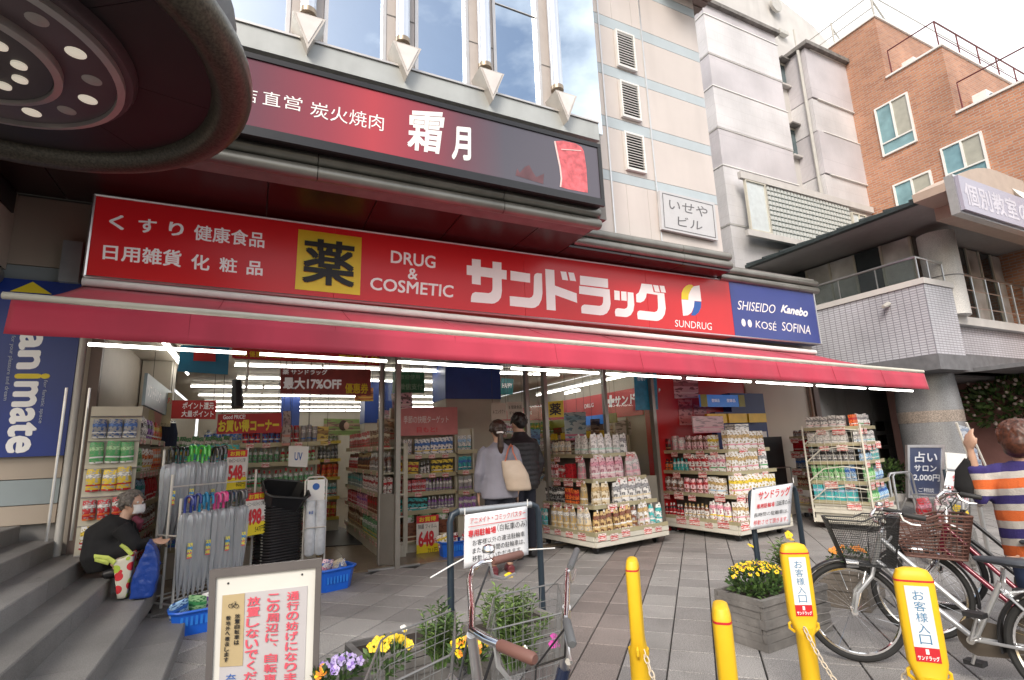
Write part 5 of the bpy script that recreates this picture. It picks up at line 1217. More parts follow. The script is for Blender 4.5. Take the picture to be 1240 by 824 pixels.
lt = LT(); tmb(lt, 'サンドラッグ', [fX(744, 480), fX(800, 470), fX(800, 484), fX(744, 493)], .04); tmb(lt, 'DRUG', [fX(708, 490), fX(719, 488), fX(719, 493), fX(708, 495)], .02); tmb(lt, 'DRUG', [fX(637, 499), fX(644, 498), fX(644, 502), fX(637, 503)], .02); lt.build('lettering', W_, rw)
polys(MB(), [[(738, 479), (741, 478.6), (741, 493), (738, 493.4)], [(735.5, 484), (744, 483), (744, 488), (735.5, 489)]], fX).build('cross', W_, rw)
ks = qy(7.6, 662, 487, 682, 485, 683, 505, 662, 506)
o = thing('hanging_sign', 'small yellow square sign with black medicine character near the tiered display', 'sign', (ks[0]+ks[2])/2); panel('board', ks, M_['yellow'], o, .02); text('薬', sub(ks, .15, .12, .85, .88), M_['black'], o, .03)
# ---- hanging signs inside
def hsign(q, m, label, texts=(), t=.012):
    o = poster('hanging_sign', q, m, label, 'sign', texts=texts, t=t)
    for k in (0, 1):
        p = q[k].lerp(q[1-k], .06); MB().tube([p, Vector((p.x, p.y, 2.86))], .003, 4).build('hanging_wire', M_['dark'], o)
    return o
ORB = mat('orange_banner', (.62, .22, .03), .5, var=.08); REDB = mat('red_banner', (.5, .03, .03), .5, var=.06); GRB = mat('green_banner', (.03, .16, .07), .5)
hsign(qy(7.35, 281, 421, 462, 431, 462, 443, 281, 434), REDB, 'long red and yellow discount strip hanging along the shop entrance', (('免税 優惠券 限定 -10% -8% -7.5% OFF', (.02, .25, .62, .8), M_['yellow'], .02), ('優惠券大特', (.68, .12, .98, .85), M_['yellow'], .04)))
hsign(qy(8.0, 340, 446, 449, 447, 449, 479, 339, 477), mat('maroon_banner', (.3, .05, .04), .4, var=.3, scale=4), 'glossy red seventeen percent off coupon banner in the centre', (('薬 サンドラッグ', (.02, .05, .5, .25), W_, .03), ('最大17%OFF', (.03, .35, .66, .82), W_, .04), ('優惠券', (.7, .55, .97, .95), M_['yellow'], .03)))
hsign(qy(8.6, 476, 451, 514, 451, 514, 476, 475, 476), GRB, 'green hanging sign with pale lettering left of the blue pillar', (('敬迎使用', (.2, .12, .85, .35), mat('pale_green_text', (.25, .42, .28), .5), .01), ('微信支付', (.2, .55, .95, .85), mat('pale_green_text', (.25, .42, .28), .5), .02)))
hsign(qy(7.3, 219, 418, 278, 421, 276, 454, 215, 450), mat('blue_poster', (.02, .19, .33), .35, var=.1), 'blue hanging payment poster with red square at the upper left', ())
bq = qy(7.28, 235, 421, 261, 422, 261, 438, 234, 437); poster('poster_patch', bq, REDB, 'red square on the blue hanging payment poster', 'poster')
hsign(qy(8.3, 182, 475, 209, 476, 206, 517, 179, 515), mat('cream_sign', (.42, .37, .23), .5), 'cream queueing sign with a small bowing figure on the left', (('「一列並び」', (.05, .14, .98, .32), M_['redp'], .02), ('お並びください', (.05, .9, .95, .98), M_['black'], 0)))
fq = FY(192, 497, 8.28); fb = MB(); fb.ball(fq+Vector((0, 0, .05)), .05, .01, .05); fb.build('figure_face', mat('skin_print', (.55, .36, .27), .6), o); fb = MB(); fb.ball(fq+Vector((0, -.001, .09)), .06, .012, .04); fb.ball(fq+Vector((0, -.001, .14)), .025, .012, .03); fb.build('figure_hair', M_['dark'], o)
fb = MB(); fb.slab([fq+Vector(v) for v in ((-.05, 0, 0), (.05, 0, 0), (.03, 0, -.2), (-.02, 0, -.2))], (0, .01, 0)).build('figure_body', mat('figure_pink', (.5, .25, .22), .6), o)
hsign(qy(9.0, 208, 485, 262, 485, 261, 508, 205, 507), REDB, 'red sign with blue bird patch seen in reverse on the left', (('ポイント還元', (.25, .1, .95, .48), W_, .02), ('大量ポイント', (.25, .55, .95, .9), W_, .02)))
obq = qy(8.1, 264, 502, 341, 500, 341, 524, 262, 526)
ob = hsign(obq, REDB, 'red bargain corner board with large yellow characters above the cans', (('お買い得コーナー', (.02, .3, .96, .92), M_['yellow'], .05), ('Good PRICE!', (.08, .05, .42, .26), W_, .02)))
hsign(qy(8.2, 343, 498, 352, 498, 352, 540, 341, 540), packmat('flyer_print', (.5, .45, .4), (.6, .25, .2), (.4, .3, .3)), 'narrow printed flyer hanging right of the bargain corner board')
hsign(qy(6.95, 768, 453, 795, 452, 797, 496, 770, 497), mat('cyan_poster', (.02, .25, .42), .4, var=.2, scale=12), 'blue payment poster on the right door leaf, upper right', (('街電ポイント', (.12, .05, .88, .2), W_, .01),))
hsign(qy(7.2, 595, 488, 613, 488, 614, 508, 595, 509), IW, 'pale aisle number board above the standing couple, left half', (('A コンタクト', (.1, .4, .9, .65), M_['dark'], 0),))
hsign(qy(7.2, 614, 487, 633, 487, 634, 506, 615, 508), IW, 'pale aisle number board above the standing couple, right half', (('B 健康食品', (.1, .2, .9, .42), M_['dark'], 0), ('ダイエット', (.1, .55, .9, .75), M_['dark'], 0)))
hsign(qy(8.0, 683, 500, 709, 499, 710, 532, 685, 534), packmat('cyan_sale_print', (.55, .65, .7), (.65, .2, .3), (.3, .5, .65), lab=(.15, .7)), 'pink and blue sale poster above the left side of the pouch display')
hsign(qy(8.6, 474, 477, 499, 475, 500, 515, 477, 513), packmat('pink_catalog', (.6, .4, .42), (.6, .2, .25), (.35, .2, .3)), 'pink catalogue strip hanging over the end shelf at the door post')
hsign(qy(9.2, 607, 458, 622, 459, 621, 478, 606, 478), mat('teal_sign', (.02, .17, .18), .4), 'small teal sign right of the blue pillar band', (('HAPPY', (.1, .3, .9, .6), W_, .02),))
# speakers / cameras under the ceiling
for px, py, Y, l in ((286, 474, 8.0, 'black spotlight hanging from the ceiling by the blue payment poster'), ):
    p = FY(px, py, Y); t = thing('ceiling_spot', l, 'spotlight', p); MB().tube([p+Vector((0, 0, .15)), p+Vector((.03, -.05, -.22))], [.06, .08], 10).build('body', M_['dark'], t); MB().tube([p+Vector((.12, 0, 0)), Vector((p.x+.12, p.y, 2.86))], .02, 6).build('stem', M_['cream'], t)
# ---- left: soft drink wall shelf
S_ = [[BG('rd', 'w', 'gn', .13, .18), BG('br', 'rd', 'w', .13, .18)], [BG('rd', 'og', 'w', .13, .2), BG('w', 'rd', 'br', .13, .2)], [BG('lb', 'w', 'tl', .14, .22), BG('rd', 'w', 'rd', .13, .2)], [BG('lg', 'w', 'gn', .13, .24), BG('w', 'yl', 'og', .13, .24), BG('og', 'rd', 'w', .13, .22)], [BG('bk', 'w', 'bl', .12, .24), BG('w', 'gy', 'bk', .12, .24), BG('pu', 'w', 'bk', .12, .24), BG('rd', 'w', 'yl', .13, .2), BG('og', 'w', 'yl', .13, .2)]]
g7, wp7 = shelf('wall_shelf', 'left wall shelf crowded with snack bags under a grey-blue drinks sign', (-1.07, 6.72, 0), radians(90), 2.05, [.3, .62, .95, 1.3, 1.66], S_, 'the left snack shelf', H=2.0, D=.38, nrow=2)
boxo('end_panel', (-.035, -.015, -.01, .42, .05, 2.0), SHM, g7, world=False)
for i, z in enumerate((.35, .62, .89, 1.16, 1.43, 1.68)):
    row((-1.46, 6.67, z), (-1.05, 6.67, z), [[BG('rd', 'w', 'gn', .12, .2)], [BG('w', 'rd', 'yl', .12, .22)], [BG('rd', 'og', 'w', .11, .2)], [BG('yl', 'rd', 'w', .12, .22)], [BG('gn', 'w', 'lg', .12, .22)], [BG('gy', 'w', 'bl', .12, .2)]][i], '%s peg row on the near end of the left snack shelf' % ['lowest', 'second lowest', 'third lowest', 'third', 'second', 'top'][i], back=-.02)
    MB().tube([(-1.48, 6.655, z+.215), (-1.04, 6.655, z+.215)], .006, 5).build('peg_bar', M_['alu'], g7)
ds = boxo('header_sign', (0, 2.0, -.02, .01, 2.02, 2.36), mat('grey_blue_header', (.20, .27, .31), .4), g7, world=False)
text('ソフトドリンク', [wp7(.1, -.02, 2.26), wp7(1.0, -.02, 2.26), wp7(1.0, -.02, 2.12), wp7(.1, -.02, 2.12)], W_, g7, .01)
# tall fixtures in the left middle
g8, _ = shelf('aisle_shelf', 'low shelf of blue and teal boxes behind the umbrella rack', (-.9, 8.0, 0), 0, .75, [.35, .6, .85, 1.1, 1.35], [[BX('bl', 'tl', 'w', .14, .2)], [BX('tl', 'bl', 'w', .14, .2)], [BX('tl', 'w', 'bl', .14, .2)], [BX('bl', 'lb', 'w', .14, .2)], [BX('tl', 'bl', 'yl', .14, .2)]], 'the teal box shelf', H=1.6, D=.4)
g9, _ = shelf('aisle_shelf', 'shelf of colourful cans and bottles under the red bargain corner board', (-.15, 8.3, 0), 0, 1.05, [.3, .65, 1.0, 1.33, 1.6], [[BT('br', 'w', 'rd', .07, .2)], [BT('gn', 'w', 'lg', .07, .2)], [BT('gn', 'rd', 'w', .065, .22)], [BT('gn', 'gy', 'w', .065, .22), BT('lg', 'w', 'rd', .065, .22)], [CN_('rd', 'w', 'bl', .075, .2), CN_('bl', 'w', 'rd', .075, .2), CN_('rd', 'w', 'gy', .075, .2), CN_('gy', 'bl', 'w', .075, .2)]], 'the bargain corner shelf', H=1.86, D=.4)
g10, _ = shelf('aisle_shelf', 'back shelf of small mixed goods between bargain corner and end shelf', (-.9, 12.2, 0), 0, 2.6, [.3, .7, 1.1, 1.45, 1.75], [[BX('gy', 'w', 'bk', .3, .25)], [BT('bk', 'gy', 'w', .16, .25), BT('tl', 'w', 'gy', .16, .25)], [BT('gy', 'tl', 'w', .16, .25)], [BX('w', 'gy', 'rd', .3, .25), BG('gn', 'w', 'gy', .2, .25)], [BT('bl', 'gy', 'w', .15, .22)]], 'the back shelf', H=2.0)
g11, _ = shelf('aisle_shelf', 'peg rack of small hanging goods right of the left wall pier', (-1.1, 9.3, 0), 0, .8, [.5, .85, 1.2, 1.5], [[HG('bk', 'gy', 'w', .07, .25)], [HG('gy', 'w', 'rd', .07, .25)], [HG('w', 'rd', 'gn', .08, .25)], [HG('gn', 'yl', 'w', .08, .22)]], 'the left peg rack', H=1.75, D=.3)
# navy gloves hanging on a rail
gr = thing('hanging_rail', 'rail of navy sleeves hanging left of the bargain corner', 'clothes rail', (-.6, 8.6, 1.8)); p0, p1 = FY(188, 512, 8.6), FY(213, 512, 8.6)
MB().tube([p0, p1], .012, 6).build('rail', M_['alu'], gr)
for k in range(8):
    p = p0.lerp(p1, (k+.5)/8); MB().lathe([(.0001, -.32), (.045, -.32), (.05, -.15), (.02, -.02), (.01, .02)], p, 8, sy=.5).build('navy_sleeve', mat('navy_cloth', (.012, .02, .05), .8), gr)
# mat
dm = MB().slab([G(387, 664)+Vector((0, 0, .0)), G(446, 660), G(415, 640), G(382, 641)], (0, 0, .012)).build('door_mat', M_['dark']); dm.location.z = .01
props(dm, 'dark rectangular floor mat inside the shop entrance', 'door mat')

# more hanging cards and boards that fill the front of the shop
hsign(qy(8.4, 373, 516, 398, 517, 397, 540, 372, 539), packmat('yellow_notice_print', (.6, .45, .08), (.7, .6, .3), (.35, .2, .05)), 'yellow notice card hanging left of the green shampoo poster')
hsign(qy(8.0, 457, 508, 481, 507, 480, 532, 457, 533), packmat('tan_notice_print', (.42, .32, .2), (.5, .12, .08), (.25, .18, .1)), 'tan framed notice card hanging beside the first glass door post')
hsign(qy(7.7, 350, 540, 374, 541, 372, 566, 349, 565), M_['white'], 'plain white card with a blue mark above the bag stand', (('UV', (.3, .3, .7, .7), M_['bluep'], .02),))
hsign(qy(9.4, 430, 470, 452, 470, 452, 486, 430, 486), packmat('orange_board_print', (.55, .2, .05), (.7, .5, .1), (.3, .08, .03)), 'small orange board hanging below the coupon banner')
hsign(qy(9.6, 466, 497, 476, 497, 476, 520, 465, 520), packmat('pink_strip_print', (.6, .3, .35), (.6, .15, .2), (.7, .6, .6)), 'narrow pink strip hanging behind the first glass door post')
hsign(qy(8.8, 686, 515, 700, 514, 700, 532, 686, 533), packmat('grey_board_print', (.35, .3, .28), (.6, .5, .4), (.1, .08, .07)), 'grey printed card behind the pink and blue sale poster')
hsign(qy(8.2, 715, 508, 742, 506, 742, 526, 716, 528), packmat('brown_round_print', (.22, .15, .11), (.5, .4, .3), (.08, .05, .04)), 'dark brown printed board above the pouch display')
hsign(qy(7.9, 745, 510, 768, 508, 768, 526, 746, 528), packmat('lilac_notice_print', (.5, .47, .5), (.55, .5, .55), (.3, .28, .3)), 'pale lilac notice right of the brown board above the pouch display')
hsign(qy(8.4, 640, 520, 654, 520, 654, 548, 640, 548), packmat('blue_pack_print', (.15, .35, .6), (.7, .7, .72), (.1, .2, .45)), 'blue printed card beside the short haired person')
hsign(qy(7.5, 482, 478, 497, 476, 498, 494, 483, 496), packmat('pink_face_print', (.6, .33, .36), (.65, .5, .45), (.15, .08, .08)), 'pink face card pinned over the pink catalogue strip')
g12, _ = shelf('aisle_shelf', 'narrow peg shelf of blue and purple packets at the right side of the end shelf', (2.84, 7.75, 0), 0, .32, [.5, .8, 1.1, 1.4], [[HG('pu', 'pk', 'w', .07, .2)], [HG('gy', 'pu', 'w', .07, .2)], [HG('tl', 'w', 'bl', .07, .22)], [HG('w', 'tl', 'lb', .07, .22)]], 'the narrow peg shelf', H=1.75, D=.2)
g13, _ = shelf('aisle_shelf', 'shelf of bright bagged sweets behind the umbrella sleeve stand', (.15, 9.2, 0), 0, .75, [.25, .55, .85, 1.15, 1.45], [[BG('rd', 'gd', 'w', .12, .22)], [BG('og', 'rd', 'yl', .12, .22)], [BG('gn', 'lg', 'w', .12, .22)], [BG('tl', 'w', 'bk', .11, .22)], [BG('gy', 'w', 'tl', .11, .22)]], 'the sweets shelf', H=1.7, D=.3)
# ================================================================== STREET THINGS
WIRE = mat('white_wire', (.62, .60, .55), .4, .1, var=.05)
ur = thing('umbrella_rack', 'white wire rack with two rows of hanging umbrellas at the left of the entrance', 'rack', (-.7, 6.4, 0))
ax = Vector((.77, .64, 0)); nn = Vector((.64, -.77, 0)); RB = Vector((-.80, 6.46, 0)); Wd = .98
def zpx(p, py): return zat(p.x, p.y, py)
fr = []
for k, (off, pyl) in enumerate(((0, 545), (.16, 575), (.32, 604))):
    a = RB+nn*off; b = a+ax*Wd; z = zpx(a, pyl); fr.append((a, b, z))
    for p in (a, b): MB().tube([(p.x, p.y, .06), (p.x, p.y, z)], .013, 8).build('post', WIRE, ur)
    for zz in (z-.12, .14): MB().tube([(a.x, a.y, zz), (b.x, b.y, zz)], .008, 6).build('cross_bar', WIRE, ur)
for e in (0, 1):
    for zz in (.10, fr[2][2]-.35): MB().tube([(fr[0][e].x, fr[0][e].y, zz), (fr[2][e].x, fr[2][e].y, zz)], .009, 6).build('side_bar', WIRE, ur)
    for k in (0, 2): p = fr[k][e]; MB().tube([(p.x-.012, p.y, .035), (p.x+.012, p.y, .035)], .034, 10).build('caster', M_['dark'], ur)
VIN = glassy('clear_vinyl', (.74, .78, .82), .12, .12, haze=.34)
def hmat(n, c): return mat('handle_'+n, c, .15, var=.1, coat=.5)
HC = dict(black=(.015, .015, .015), green=(.10, .62, .10), navy=(.03, .05, .25), blue=(.03, .25, .45), pink=(.70, .08, .28), grey=(.12, .12, .13))
UM = {}
def umbrella(c, Lh):
    """folded umbrella hanging by a loop: handle up, tip down; origin at the bar"""
    if c in UM: return UM[c]
    h = MB(); P = [(0, .0, -.10)]+[(0, .0, .0)]+[(0, -.04+.04*cos(a), .04*sin(a)+.02) for a in [pi*i/8 for i in range(9)]]+[(0, -.08, -.03)]
    h.tube(P, .0135, 8); hm = h.mesh('handle', hmat(c, HC[c]))
    b = MB(); vs = []; n = 14
    prof = [(.015, -.10), (.044, -.125), (.052, -.17), (.050, -.3), (.044, -.5), (.034, -.68), (.018, -.82), (.005, -.88)]
    for r, z in prof:
        for j in range(n):
            rr = r*(1.0+.2*(1 if j % 2 else -1)*(1 if r > .02 else 0)+.1*sin(j*2.3+z*9)); vs.append((rr*cos(2*pi*j/n), rr*sin(2*pi*j/n)*.7, z))
    b.add(vs, [(i*n+j, i*n+(j+1) % n, (i+1)*n+(j+1) % n, (i+1)*n+j) for i in range(len(prof)-1) for j in range(n)], True)
    bm = b.mesh('canopy', VIN); r_ = MB().tube([(0, 0, -.1), (0, 0, -.95)], .004, 6).mesh('shaft', M_['chrome'])
    tg = MB(); tg.box(-.022, .022, -.05, -.047, -.52, -.38); tm = tg.mesh('tag', packmat('rainbow_tag', (.8, .7, .1), (.8, .1, .1), (.1, .35, .7), lab=(.3, .6)))
    UM[c] = (hm, bm, r_, tm); return UM[c]
def hang_row(a, b, z, colors, where):
    n = len(colors)
    for i, c in enumerate(colors):
        p = a.lerp(b, (i+.6)/n)+nn*.03; hm, bm, sm, tm = umbrella(c, .9)
        t = thing('umbrella', 'clear vinyl umbrella with %s handle, %s' % (c, where), 'umbrella', (p.x+rp_.uniform(-.008, .008), p.y, z+rp_.uniform(-.02, .006)), math.atan2(ax.y, ax.x)+rp_.uniform(-.35, .35), 'umbrellas with %s handles, %s' % (c, where))
        link('handle', hm, t, False); link('canopy', bm, t, False); link('shaft', sm, t, False)
        if i % 4 == 1: link('tag', tm, t, False)
hang_row(fr[0][0], fr[0][0].lerp(fr[0][1], .68), fr[0][2]-.03, ['black']*4+['green']*5+['black', 'grey', 'grey', 'black'], 'back row of the rack')
hang_row(fr[2][0], fr[2][0].lerp(fr[2][1], .72), fr[2][2]-.03, ['navy']*3+['blue']*3+['pink']*3+['grey']*5, 'front row of the rack')
p = fr[0][0].lerp(fr[0][1], .84)+nn*.03; pricesign((p.x, p.y, fr[0][2]-.46), .26, .44, math.atan2(ax.y, ax.x), '548', '60cmビニールジャンプ傘', 'yellow and white 548 yen price sign on the back row of the umbrella rack', tot='602円')
p = fr[2][0].lerp(fr[2][1], .86)+nn*.03; pricesign((p.x, p.y, fr[2][2]-.47), .27, .45, math.atan2(ax.y, ax.x), '498', 'ビニールジャンプ傘', 'yellow and white 498 yen price sign on the front row of the umbrella rack', tot='547円')
# stack of black shopping baskets
bx0, by0 = .33, 7.0
bz = zat(bx0, by0, 600)
BKm = mat('black_basket_plastic', (.016, .016, .017), .4, var=.2)
def basketmesh(w, d, h, m, rim=.012, holes=True):
    mb = MB(); a, b = w/2, d/2; s = .84
    def ringp(k, z, r=.06): 
        x, y = a*k, b*k; return [(x-r, -y, z), (x, -y+r, z), (x, y-r, z), (x-r, y, z), (-x+r, y, z), (-x, y-r, z), (-x, -y+r, z), (-x+r, -y, z)]
    R0 = ringp(s, 0); R1 = ringp(1, h); R2 = ringp(1.0, h); R3 = ringp(s*.98, .008)
    i0 = len(mb.v); vs = R0+R1+[(x*.97, y*.97, z) for x, y, z in R2]+[(x*.96, y*.96, .01) for x, y, z in R3]
    mb.add(vs, [(j, (j+1) % 8, 8+(j+1) % 8, 8+j) for j in range(8)]+[(8+j, 8+(j+1) % 8, 16+(j+1) % 8, 16+j) for j in range(8)]+[(16+j, 16+(j+1) % 8, 24+(j+1) % 8, 24+j) for j in range(8)]+[tuple(range(24, 32)), tuple(range(7, -1, -1))])
    mb.tube(ringp(1.03, h-.004), rim, 6, closed=True)
    return mb.mesh('basket', m)
bk_m = basketmesh(.44, .32, .21, BKm)
nb_ = 24; dz = (bz-.21)/(nb_-1)*.92
for i in range(nb_):
    o = link('shopping_basket', bk_m); o.location = (bx0+rp_.uniform(-.005, .005), by0+rp_.uniform(-.005, .005), .05+i*dz); o.rotation_euler = (0, 0, radians(22)+rp_.uniform(-.02, .02))
    if i == nb_-1: o.rotation_euler = (radians(30), radians(8), radians(14)); o.location.z += .10; o.scale = (1.12,)*3; props(o, 'topmost black shopping basket, tilted on the tall stack by the umbrellas', 'basket', 'black baskets in the tall stack')
    else: props(o, 'black shopping basket nested in the tall stack beside the umbrella rack', 'basket', 'black baskets in the tall stack')
# plastic sleeve stand
sx_, sy_ = .72, 6.95
ps = thing('bag_stand', 'white stand of plastic umbrella sleeves with a blue symbol board by the door', 'stand', (sx_, sy_, 0))
zt = zat(sx_, sy_, 578)
MB().tube([(sx_-.12, sy_, .03), (sx_-.12, sy_, zt-.04), (sx_-.08, sy_, zt), (sx_+.08, sy_, zt), (sx_+.12, sy_, zt-.04), (sx_+.12, sy_, .03)], .012, 8).build('frame', WIRE, ps)
boxo('board', (sx_-.1, sx_+.1, sy_-.015, sy_-.005, zt-.27, zt-.03), M_['white'], ps); 
MB().lathe([(.0001, 0), (.04, 0), (.04, .004)], n=18, M=Matrix.Translation((sx_, sy_-.016, zt-.11)) @ Matrix.Rotation(pi/2, 4, 'X')).build('blue_disc', M_['bluep'], ps)
SLV = mat('white_poly_sleeve', (.62, .65, .68), .35, var=.12, scale=20, bump=.6, bscale=35)
for dx in (-.055, .06):
    mb = MB(); mb.lathe([(.03, .28), (.055, .3), (.06, .55), (.055, .9), (.045, zt-.36), (.03, zt-.3)], (sx_+dx, sy_-.05, 0), 12, sy=.7); mb.build('sleeve_roll', SLV, ps)
text('傘 袋', [Vector((sx_-.08, sy_-.1, zt-.38)), Vector((sx_-.03, sy_-.1, zt-.38)), Vector((sx_-.03, sy_-.1, .75)), Vector((sx_-.08, sy_-.1, .75))], M_['bluep'], ps, .02)
MB().tube([(sx_-.12, sy_-.1, .6), (sx_+.12, sy_-.1, .6)], .008, 6).build('cross_bar', WIRE, ps)
boxo('foot', (sx_-.16, sx_+.16, sy_-.16, sy_+.12, .004, .03), M_['alu'], ps)
# blue shopping baskets with goods
BBL = mat('blue_basket_plastic', (.01, .12, .62), .32, var=.08, coat=.2)
bbm = basketmesh(.40, .28, .20, BBL, .014)
def bluebasket(x, y, rz, label, goods, sc=1):
    t = thing('blue_basket', label, 'basket', (x, y, 0), rz)
    link('tub', bbm, t, False).scale = (sc, sc, sc)
    sl_ = MB()
    for k in range(7): sl_.box(-.12+k*.036, -.10+k*.036, -.137*sc, -.1345*sc, .08, .15)
    sl_.build('vent_slots', mat('slot_blue', (.02, .2, .7), .4), t, False, kind='stuff')
    for i, (a, b, c) in enumerate(goods):
        me = prod('bag', a, b, c, .15, .17, .06)
        o = link('packet', me); an = rp_.uniform(0, 6.28); R_ = Matrix.Rotation(rz, 3, 'Z') @ Vector((-.13+.27*i/max(1, len(goods)-1), rp_.uniform(-.05, .05), 0))
        o.location = (x+R_.x*sc, y+R_.y*sc, .13); o.rotation_euler = (rp_.uniform(-.6, .6), rp_.uniform(-.6, .6), an); props(o, '%s-%s packet in the %s' % (CN[a], CN[b], label.split(' with ')[0]), 'packet', 'packets in the '+label.split(' with ')[0])
bluebasket(-.36, 5.62, radians(10), 'blue basket at the foot of the umbrella rack with loose packets', [('lb', 'w', 'bl'), ('lg', 'w', 'gn'), ('w', 'pk', 'pu')], .95)
bluebasket(.46, 6.38, radians(60), 'blue basket half hidden by the notice board with packets', [('w', 'rd', 'pk'), ('lp', 'w', 'bl'), ('w', 'pk', 'bl')])
bluebasket(.86, 6.42, radians(18), 'blue basket right of the notice board with pink packets', [('w', 'rd', 'pk'), ('lp', 'w', 'bl'), ('w', 'pk', 'bl'), ('cr', 'og', 'w')], 1.12)
bluebasket(2.58, 7.3, radians(5), 'blue basket between end shelf and pillar with packets', [('w', 'rd', 'yl'), ('w', 'lb', 'rd'), ('gy', 'w', 'rd')])
bluebasket(3.55, 7.5, radians(5), 'blue basket behind the barrier near the couple with packets', [('w', 'lb', 'yl'), ('bl', 'w', 'gy')])
# ---- bollards
YP = mat('bollard_yellow', (.78, .48, .012), .5, var=.07, scale=3, bump=.08, dirt=.22); RLN = mat('bollard_red_line', (.55, .02, .03), .45)
def bollard(x, y, rz, label, faced, ztop=.86):
    t = thing('bollard', label, 'bollard', (x, y, 0), rz)
    prof = [(.046, .048, 0), (.046, .048, .39), (.052, .047, .41), (.060, .041, .435), (.068, .036, .46), (.073, .034, .48), (.074, .034, .60), (.074, .034, .80), (.070, .032, ztop-.035), (.058, .026, ztop-.01), (.03, .014, ztop)]
    mb = MB(); n = 20; vs = []
    for a, b, z in prof:
        for j in range(n):
            c, s = cos(2*pi*j/n), sin(2*pi*j/n); k = 1 if z < .41 else .55
            vs.append((a*math.copysign(abs(c)**k, c), b*math.copysign(abs(s)**k, s), z))
    mb.add(vs, [(i*n+j, i*n+(j+1) % n, (i+1)*n+(j+1) % n, (i+1)*n+j) for i in range(len(prof)-1) for j in range(n)]+[tuple((len(prof)-1)*n+j for j in range(n))], True)
    mb.build('post', YP, t, False)
    rm = MB(); vs = []
    for z in (ztop-.055, ztop-.047):
        for j in range(n):
            c, s = cos(2*pi*j/n), sin(2*pi*j/n); k = .55; vs.append((.0745*math.copysign(abs(c)**k, c), .0345*math.copysign(abs(s)**k, s), z))
    rm.add(vs, [(j, (j+1) % n, n+(j+1) % n, n+j) for j in range(n)]).build('red_line', RLN, t, False)
    MB().lathe([(.05, .405), (.0515, .405), (.0515, .43), (.05, .43)], n=20).build('collar', YP, t, False)
    for s in (-1, 1): MB().tube([(s*.05, 0, .40), (s*.075, 0, .42), (s*.075, 0, .44), (s*.05, 0, .46)], .008, 6).build('chain_ear', YP, t, False)
    if faced:
        R_ = Matrix.Translation((x, y, 0)) @ Matrix.Rotation(rz, 4, 'Z'); yy = -.0352
        boxo('white_label', (-.044, .044, yy, yy+.002, .545, .79), mat('label_white', (.72, .74, .76), .35), t, world=False); boxo('red_label', (-.044, .044, yy, yy+.002, .488, .544), RLN, t, world=False)
        q = [R_ @ Vector(v) for v in ((-.02, yy, .775), (.022, yy, .775), (.022, yy, .555), (-.02, yy, .555))]
        vtext(MB(), 'お客様入口', q, .01, .001).build('lettering', mat('blue_letters', (.05, .2, .38), .5), t)
        text('サンドラッグ', [R_ @ Vector(v) for v in ((-.038, yy, .514), (.038, yy, .514), (.038, yy, .495), (-.038, yy, .495))], W_, t, .03, .001)
        lg = MB(); lg.box(-.006, .006, yy-.001, yy, .519, .539); lg.build('logo', W_, t, False)
    return t
bollard(1.81, 2.35, radians(48), 'plain yellow bollard seen edge-on beside the blue bicycle handlebar', False)
bollard(1.58, 1.55, radians(45), 'short-looking plain yellow bollard at the bottom edge, nearest to the viewer', False)
bollard(2.77, 2.13, radians(-33), 'yellow bollard with a white customer entrance label before the pansy planter', True)
bollard(2.66, 1.47, radians(-50), 'yellow bollard with customer entrance label in front of the bicycle wheel', True)
CHN = mat('ivory_chain', (.60, .52, .40), .5)
def chain(name, P, label, n):
    t = thing(name, label, 'chain', P[0]); P = [Vector(p) for p in P]
    lk = MB(); lk.tube([(.02*cos(a), 0, .011*sin(a)) for a in [2*pi*i/10 for i in range(10)]], .0035, 5, closed=True); me = lk.mesh('chain_link', CHN)
    L_ = [(b-a).length for a, b in zip(P, P[1:])]; T = sum(L_); k = int(T/.032)
    for i in range(k):
        d = T*(i+.5)/k; j = 0
        while j < len(L_)-1 and d > L_[j]: d -= L_[j]; j += 1
        p = P[j].lerp(P[j+1], d/L_[j]); dr = (P[j+1]-P[j]).normalized()
        o = link('chain_link', me, t); o.location = p; o.rotation_mode = 'QUATERNION'; o.rotation_quaternion = dr.to_track_quat('X', 'Z') @ __import__('mathutils').Quaternion((1, 0, 0), (i % 2)*pi/2)
def cat(a, b, sag, n=12):
    a, b = Vector(a), Vector(b); return [a.lerp(b, i/n)-Vector((0, 0, sag*4*(i/n)*(1-i/n))) for i in range(n+1)]
chain('plastic_chain', cat((2.72, 2.09, .44), (2.62, 1.53, .44), .25), 'ivory plastic chain hanging between the two labelled bollards', 20)
chain('plastic_chain', cat((1.80, 2.30, .44), (1.60, 1.6, .42), .2), 'ivory plastic chain hanging between the two plain bollards', 20)
# ---- barriers with banners
DBL = mat('barrier_dark_blue', (.022, .035, .05), .4, .2, var=.1); TBAR = mat('barrier_grey_bar', (.36, .38, .40), .35, .6)
def barrier(a, b, ztop, label, sa):
    t = thing('barrier', label, 'barrier', (a[0], a[1], 0)); a, b = Vector((*a, 0)), Vector((*b, 0)); d = (b-a).normalized()
    for p, s in ((a, 1), (b, -1)):
        MB().tube([p, p+Vector((0, 0, ztop-.07)), p+Vector((0, 0, ztop-.02))+d*s*.02, p+Vector((0, 0, ztop))+d*s*.07], .025, 10).build('leg', DBL, t)
    MB().tube([a+d*.07+Vector((0, 0, ztop)), b-d*.07+Vector((0, 0, ztop))], .0255, 10).build('top_bar', TBAR, t)
    return t
barrier((1.35, 3.88), (2.12, 3.92), .985, 'dark blue tube barrier carrying the left parking notice', 1)
barrier((4.28, 3.68), (5.05, 3.77), .95, 'dark blue tube barrier behind the pansies carrying the right parking notice', 1)
SHT = mat('white_sheet', (.68, .69, .72), .5, var=.03, bump=.15, bscale=7)
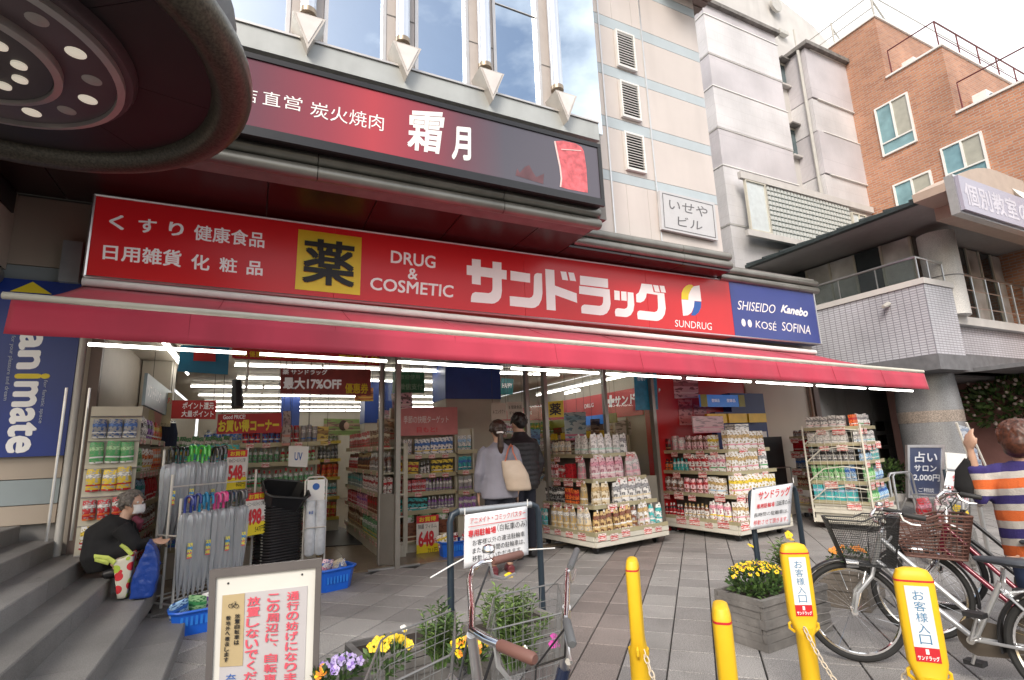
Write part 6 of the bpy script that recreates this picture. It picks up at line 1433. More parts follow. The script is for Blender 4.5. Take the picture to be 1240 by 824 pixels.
def notice(q, label, lines, name='parking_notice'):
    o = thing(name, label, 'notice', (q[0]+q[2])/2); TL, TR, BR, BL = q
    mb = MB(); n = 10; vs = []; nrm = (TR-TL).cross(BL-TL).normalized()
    if nrm.dot(CP-TL) < 0: nrm = -nrm
    for i in range(n+1):
        for j in range(n+1):
            u, v = i/n, j/n; vs.append((TL*(1-u)+TR*u)*(1-v)+(BL*(1-u)+BR*u)*v-nrm*(.006+.005*sin(u*7+v*3)))
    mb.add(vs, [(i*(n+1)+j, (i+1)*(n+1)+j, (i+1)*(n+1)+j+1, i*(n+1)+j+1) for i in range(n) for j in range(n)], True); s = mb.build('sheet', SHT, o); md = s.modifiers.new('s', 'SOLIDIFY'); md.thickness = .003
    for body, uv, m, bold in lines: text(body, sub(q, *uv), m, o, bold, .002)
    for c in (0, 1): p = q[c]; MB().tube([p, p+Vector((0, 0, .05))], .004, 5).build('tie', M_['white'], o)
    return o
q = qy(3.84, 563, 624, 639, 613, 640, 672, 562, 689)
o = notice(q, 'white parking notice with red and black lines hung on the left barrier', [('アニメイト・コミックバスター', (.08, .07, .96, .19), M_['redp'], .01), ('専用駐輪場', (.05, .30, .48, .44), M_['redp'], .03), ('（自転車のみ）', (.50, .28, .98, .42), M_['black'], .01), ('お客様以外の違法駐輪車', (.12, .50, .94, .61), M_['black'], .0), ('また、長時間の駐輪車は、', (.12, .65, .94, .76), M_['black'], .0), ('移動していただきます。', (.12, .80, .90, .91), M_['black'], .0)])
strokes(MB(), [[(567, 638.5), (637, 627.5)]], .7, lambda x, y: FY(x, y, 3.835)).build('underline', M_['redp'], o)
MB().tube([FY(521, 700, 3.8), FY(548, 684, 3.85), FY(563, 676, 3.86)], .006, 5).build('white_tie', M_['white'], o); MB().tube([FY(640, 666, 3.86), FY(672, 664, 3.86)], .005, 5).build('white_tie', M_['white'], o)
q = qy(3.62, 911, 594, 961, 585, 957, 636, 909, 642)
o = notice(q, 'white parking notice hung on the right barrier above the pansies', [('サンドラッグ', (.15, .06, .92, .28), M_['redp'], .02), ('専用駐輪場', (.12, .38, .55, .5), M_['redp'], .02), ('（自転車のみ）', (.57, .37, .97, .5), M_['black'], .0), ('長時間の駐輪車は、', (.06, .6, .92, .7), M_['black'], 0), ('移動させて頂きます。', (.06, .78, .92, .9), M_['redp'], .01)])
# ---- planters
SLT = mat('slate_look_concrete', (.185, .175, .165), .85, var=.25, scale=7, bump=.8, bscale=18, dirt=.3)
SOIL = mat('potting_soil', (.03, .022, .016), .95, var=.4)
def planter(x, y, rz, w, d, h, label, mt=SLT):
    t = thing('planter', label, 'planter', (x, y, 0), rz); rd = random.Random(int(x*100)); 
    z = 0; k = 0
    while z < h-.02:
        hh = rd.uniform(.035, .06); z2 = min(z+hh, h)
        for (ax0, ax1, ay0, ay1) in ((-w/2, w/2, -d/2, -d/2+.035), (-w/2, w/2, d/2-.035, d/2), (-w/2, -w/2+.035, -d/2+.036, d/2-.036), (w/2-.035, w/2, -d/2+.036, d/2-.036)):
            j = rd.uniform(-.006, .006); lo = min(1, 1)
            sk = rd.uniform(-.008, .008)
            MB().add([(ax0-j, ay0-j, z+.002), (ax1+j, ay0-j, z+.002+sk), (ax1+j, ay1+j, z+.002+sk), (ax0-j, ay1+j, z+.002), (ax0-j, ay0-j, z2), (ax1+j, ay0-j, z2+(sk if z2 < h else 0)), (ax1+j, ay1+j, z2+(sk if z2 < h else 0)), (ax0-j, ay1+j, z2)], [(3, 2, 1, 0), (4, 5, 6, 7), (0, 1, 5, 4), (1, 2, 6, 5), (2, 3, 7, 6), (3, 0, 4, 7)]).build('stone_course', mt, t, False)
        z = z2
    boxo('inner_wall', (-w/2+.012, w/2-.012, -d/2+.012, d/2-.012, .0, h-.045), mat('planter_core', (.05, .047, .043), .95), t, world=False); boxo('soil', (-w/2+.036, w/2-.036, -d/2+.036, d/2-.036, h-.044, h-.03), SOIL, t, world=False)
    return t
PT = {c: mat('petal_'+c, v, .55, var=.12) for c, v in dict(yellow=(.80, .55, .01), deep=(.08, .01, .06), purple=(.22, .13, .45), magenta=(.55, .05, .35), white=(.75, .75, .7), orange=(.75, .25, .02), lilac=(.42, .34, .62)).items()}
def blossoms(name, par, pts, sz, m, mc, seed=0, face=None):
    rd = random.Random(seed); mb = MB()
    for p in pts:
        p = Vector(p); nrm = Vector((rd.uniform(-.6, .3), rd.uniform(-1, -.2), rd.uniform(.3, 1))).normalized(); u = nrm.orthogonal().normalized(); v = nrm.cross(u)
        a0 = rd.uniform(0, 6)
        for k in range(5):
            a = a0+2*pi*k/5; dr = u*cos(a)+v*sin(a); pe = u*cos(a+pi/2)+v*sin(a+pi/2); s = sz*rd.uniform(.85, 1.1)
            mb.mi = 1 if (len(mc) > 1 and k < 2 and rd.random() < .6) else 0
            mb.add([p, p+dr*s*.7+pe*s*.45+nrm*.003, p+dr*s+nrm*.001, p+dr*s*.7-pe*s*.45+nrm*.003], [(0, 1, 2, 3)])
        mb.mi = len(mc)-1; mb.ball(p+nrm*.003, sz*.16, n=5, k=3)
    return mb.build(name, [PT[c] for c in mc], par, kind='stuff')
def pansies(x, y, z, rx, ry, rz_, label, n=60, cols=('yellow', 'deep'), seed=1, sz=.017):
    t = thing('pansy_plant', label, 'flowers', (x, y, z)); foliage('leaves', t, (x, y, z+rz_*.45), rx, ry, rz_*.55, int(n*9), .045, LF[:1]+LF[2:], seed, up=.8)
    rd = random.Random(seed); pts = []
    for i in range(n):
        a = rd.uniform(0, 2*pi); ph = rd.uniform(.15, 1)
        pts.append((x+rx*cos(a)*ph*1.02, y+ry*sin(a)*ph*1.02, z+rz_*.5+rz_*.55*math.sqrt(max(0, 1-ph*ph*.85))))
    blossoms('blossoms', t, pts, sz, None, cols, seed); MB().tube([(x, y, z-.04), (x, y, z+rz_*.4)], .01, 5).build('stem', LF[2], t); return t
def tallplant(x, y, z, h, r, label, n=26, seed=1, lf=(0, 1), ls=.075, flowers=()):
    t = thing('leafy_plant', label, 'plant', (x, y, z)); rd = random.Random(seed); st = MB(); lv = MB()
    for i in range(n):
        a = rd.uniform(0, 6.28); rr = r*rd.uniform(.1, 1); hh = h*rd.uniform(.55, 1)*(1-.35*(rr/r)**2); P = [Vector((x+cos(a)*rr*.25, y+sin(a)*rr*.25, z-.03)), Vector((x+cos(a)*rr*.6, y+sin(a)*rr*.6, z+hh*.55)), Vector((x+cos(a)*rr, y+sin(a)*rr, z+hh))]
        st.tube(P, [.004, .003, .002], 4)
        k = int(hh/.014)
        for j in range(k):
            f = .2+.8*j/k; q = P[0].lerp(P[1], f*2) if f < .5 else P[1].lerp(P[2], f*2-1); b = j*2.4+rd.uniform(-.3, .3); d = Vector((cos(b), sin(b), rd.uniform(.25, .9))).normalized(); s = Vector((-sin(b), cos(b), 0))*ls*.11; L_ = ls*rd.uniform(.6, 1)*(1.1-.35*f); lv.mi = rd.randrange(len(lf))
            lv.add([q, q+d*L_*.5+s, q+d*L_-Vector((0, 0, L_*.2)), q+d*L_*.5-s], [(0, 1, 2, 3)])
    st.build('stems', LF[0], t, kind='stuff'); lv.build('leaves', [LF[i] for i in lf], t, kind='stuff')
    for i, (dx, dy, dz, c, s) in enumerate(flowers): blossoms('blossom', t, [(x+dx, y+dy, z+dz)], s, None, (c, 'yellow' if c == 'white' else c), i+seed)
    return t
p = planter(3.62, 3.03, radians(4), .78, .42, .33, 'grey slate-look planter of yellow pansies in front of the right barrier')
pansies(3.45, 3.0, .31, .24, .17, .2, 'bush of small yellow and dark pansies in the planter before the right barrier', 95)
tallplant(3.88, 3.1, .31, .36, .13, 'green spiky plant with two yellow flowers beside the yellow pansies', 16, 4, (0, 1), .09, ((.05, -.05, .36, 'yellow', .035), (.1, -.02, .32, 'yellow', .03), (-.28, .05, .30, 'yellow', .03)))
g1_ = G(1040, 745); planter(g1_.x+.35, g1_.y+.25, radians(20), .62, .36, .32, 'grey-brown slate-look planter behind the silver bicycle front wheel', mat('brownish_slate', (.15, .13, .11), .85, var=.25, scale=7, bump=.8, bscale=18))
pansies(g1_.x+.33, g1_.y+.22, .31, .22, .13, .14, 'low plant with orange flowers in the planter behind the bicycle wheel', 14, ('orange', 'orange'), 6, .025)
g2_ = G(1180, 690); planter(g2_.x+.3, g2_.y+.3, radians(20), .8, .4, .32, 'grey planter behind the maroon bicycle at the right')
tallplant(g2_.x+.2, g2_.y+.3, .31, .4, .25, 'bright green plant with yellow flowers behind the brown bicycle basket', 26, 8, (0, 1), .09, ((-.1, -.2, .3, 'yellow', .05), (.05, -.2, .25, 'yellow', .05), (-.2, -.15, .22, 'white', .04)))
ga, gb = G(505, 835), G(612, 812)
planter(ga.x-.05, ga.y+.12, radians(8), .66, .38, .26, 'grey planter of mixed flowers at the lower left behind the wire basket')
planter(gb.x+.12, gb.y+.12, radians(8), .60, .38, .26, 'grey-brown planter at the foot of the left barrier behind the bicycle')
def pz(px, py, X, Y): return zat(X, Y, py)
xa_, ya_ = G(470, 812, .3).x, G(470, 812, .3).y
pansies(xa_+.0, ya_+.02, .28, .12, .1, .16, 'deep yellow pansies seen through the wire bicycle basket', 22, ('yellow', 'yellow'), 12, .028)
q_ = G(420, 818, .28); pansies(q_.x-.03, q_.y, .26, .12, .09, .10, 'lilac pansies at the bottom left of the planter group', 16, ('lilac', 'purple'), 13, .027)
q_ = G(400, 822, .28); pansies(q_.x-.04, q_.y-.02, .26, .05, .04, .08, 'small cluster of orange-yellow flowers left of the lilac pansies', 6, ('orange', 'yellow'), 14, .022)
q_ = G(540, 800, .3); tallplant(q_.x, q_.y+.12, .26, .34, .17, 'tall leafy green plant left of the barrier post', 30, 15, (0, 1, 2), .085, ((-.22, -.05, .22, 'white', .022),))
q_ = G(556, 800, .3); pansies(q_.x+.05, q_.y-.02, .27, .13, .07, .12, 'yellow pansies at the foot of the left barrier post', 20, ('yellow', 'orange'), 16, .027)
q_ = G(622, 792, .3); tallplant(q_.x, q_.y, .26, .45, .25, 'big bright green plant with one yellow flower between the two near bicycles', 46, 17, (0, 1, 1), .085, ((-.02, -.02, .46, 'yellow', .03), (-.03, -.2, .13, 'white', .02), (.18, -.16, .14, 'magenta', .03), (.2, -.15, .10, 'magenta', .035), (.16, -.17, .11, 'magenta', .03)))
# ---- notice board lower left
p0 = Vector((-.18, 3.32, .9)); p1 = Vector((.285, 3.235, .9)); nb_n = Vector((p1.y-p0.y, -(p1.x-p0.x), 0)).normalized()
fp = lambda x, y: PL(x, y, p0, nb_n)
c6 = crop(240, 660, 4.287, fp)
nbd = thing('notice_board', 'grey framed bicycle parking notice board with pink vertical lettering, lower left', 'notice board', (0, 3.3, 0))
dx = (p1-p0).normalized(); zT = .905
brd = [p0+Vector((0, 0, .0)), p1, Vector((p1.x, p1.y, .02)), Vector((p0.x, p0.y, .02))]
TLb, TRb = c6(62, 132), c6(642, 70); BLb, BRb = TLb-Vector((0, 0, .82)), TRb-Vector((0, 0, .84))
BLb = c6(35, 800); BRb = c6(620, 800); kx = .9/ (TLb.z-BLb.z); BLb = TLb+(BLb-TLb)*kx*.95; BRb = TRb+(BRb-TRb)*kx*.95
Qb = (TLb, TRb, BRb, BLb)
FRM = mat('brown_grey_frame', (.17, .155, .15), .35, .4, var=.06)
panel('board', sub(Qb, .04, .02, .96, .98), mat('board_white', (.68, .67, .62), .4, var=.03), nbd, .02)
for uv in ((0, 0, 1, .045), (0, .955, 1, 1), (0, .0455, .055, .9545), (.945, .0455, 1, .9545)):
    o = panel('frame_bar', sub(Qb, *uv), FRM, nbd, .035); 
    n_ = -nb_n if nb_n.dot(CP-p0) < 0 else nb_n
    o.location += n_*.012
for uv in ((.16, .085), (.82, .075)): MB().ball(sub(Qb, uv[0], uv[1], 1, 1)[0], .006, n=8, k=4).build('screw', M_['dark'], nbd)
cq = lambda *p: [c6(p[i], p[i+1]) for i in range(0, 8, 2)]
n_ = -nb_n if nb_n.dot(CP-p0) < 0 else nb_n
def up_(q, e): return [p+n_*e for p in q]
GSH = mat('grey_poster', (.50, .48, .49), .45, var=.03)
panel('poster', up_(cq(125, 262, 568, 212, 545, 900, 100, 940), .003), GSH, nbd, .002); panel('tan_panel', up_(cq(128, 262, 243, 250, 232, 625, 112, 632), .006), mat('tan_panel', (.46, .36, .20), .5), nbd, .002)
PKL = mat('pink_red_letters', (.68, .10, .14), .5)
lt = LT(); vtext(lt, '通行の妨げになります。', cq(462, 240, 527, 234, 506, 820, 440, 824), .03, .008); vtext(lt, 'この周辺に、自転車等を', cq(360, 250, 426, 246, 402, 824, 332, 828), .03, .008); vtext(lt, '放置しないでください', cq(256, 268, 326, 260, 300, 822, 230, 828), .03, .008); lt.build('lettering', PKL, nbd)
lt = LT(); vtext(lt, '放置自転車は', cq(192, 355, 220, 352, 214, 515, 187, 518), .03, .011); vtext(lt, '敷地外へ撤去します', cq(148, 365, 172, 362, 158, 605, 134, 608), .03, .011); lt.build('lettering', M_['black'], nbd)
vtext(MB(), '奈良市', cq(145, 665, 198, 660, 188, 860, 136, 865), .01, .008).build('lettering', M_['bluep'], nbd)
lt = MB()
f6 = lambda x, y: c6(x, y)+n_*.008
for cx_ in (172, 200): strokes(lt, [[(cx_+12*cos(a), 315+10*sin(a)) for a in [2*pi*i/12 for i in range(13)]]], 3, f6)
strokes(lt, [[(172, 315), (180, 300), (196, 298), (188, 316), (172, 315)], [(196, 298), (200, 315)], [(192, 292), (200, 294)]], 3, f6, .0045); lt.build('bicycle_symbol', M_['black'], nbd)
for c in (BLb, BRb): MB().tube([c+Vector((0, 0, .02)), Vector((c.x, c.y, 0))-n_*.05], .012, 6).build('leg', FRM, nbd)
# ---- chalk board and second stand at right
YC = 5.3
cw = lambda *p: [FY(p[i], p[i+1], YC) for i in range(0, 8, 2)]
q = cw(1098, 539, 1143, 539, 1141, 606, 1099, 603)
ch = thing('salon_sign', 'dark blue fortune salon board in a pale frame beside the grey column', 'sign', (q[2]+q[3])/2)
panel('board', sub(q, .06, .05, .94, .95), mat('night_blue_board', (.035, .05, .11), .4, var=.08), ch, .02)
for uv in ((0, 0, 1, .05), (0, .95, 1, 1), (0, .051, .06, .949), (.94, .051, 1, .949)):
    o = panel('frame_bar', sub(q, *uv), M_['alu'], ch, .04); o.location.y = -.012
PLT = mat('pale_chalk', (.62, .64, .68), .6)
text('占い', sub(q, .2, .13, .82, .33), PLT, ch, .02); text('サロン', sub(q, .18, .38, .8, .5), PLT, ch, .02); text('2,000円', sub(q, .16, .55, .9, .68), PLT, ch, .02); text('ご相談', sub(q, .3, .8, .75, .88), PLT, ch, 0)
for s in (0, 1): MB().tube([q[3-s]+Vector((0, .02, 0)), Vector((q[3-s].x, YC+.25, 0))], .016, 6).build('leg', M_['alu'], ch)
q = qy(4.6, 1146, 600, 1180, 602, 1172, 660, 1140, 655)
q = qy(4.7, 1147, 572, 1182, 575, 1176, 612, 1141, 607)
o = notice(q, 'white parking notice with red lettering below the leaflets at the right', [('サンドラッグ', (.2, .06, .98, .3), M_['redp'], .02), ('専用駐輪場', (.1, .45, .6, .6), M_['redp'], .02), ('移動させて頂きます。', (.1, .75, .9, .88), M_['redp'], 0)])
MB().tube([Vector((q[0].x, 4.72, q[0].z+.04)), Vector((q[1].x, 4.72, q[1].z+.04))], .02, 8).build('top_bar', TBAR, o); 
for c in (0, 1): MB().tube([Vector((q[c].x, 4.74, 0)), Vector((q[c].x, 4.74, q[c].z+.04))], .02, 8).build('leg', DBL, o)
q = qy(5.0, 1146, 548, 1170, 550, 1178, 590, 1150, 590); poster('paper_stand', q, M_['white'], 'white paper panel standing behind the leaflet rack', 'notice', t=.02)
# leaflet rack
lr = thing('leaflet_rack', 'slanted rack of pamphlets the striped shopper is reaching into', 'rack', FY(1170, 600, 3.1))
fl = lambda x, y, d=0: FY(x, y, 2.75+d)
MB().tube([fl(1158, 512), fl(1190, 600)], .012, 6).build('side_rail', WIRE, lr); MB().tube([fl(1170, 512, .2), fl(1196, 570, .2)], .012, 6).build('side_rail', WIRE, lr)
for k in range(6):
    x, y = 1162+5*k, 515+13*k; qd = [fl(x, y), fl(x+11, y+3, .15), fl(x+14, y+18, .15), fl(x+3, y+16)]
    panel('pamphlet', qd, packmat('pamphlet_print', (.55, .6, .66), (.7, .7, .72), (.25, .35, .5), lab=(.3, .6)), lr, .012)
MB().tube([fl(1180, 585), Vector((fl(1180, 585).x, fl(1180, 585).y, 0))], .02, 8).build('pole', M_['alu'], lr)
# two hoop rails behind the display
hp = thing('hoop_rail', 'pair of white steel hoops standing beside the toothbrush rack', 'rail', FY(1108, 640, 5.2))
for dx in (0, .12):
    a = FY(1075, 574, 5.3); b = FY(1098, 572, 5.3)
    MB().tube([(a.x+dx, 5.3, 0), (a.x+dx, 5.3, a.z-.05), (a.x+.06+dx, 5.3, a.z), (b.x-.06+dx, 5.3, a.z), (b.x+dx, 5.3, a.z-.06), (b.x+dx+.1, 5.3, .0)], .02, 8).build('hoop', M_['alu'], hp)
# ================================================================== BICYCLES
GR = {k: mat('grip_'+k, c, .6, var=.08, bump=.1) for k, c in dict(brown=(.16, .075, .06), grey=(.10, .105, .11), black=(.02, .02, .02)).items()}
SIL = mat('silver_frame_paint', (.50, .51, .52), .3, .6, var=.04); NVY = mat('navy_frame_paint', (.02, .03, .07), .22, .2, coat=.5); MRN = mat('maroon_frame_paint', (.16, .012, .03), .22, .2, coat=.5); BKP = mat('black_frame_paint', (.02, .02, .022), .3, .2, coat=.3)
WBK = mat('grey_wire_basket', (.24, .24, .235), .4, .6); BMS = mat('black_mesh_basket', (.015, .015, .015), .5); WIK = mat('brown_resin_basket', (.13, .06, .045), .6, var=.2)
SAD = mat('saddle_vinyl', (.035, .04, .05), .45, var=.1)
def bicycle(x, y, yaw_, label, frame, steer=0, lean=0, r=.305, wb=1.0, grips='black', basket='wire', hb=.93, bars=None, basket_q=None, bell=True, rear=True, chaincase=True, fender=None, sc=1.0, bsz=(.34, .27, .22), sh=.68, boff=-.02, gk=1.0):
    t = thing('bicycle', label, 'bicycle', (x, y, 0)); t.rotation_euler = (lean, 0, yaw_); t.scale = (sc,)*3
    M0 = Matrix.Translation((x, y, 0)) @ Matrix.Rotation(yaw_, 4, 'Z') @ Matrix.Rotation(lean, 4, 'X') @ Matrix.Scale(sc, 4); MI = M0.inverted()
    INV[t.name] = MI
    F = Vector((wb/2, 0, r)); Rr = Vector((-wb/2, 0, r)); fender = fender or M_['alu']
    piv = Vector((wb/2-.14, 0, 0)); SM = Matrix.Translation(piv) @ Matrix.Rotation(steer, 4, 'Z') @ Matrix.Translation(-piv)
    S = lambda v: SM @ Vector(v)
    def wheel(c, st, nm):
        circ = lambda R_, n=48: [Vector((c.x+R_*cos(2*pi*i/n), 0, c.z+R_*sin(2*pi*i/n))) for i in range(n)]
        f = (lambda p: SM @ p) if st else (lambda p: p)
        w_ = MB().tube([f(p) for p in circ(r-.018)], .019, 8, closed=True).build(nm, M_['rubber'], t, False)
        MB().tube([f(p) for p in circ(r-.042)], .011, 6, closed=True).build('rim', M_['chrome'], w_, False)
        MB().tube([f(c+Vector((0, -.045, 0))), f(c+Vector((0, .045, 0)))], .02, 10).build('hub', M_['chrome'], w_, False)
        s = MB()
        for i in range(28):
            a = 2*pi*i/28; s.tube([f(c+Vector((.018*cos(a+.6), .02*(-1)**i, .018*sin(a+.6)))), f(c+Vector(((r-.045)*cos(a), 0, (r-.045)*sin(a))))], .0012, 3, cap=False)
        s.build('spokes', M_['chrome'], w_, False, kind='stuff')
        fe = MB(); n = 22; vs = []; a0, a1 = (radians(35), radians(190)) if st else (radians(-12), radians(172))
        for i in range(n+1):
            a = a0+(a1-a0)*i/n
            for yy, dr in ((-.026, -.008), (-.016, .006), (0, .011), (.016, .006), (.026, -.008)): vs.append(f(Vector((c.x-(r+.018+dr)*cos(a)*(-1 if st else 1)*(-1 if not st else 1) if False else c.x+(r+.018+dr)*cos(a if not st else a), yy, c.z+(r+.018+dr)*sin(a)))))
        fe.add(vs, [(i*5+k, (i+1)*5+k, (i+1)*5+k+1, i*5+k+1) for i in range(n) for k in range(4)], True); o = fe.build('mudguard', fender, t, False); md = o.modifiers.new('s', 'SOLIDIFY'); md.thickness = .002
    wheel(F, True, 'front_wheel'); 
    if rear: wheel(Rr, False, 'rear_wheel')
    ht = Vector((wb/2-.215, 0, .80)); hb_ = Vector((wb/2-.15, 0, .60)); BB = Vector((-wb/2+.43, 0, .275)); ST = Vector((-wb/2+.27, 0, .60)); SP = Vector((-wb/2+.245, 0, sh))
    f = MB(); f.tube([ht, hb_], .019, 10); f.tube([ht.lerp(hb_, .15), BB.lerp(ST, .28)], .0155, 10); f.tube([hb_.lerp(ht, .15), BB], .0165, 10); f.tube([BB, ST], .0155, 10)
    for s in (-1, 1):
        f.tube([BB+Vector((0, s*.03, 0)), Rr+Vector((0, s*.055, 0))], .009, 8); f.tube([ST+Vector((0, s*.015, -.03)), Rr+Vector((0, s*.055, 0))], .008, 8)
    f.build('frame', frame, t, False)
    MB().tube([ST-Vector((0, 0, .05)), SP], .0125, 8).build('seat_post', M_['chrome'], t, False)
    sd_ = MB(); L_ = [(-.13, .085, .025), (-.08, .098, .035), (0, .075, .03), (.07, .035, .025), (.14, .018, .018)]; vs = []
    for px, wd, th in L_:
        for k in range(10): a = 2*pi*k/10; vs.append((SP.x+px, wd*cos(a), SP.z+.035+th*sin(a)*(1 if sin(a) > 0 else .7)))
    sd_.add(vs, [(i*10+k, i*10+(k+1) % 10, (i+1)*10+(k+1) % 10, (i+1)*10+k) for i in range(4) for k in range(10)]+[tuple(range(9, -1, -1)), tuple(range(40, 50))], True); o = sd_.build('saddle', SAD, t, False); md = o.modifiers.new('s', 'SUBSURF'); md.levels = 1; md.render_levels = 1
    fk = MB()
    fk.tube([S(hb_-Vector((0, 0, .0))), S(hb_+Vector((.02, 0, -.05)))], .02, 8)
    for s in (-1, 1): fk.tube([S(hb_+Vector((.01, s*.02, -.02))), S(hb_+Vector((.03, s*.045, -.07))), S(F+Vector((-.03, s*.05, .12))), S(F+Vector((0, s*.05, 0)))], [.014, .013, .011, .009], 8)
    fk.build('fork', SIL if frame is SIL else (M_['chrome'] if frame is not BKP else BKP), t, False)
    # bars
    L2 = lambda p: MI @ Vector(p)
    stem = S((wb/2-.225, 0, hb-.02))
    if bars:
        far, near, gf, gn_ = bars; far = [L2(p) for p in far]; near = [L2(p) for p in near]; gf = [L2(p) for p in gf]; gn_ = [L2(p) for p in gn_]; stem = far[0]
    else:
        far = [S((wb/2-.225, 0, hb)), S((wb/2-.20, -.05, hb+.005)), S((wb/2-.19, -.13, hb+.04)), S((wb/2-.23, -.22, hb+.075)), S((wb/2-.29, -.265, hb+.08))]; gf = [far[-1], S((wb/2-.40, -.285, hb+.06))]
        near = [S((wb/2-.225, 0, hb)), S((wb/2-.20, .05, hb+.005)), S((wb/2-.19, .13, hb+.04)), S((wb/2-.23, .22, hb+.075)), S((wb/2-.29, .265, hb+.08))]; gn_ = [near[-1], S((wb/2-.40, .285, hb+.06))]
    h = MB().tube(far[::-1]+near[1:], .0115*gk, 10).build('handlebar', M_['chrome'], t, False)
    MB().tube([stem-Vector((0, 0, .006)), ht.lerp(stem, .5), ht], [.010, .012, .014], 10).build('stem', M_['alu'], t, False)
    for g in (gf, gn_):
        MB().tube([g[0], g[0].lerp(g[1], .05), g[0].lerp(g[1], .95), g[1]], [.013*gk, .0165*gk, .0165*gk, .012*gk], 10).build('grip', GR[grips], t, False)
        d = (g[1]-g[0]); dn = Vector((0, 0, -1)); c = g[0]-d*.12
        MB().tube([c, c+d*.1+dn*.035, c+d*.45+dn*.05, c+d*.85+dn*.045], [.007*gk, .008*gk, .006*gk, .006*gk], 6).build('brake_lever', M_['alu'], t, False)
        MB().tube([c+dn*.01, c-d*.5+dn*.10, ht+Vector((.08, 0, .0)), hb_+Vector((.03, 0, -.02))], .0028, 5).build('brake_cable', M_['dark'], t, False)
    if bell:
        c = gf[0]+(far[-2]-gf[0])*.35+Vector((0, 0, .03)); MB().lathe([(.024*gk, -.008), (.026*gk, 0), (.022*gk, .014*gk), (.010*gk, .021*gk), (.0001, .022*gk)], c, 14).build('bell', M_['chrome'], t, False)
    # basket
    bx, by, bz_ = bsz
    if basket:
        bm = {'wire': WBK, 'mesh': BMS, 'wicker': WIK}[basket]; c0 = Vector((wb/2-.11, 0, hb+boff))
        def bp(u, v, w_):    # u front-back -1..1, v side, w 0..1 height
            k = .74+.26*w_; ell = 1 if basket != 'wicker' else 1
            return S(c0+Vector((u*bx/2*k+.03*w_*0+ (.04*w_*(u+1)/2), v*by/2*k, -bz_*(1-w_)+(.03*w_ if u < 0 else 0)))) if not basket_q else None
        if basket_q:
            q0, dp = [L2(p) for p in basket_q[0]], basket_q[1]
            cc = sum(q0, Vector())/4
            def bp(u, v, w_):
                a = q0[0].lerp(q0[1], (u+1)/2); b = q0[3].lerp(q0[2], (u+1)/2); p = a.lerp(b, (v+1)/2); p = cc+(p-cc)*(.76+.24*w_); return p-Vector((0, 0, dp*(1-w_)))
        def ring(w_, n=6):
            k = .86; P = []
            for (u0, v0, u1, v1) in ((-1, -k, -1, k), (-k, 1, k, 1), (1, k, 1, -k), (k, -1, -k, -1)):
                P += [(u0+(u1-u0)*i/n, v0+(v1-v0)*i/n) for i in range(n+1)]
            return [bp(u, v, w_) for u, v in P]
        g = MB(); rr = {'wire': .0017*gk, 'mesh': .0011, 'wicker': .0042}[basket]; nl = {'wire': 4, 'mesh': 20, 'wicker': 12}[basket]; nvn = {'wire': 7, 'mesh': 34, 'wicker': 12}[basket]
        for i in range(1, nl): g.tube(ring(i/nl), rr, 4, closed=True)
        for i in range(nvn+1):
            s = -1+2*i/nvn
            for (u, v) in ((-1, s), (1, s), (s, -1), (s, 1)): g.tube([bp(u, v, 0), bp(u, v, 1)], rr if basket != 'wicker' else .003, 4, cap=False)
        nf = nvn
        for i in range(nf+1): s = -1+2*i/nf; g.tube([bp(s, -1, 0), bp(s, 1, 0)], rr, 4, cap=False); g.tube([bp(-1, s, 0), bp(1, s, 0)], rr, 4, cap=False)
        b_ = g.build('basket', bm, t, False)
        MB().tube(ring(1), {'wire': .0036*(.3+.7*gk), 'mesh': .006, 'wicker': .009}[basket], 6, closed=True).build('basket_rim', bm, b_, False)
        MB().tube(ring(.82), {'wire': .0022*gk, 'mesh': .002, 'wicker': .005}[basket], 6, closed=True).build('basket_band', bm, b_, False)
        MB().tube(ring(0), rr*1.8, 6, closed=True).build('basket_floor_rim', bm, b_, False)
        MB().tube([bp(0, 0, 0), S(F+Vector((-.02, .05, .04)))], .005, 6).build('basket_stay', M_['chrome'], t, False)
        MB().tube([bp(-1, 0, .6), stem-Vector((0, 0, .12))], .008, 6).build('basket_bracket', M_['alu'], t, False)
    # drive
    if chaincase:
        cc_ = MB(); pts = [(BB.x+.10*cos(a), -.045, BB.z+.10*sin(a)) for a in [radians(d) for d in range(-80, 81, 20)]]+[(Rr.x+.045*cos(a), -.045, Rr.z+.045*sin(a)) for a in [radians(d) for d in range(100, 261, 40)]]
        cc_.slab(pts, (0, -.012, 0)).build('chain_case', mat('chain_case_grey', (.12, .10, .08), .4, .3), t, False)
        pts2 = [(p[0], .045, p[2]) for p in pts]; 
    MB().tube([BB+Vector((0, -.07, 0)), BB+Vector((0, .07, 0))], .02, 10).build('bottom_bracket', M_['alu'], t, False)
    for s, a in ((-1, radians(-70)), (1, radians(110))):
        e = BB+Vector((.165*cos(a), s*.075, .165*sin(a))); MB().tube([BB+Vector((0, s*.07, 0)), e], .009, 6).build('crank', M_['alu'], t, False); MB().box(e.x-.045, e.x+.045, e.y+(0 if s > 0 else -.085), e.y+(.085 if s > 0 else 0), e.z-.012, e.z+.012).build('pedal', M_['dark'], t, False)
    MB().tube([Rr+Vector((0, .06, 0)), Vector((Rr.x-.02+.12, .15, .01))], .009, 6).build('kickstand', M_['alu'], t, False)
    rk = MB()
    for s in (-.05, .05): rk.tube([ST+Vector((-.02, s, -.05)), Rr+Vector((-.1, s, r+.07))], .005, 6); rk.tube([Rr+Vector((0, s*1.1, 0)), Rr+Vector((-.08, s, r+.07))], .005, 6)
    rk.build('rear_rack', M_['alu'], t, False)
    MB().tube([S(F+Vector((-.05, .055, .3))), S(F+Vector((.02, .055, .3)))], [.022, .028], 10).build('front_lamp', M_['alu'], t, False)
    return t
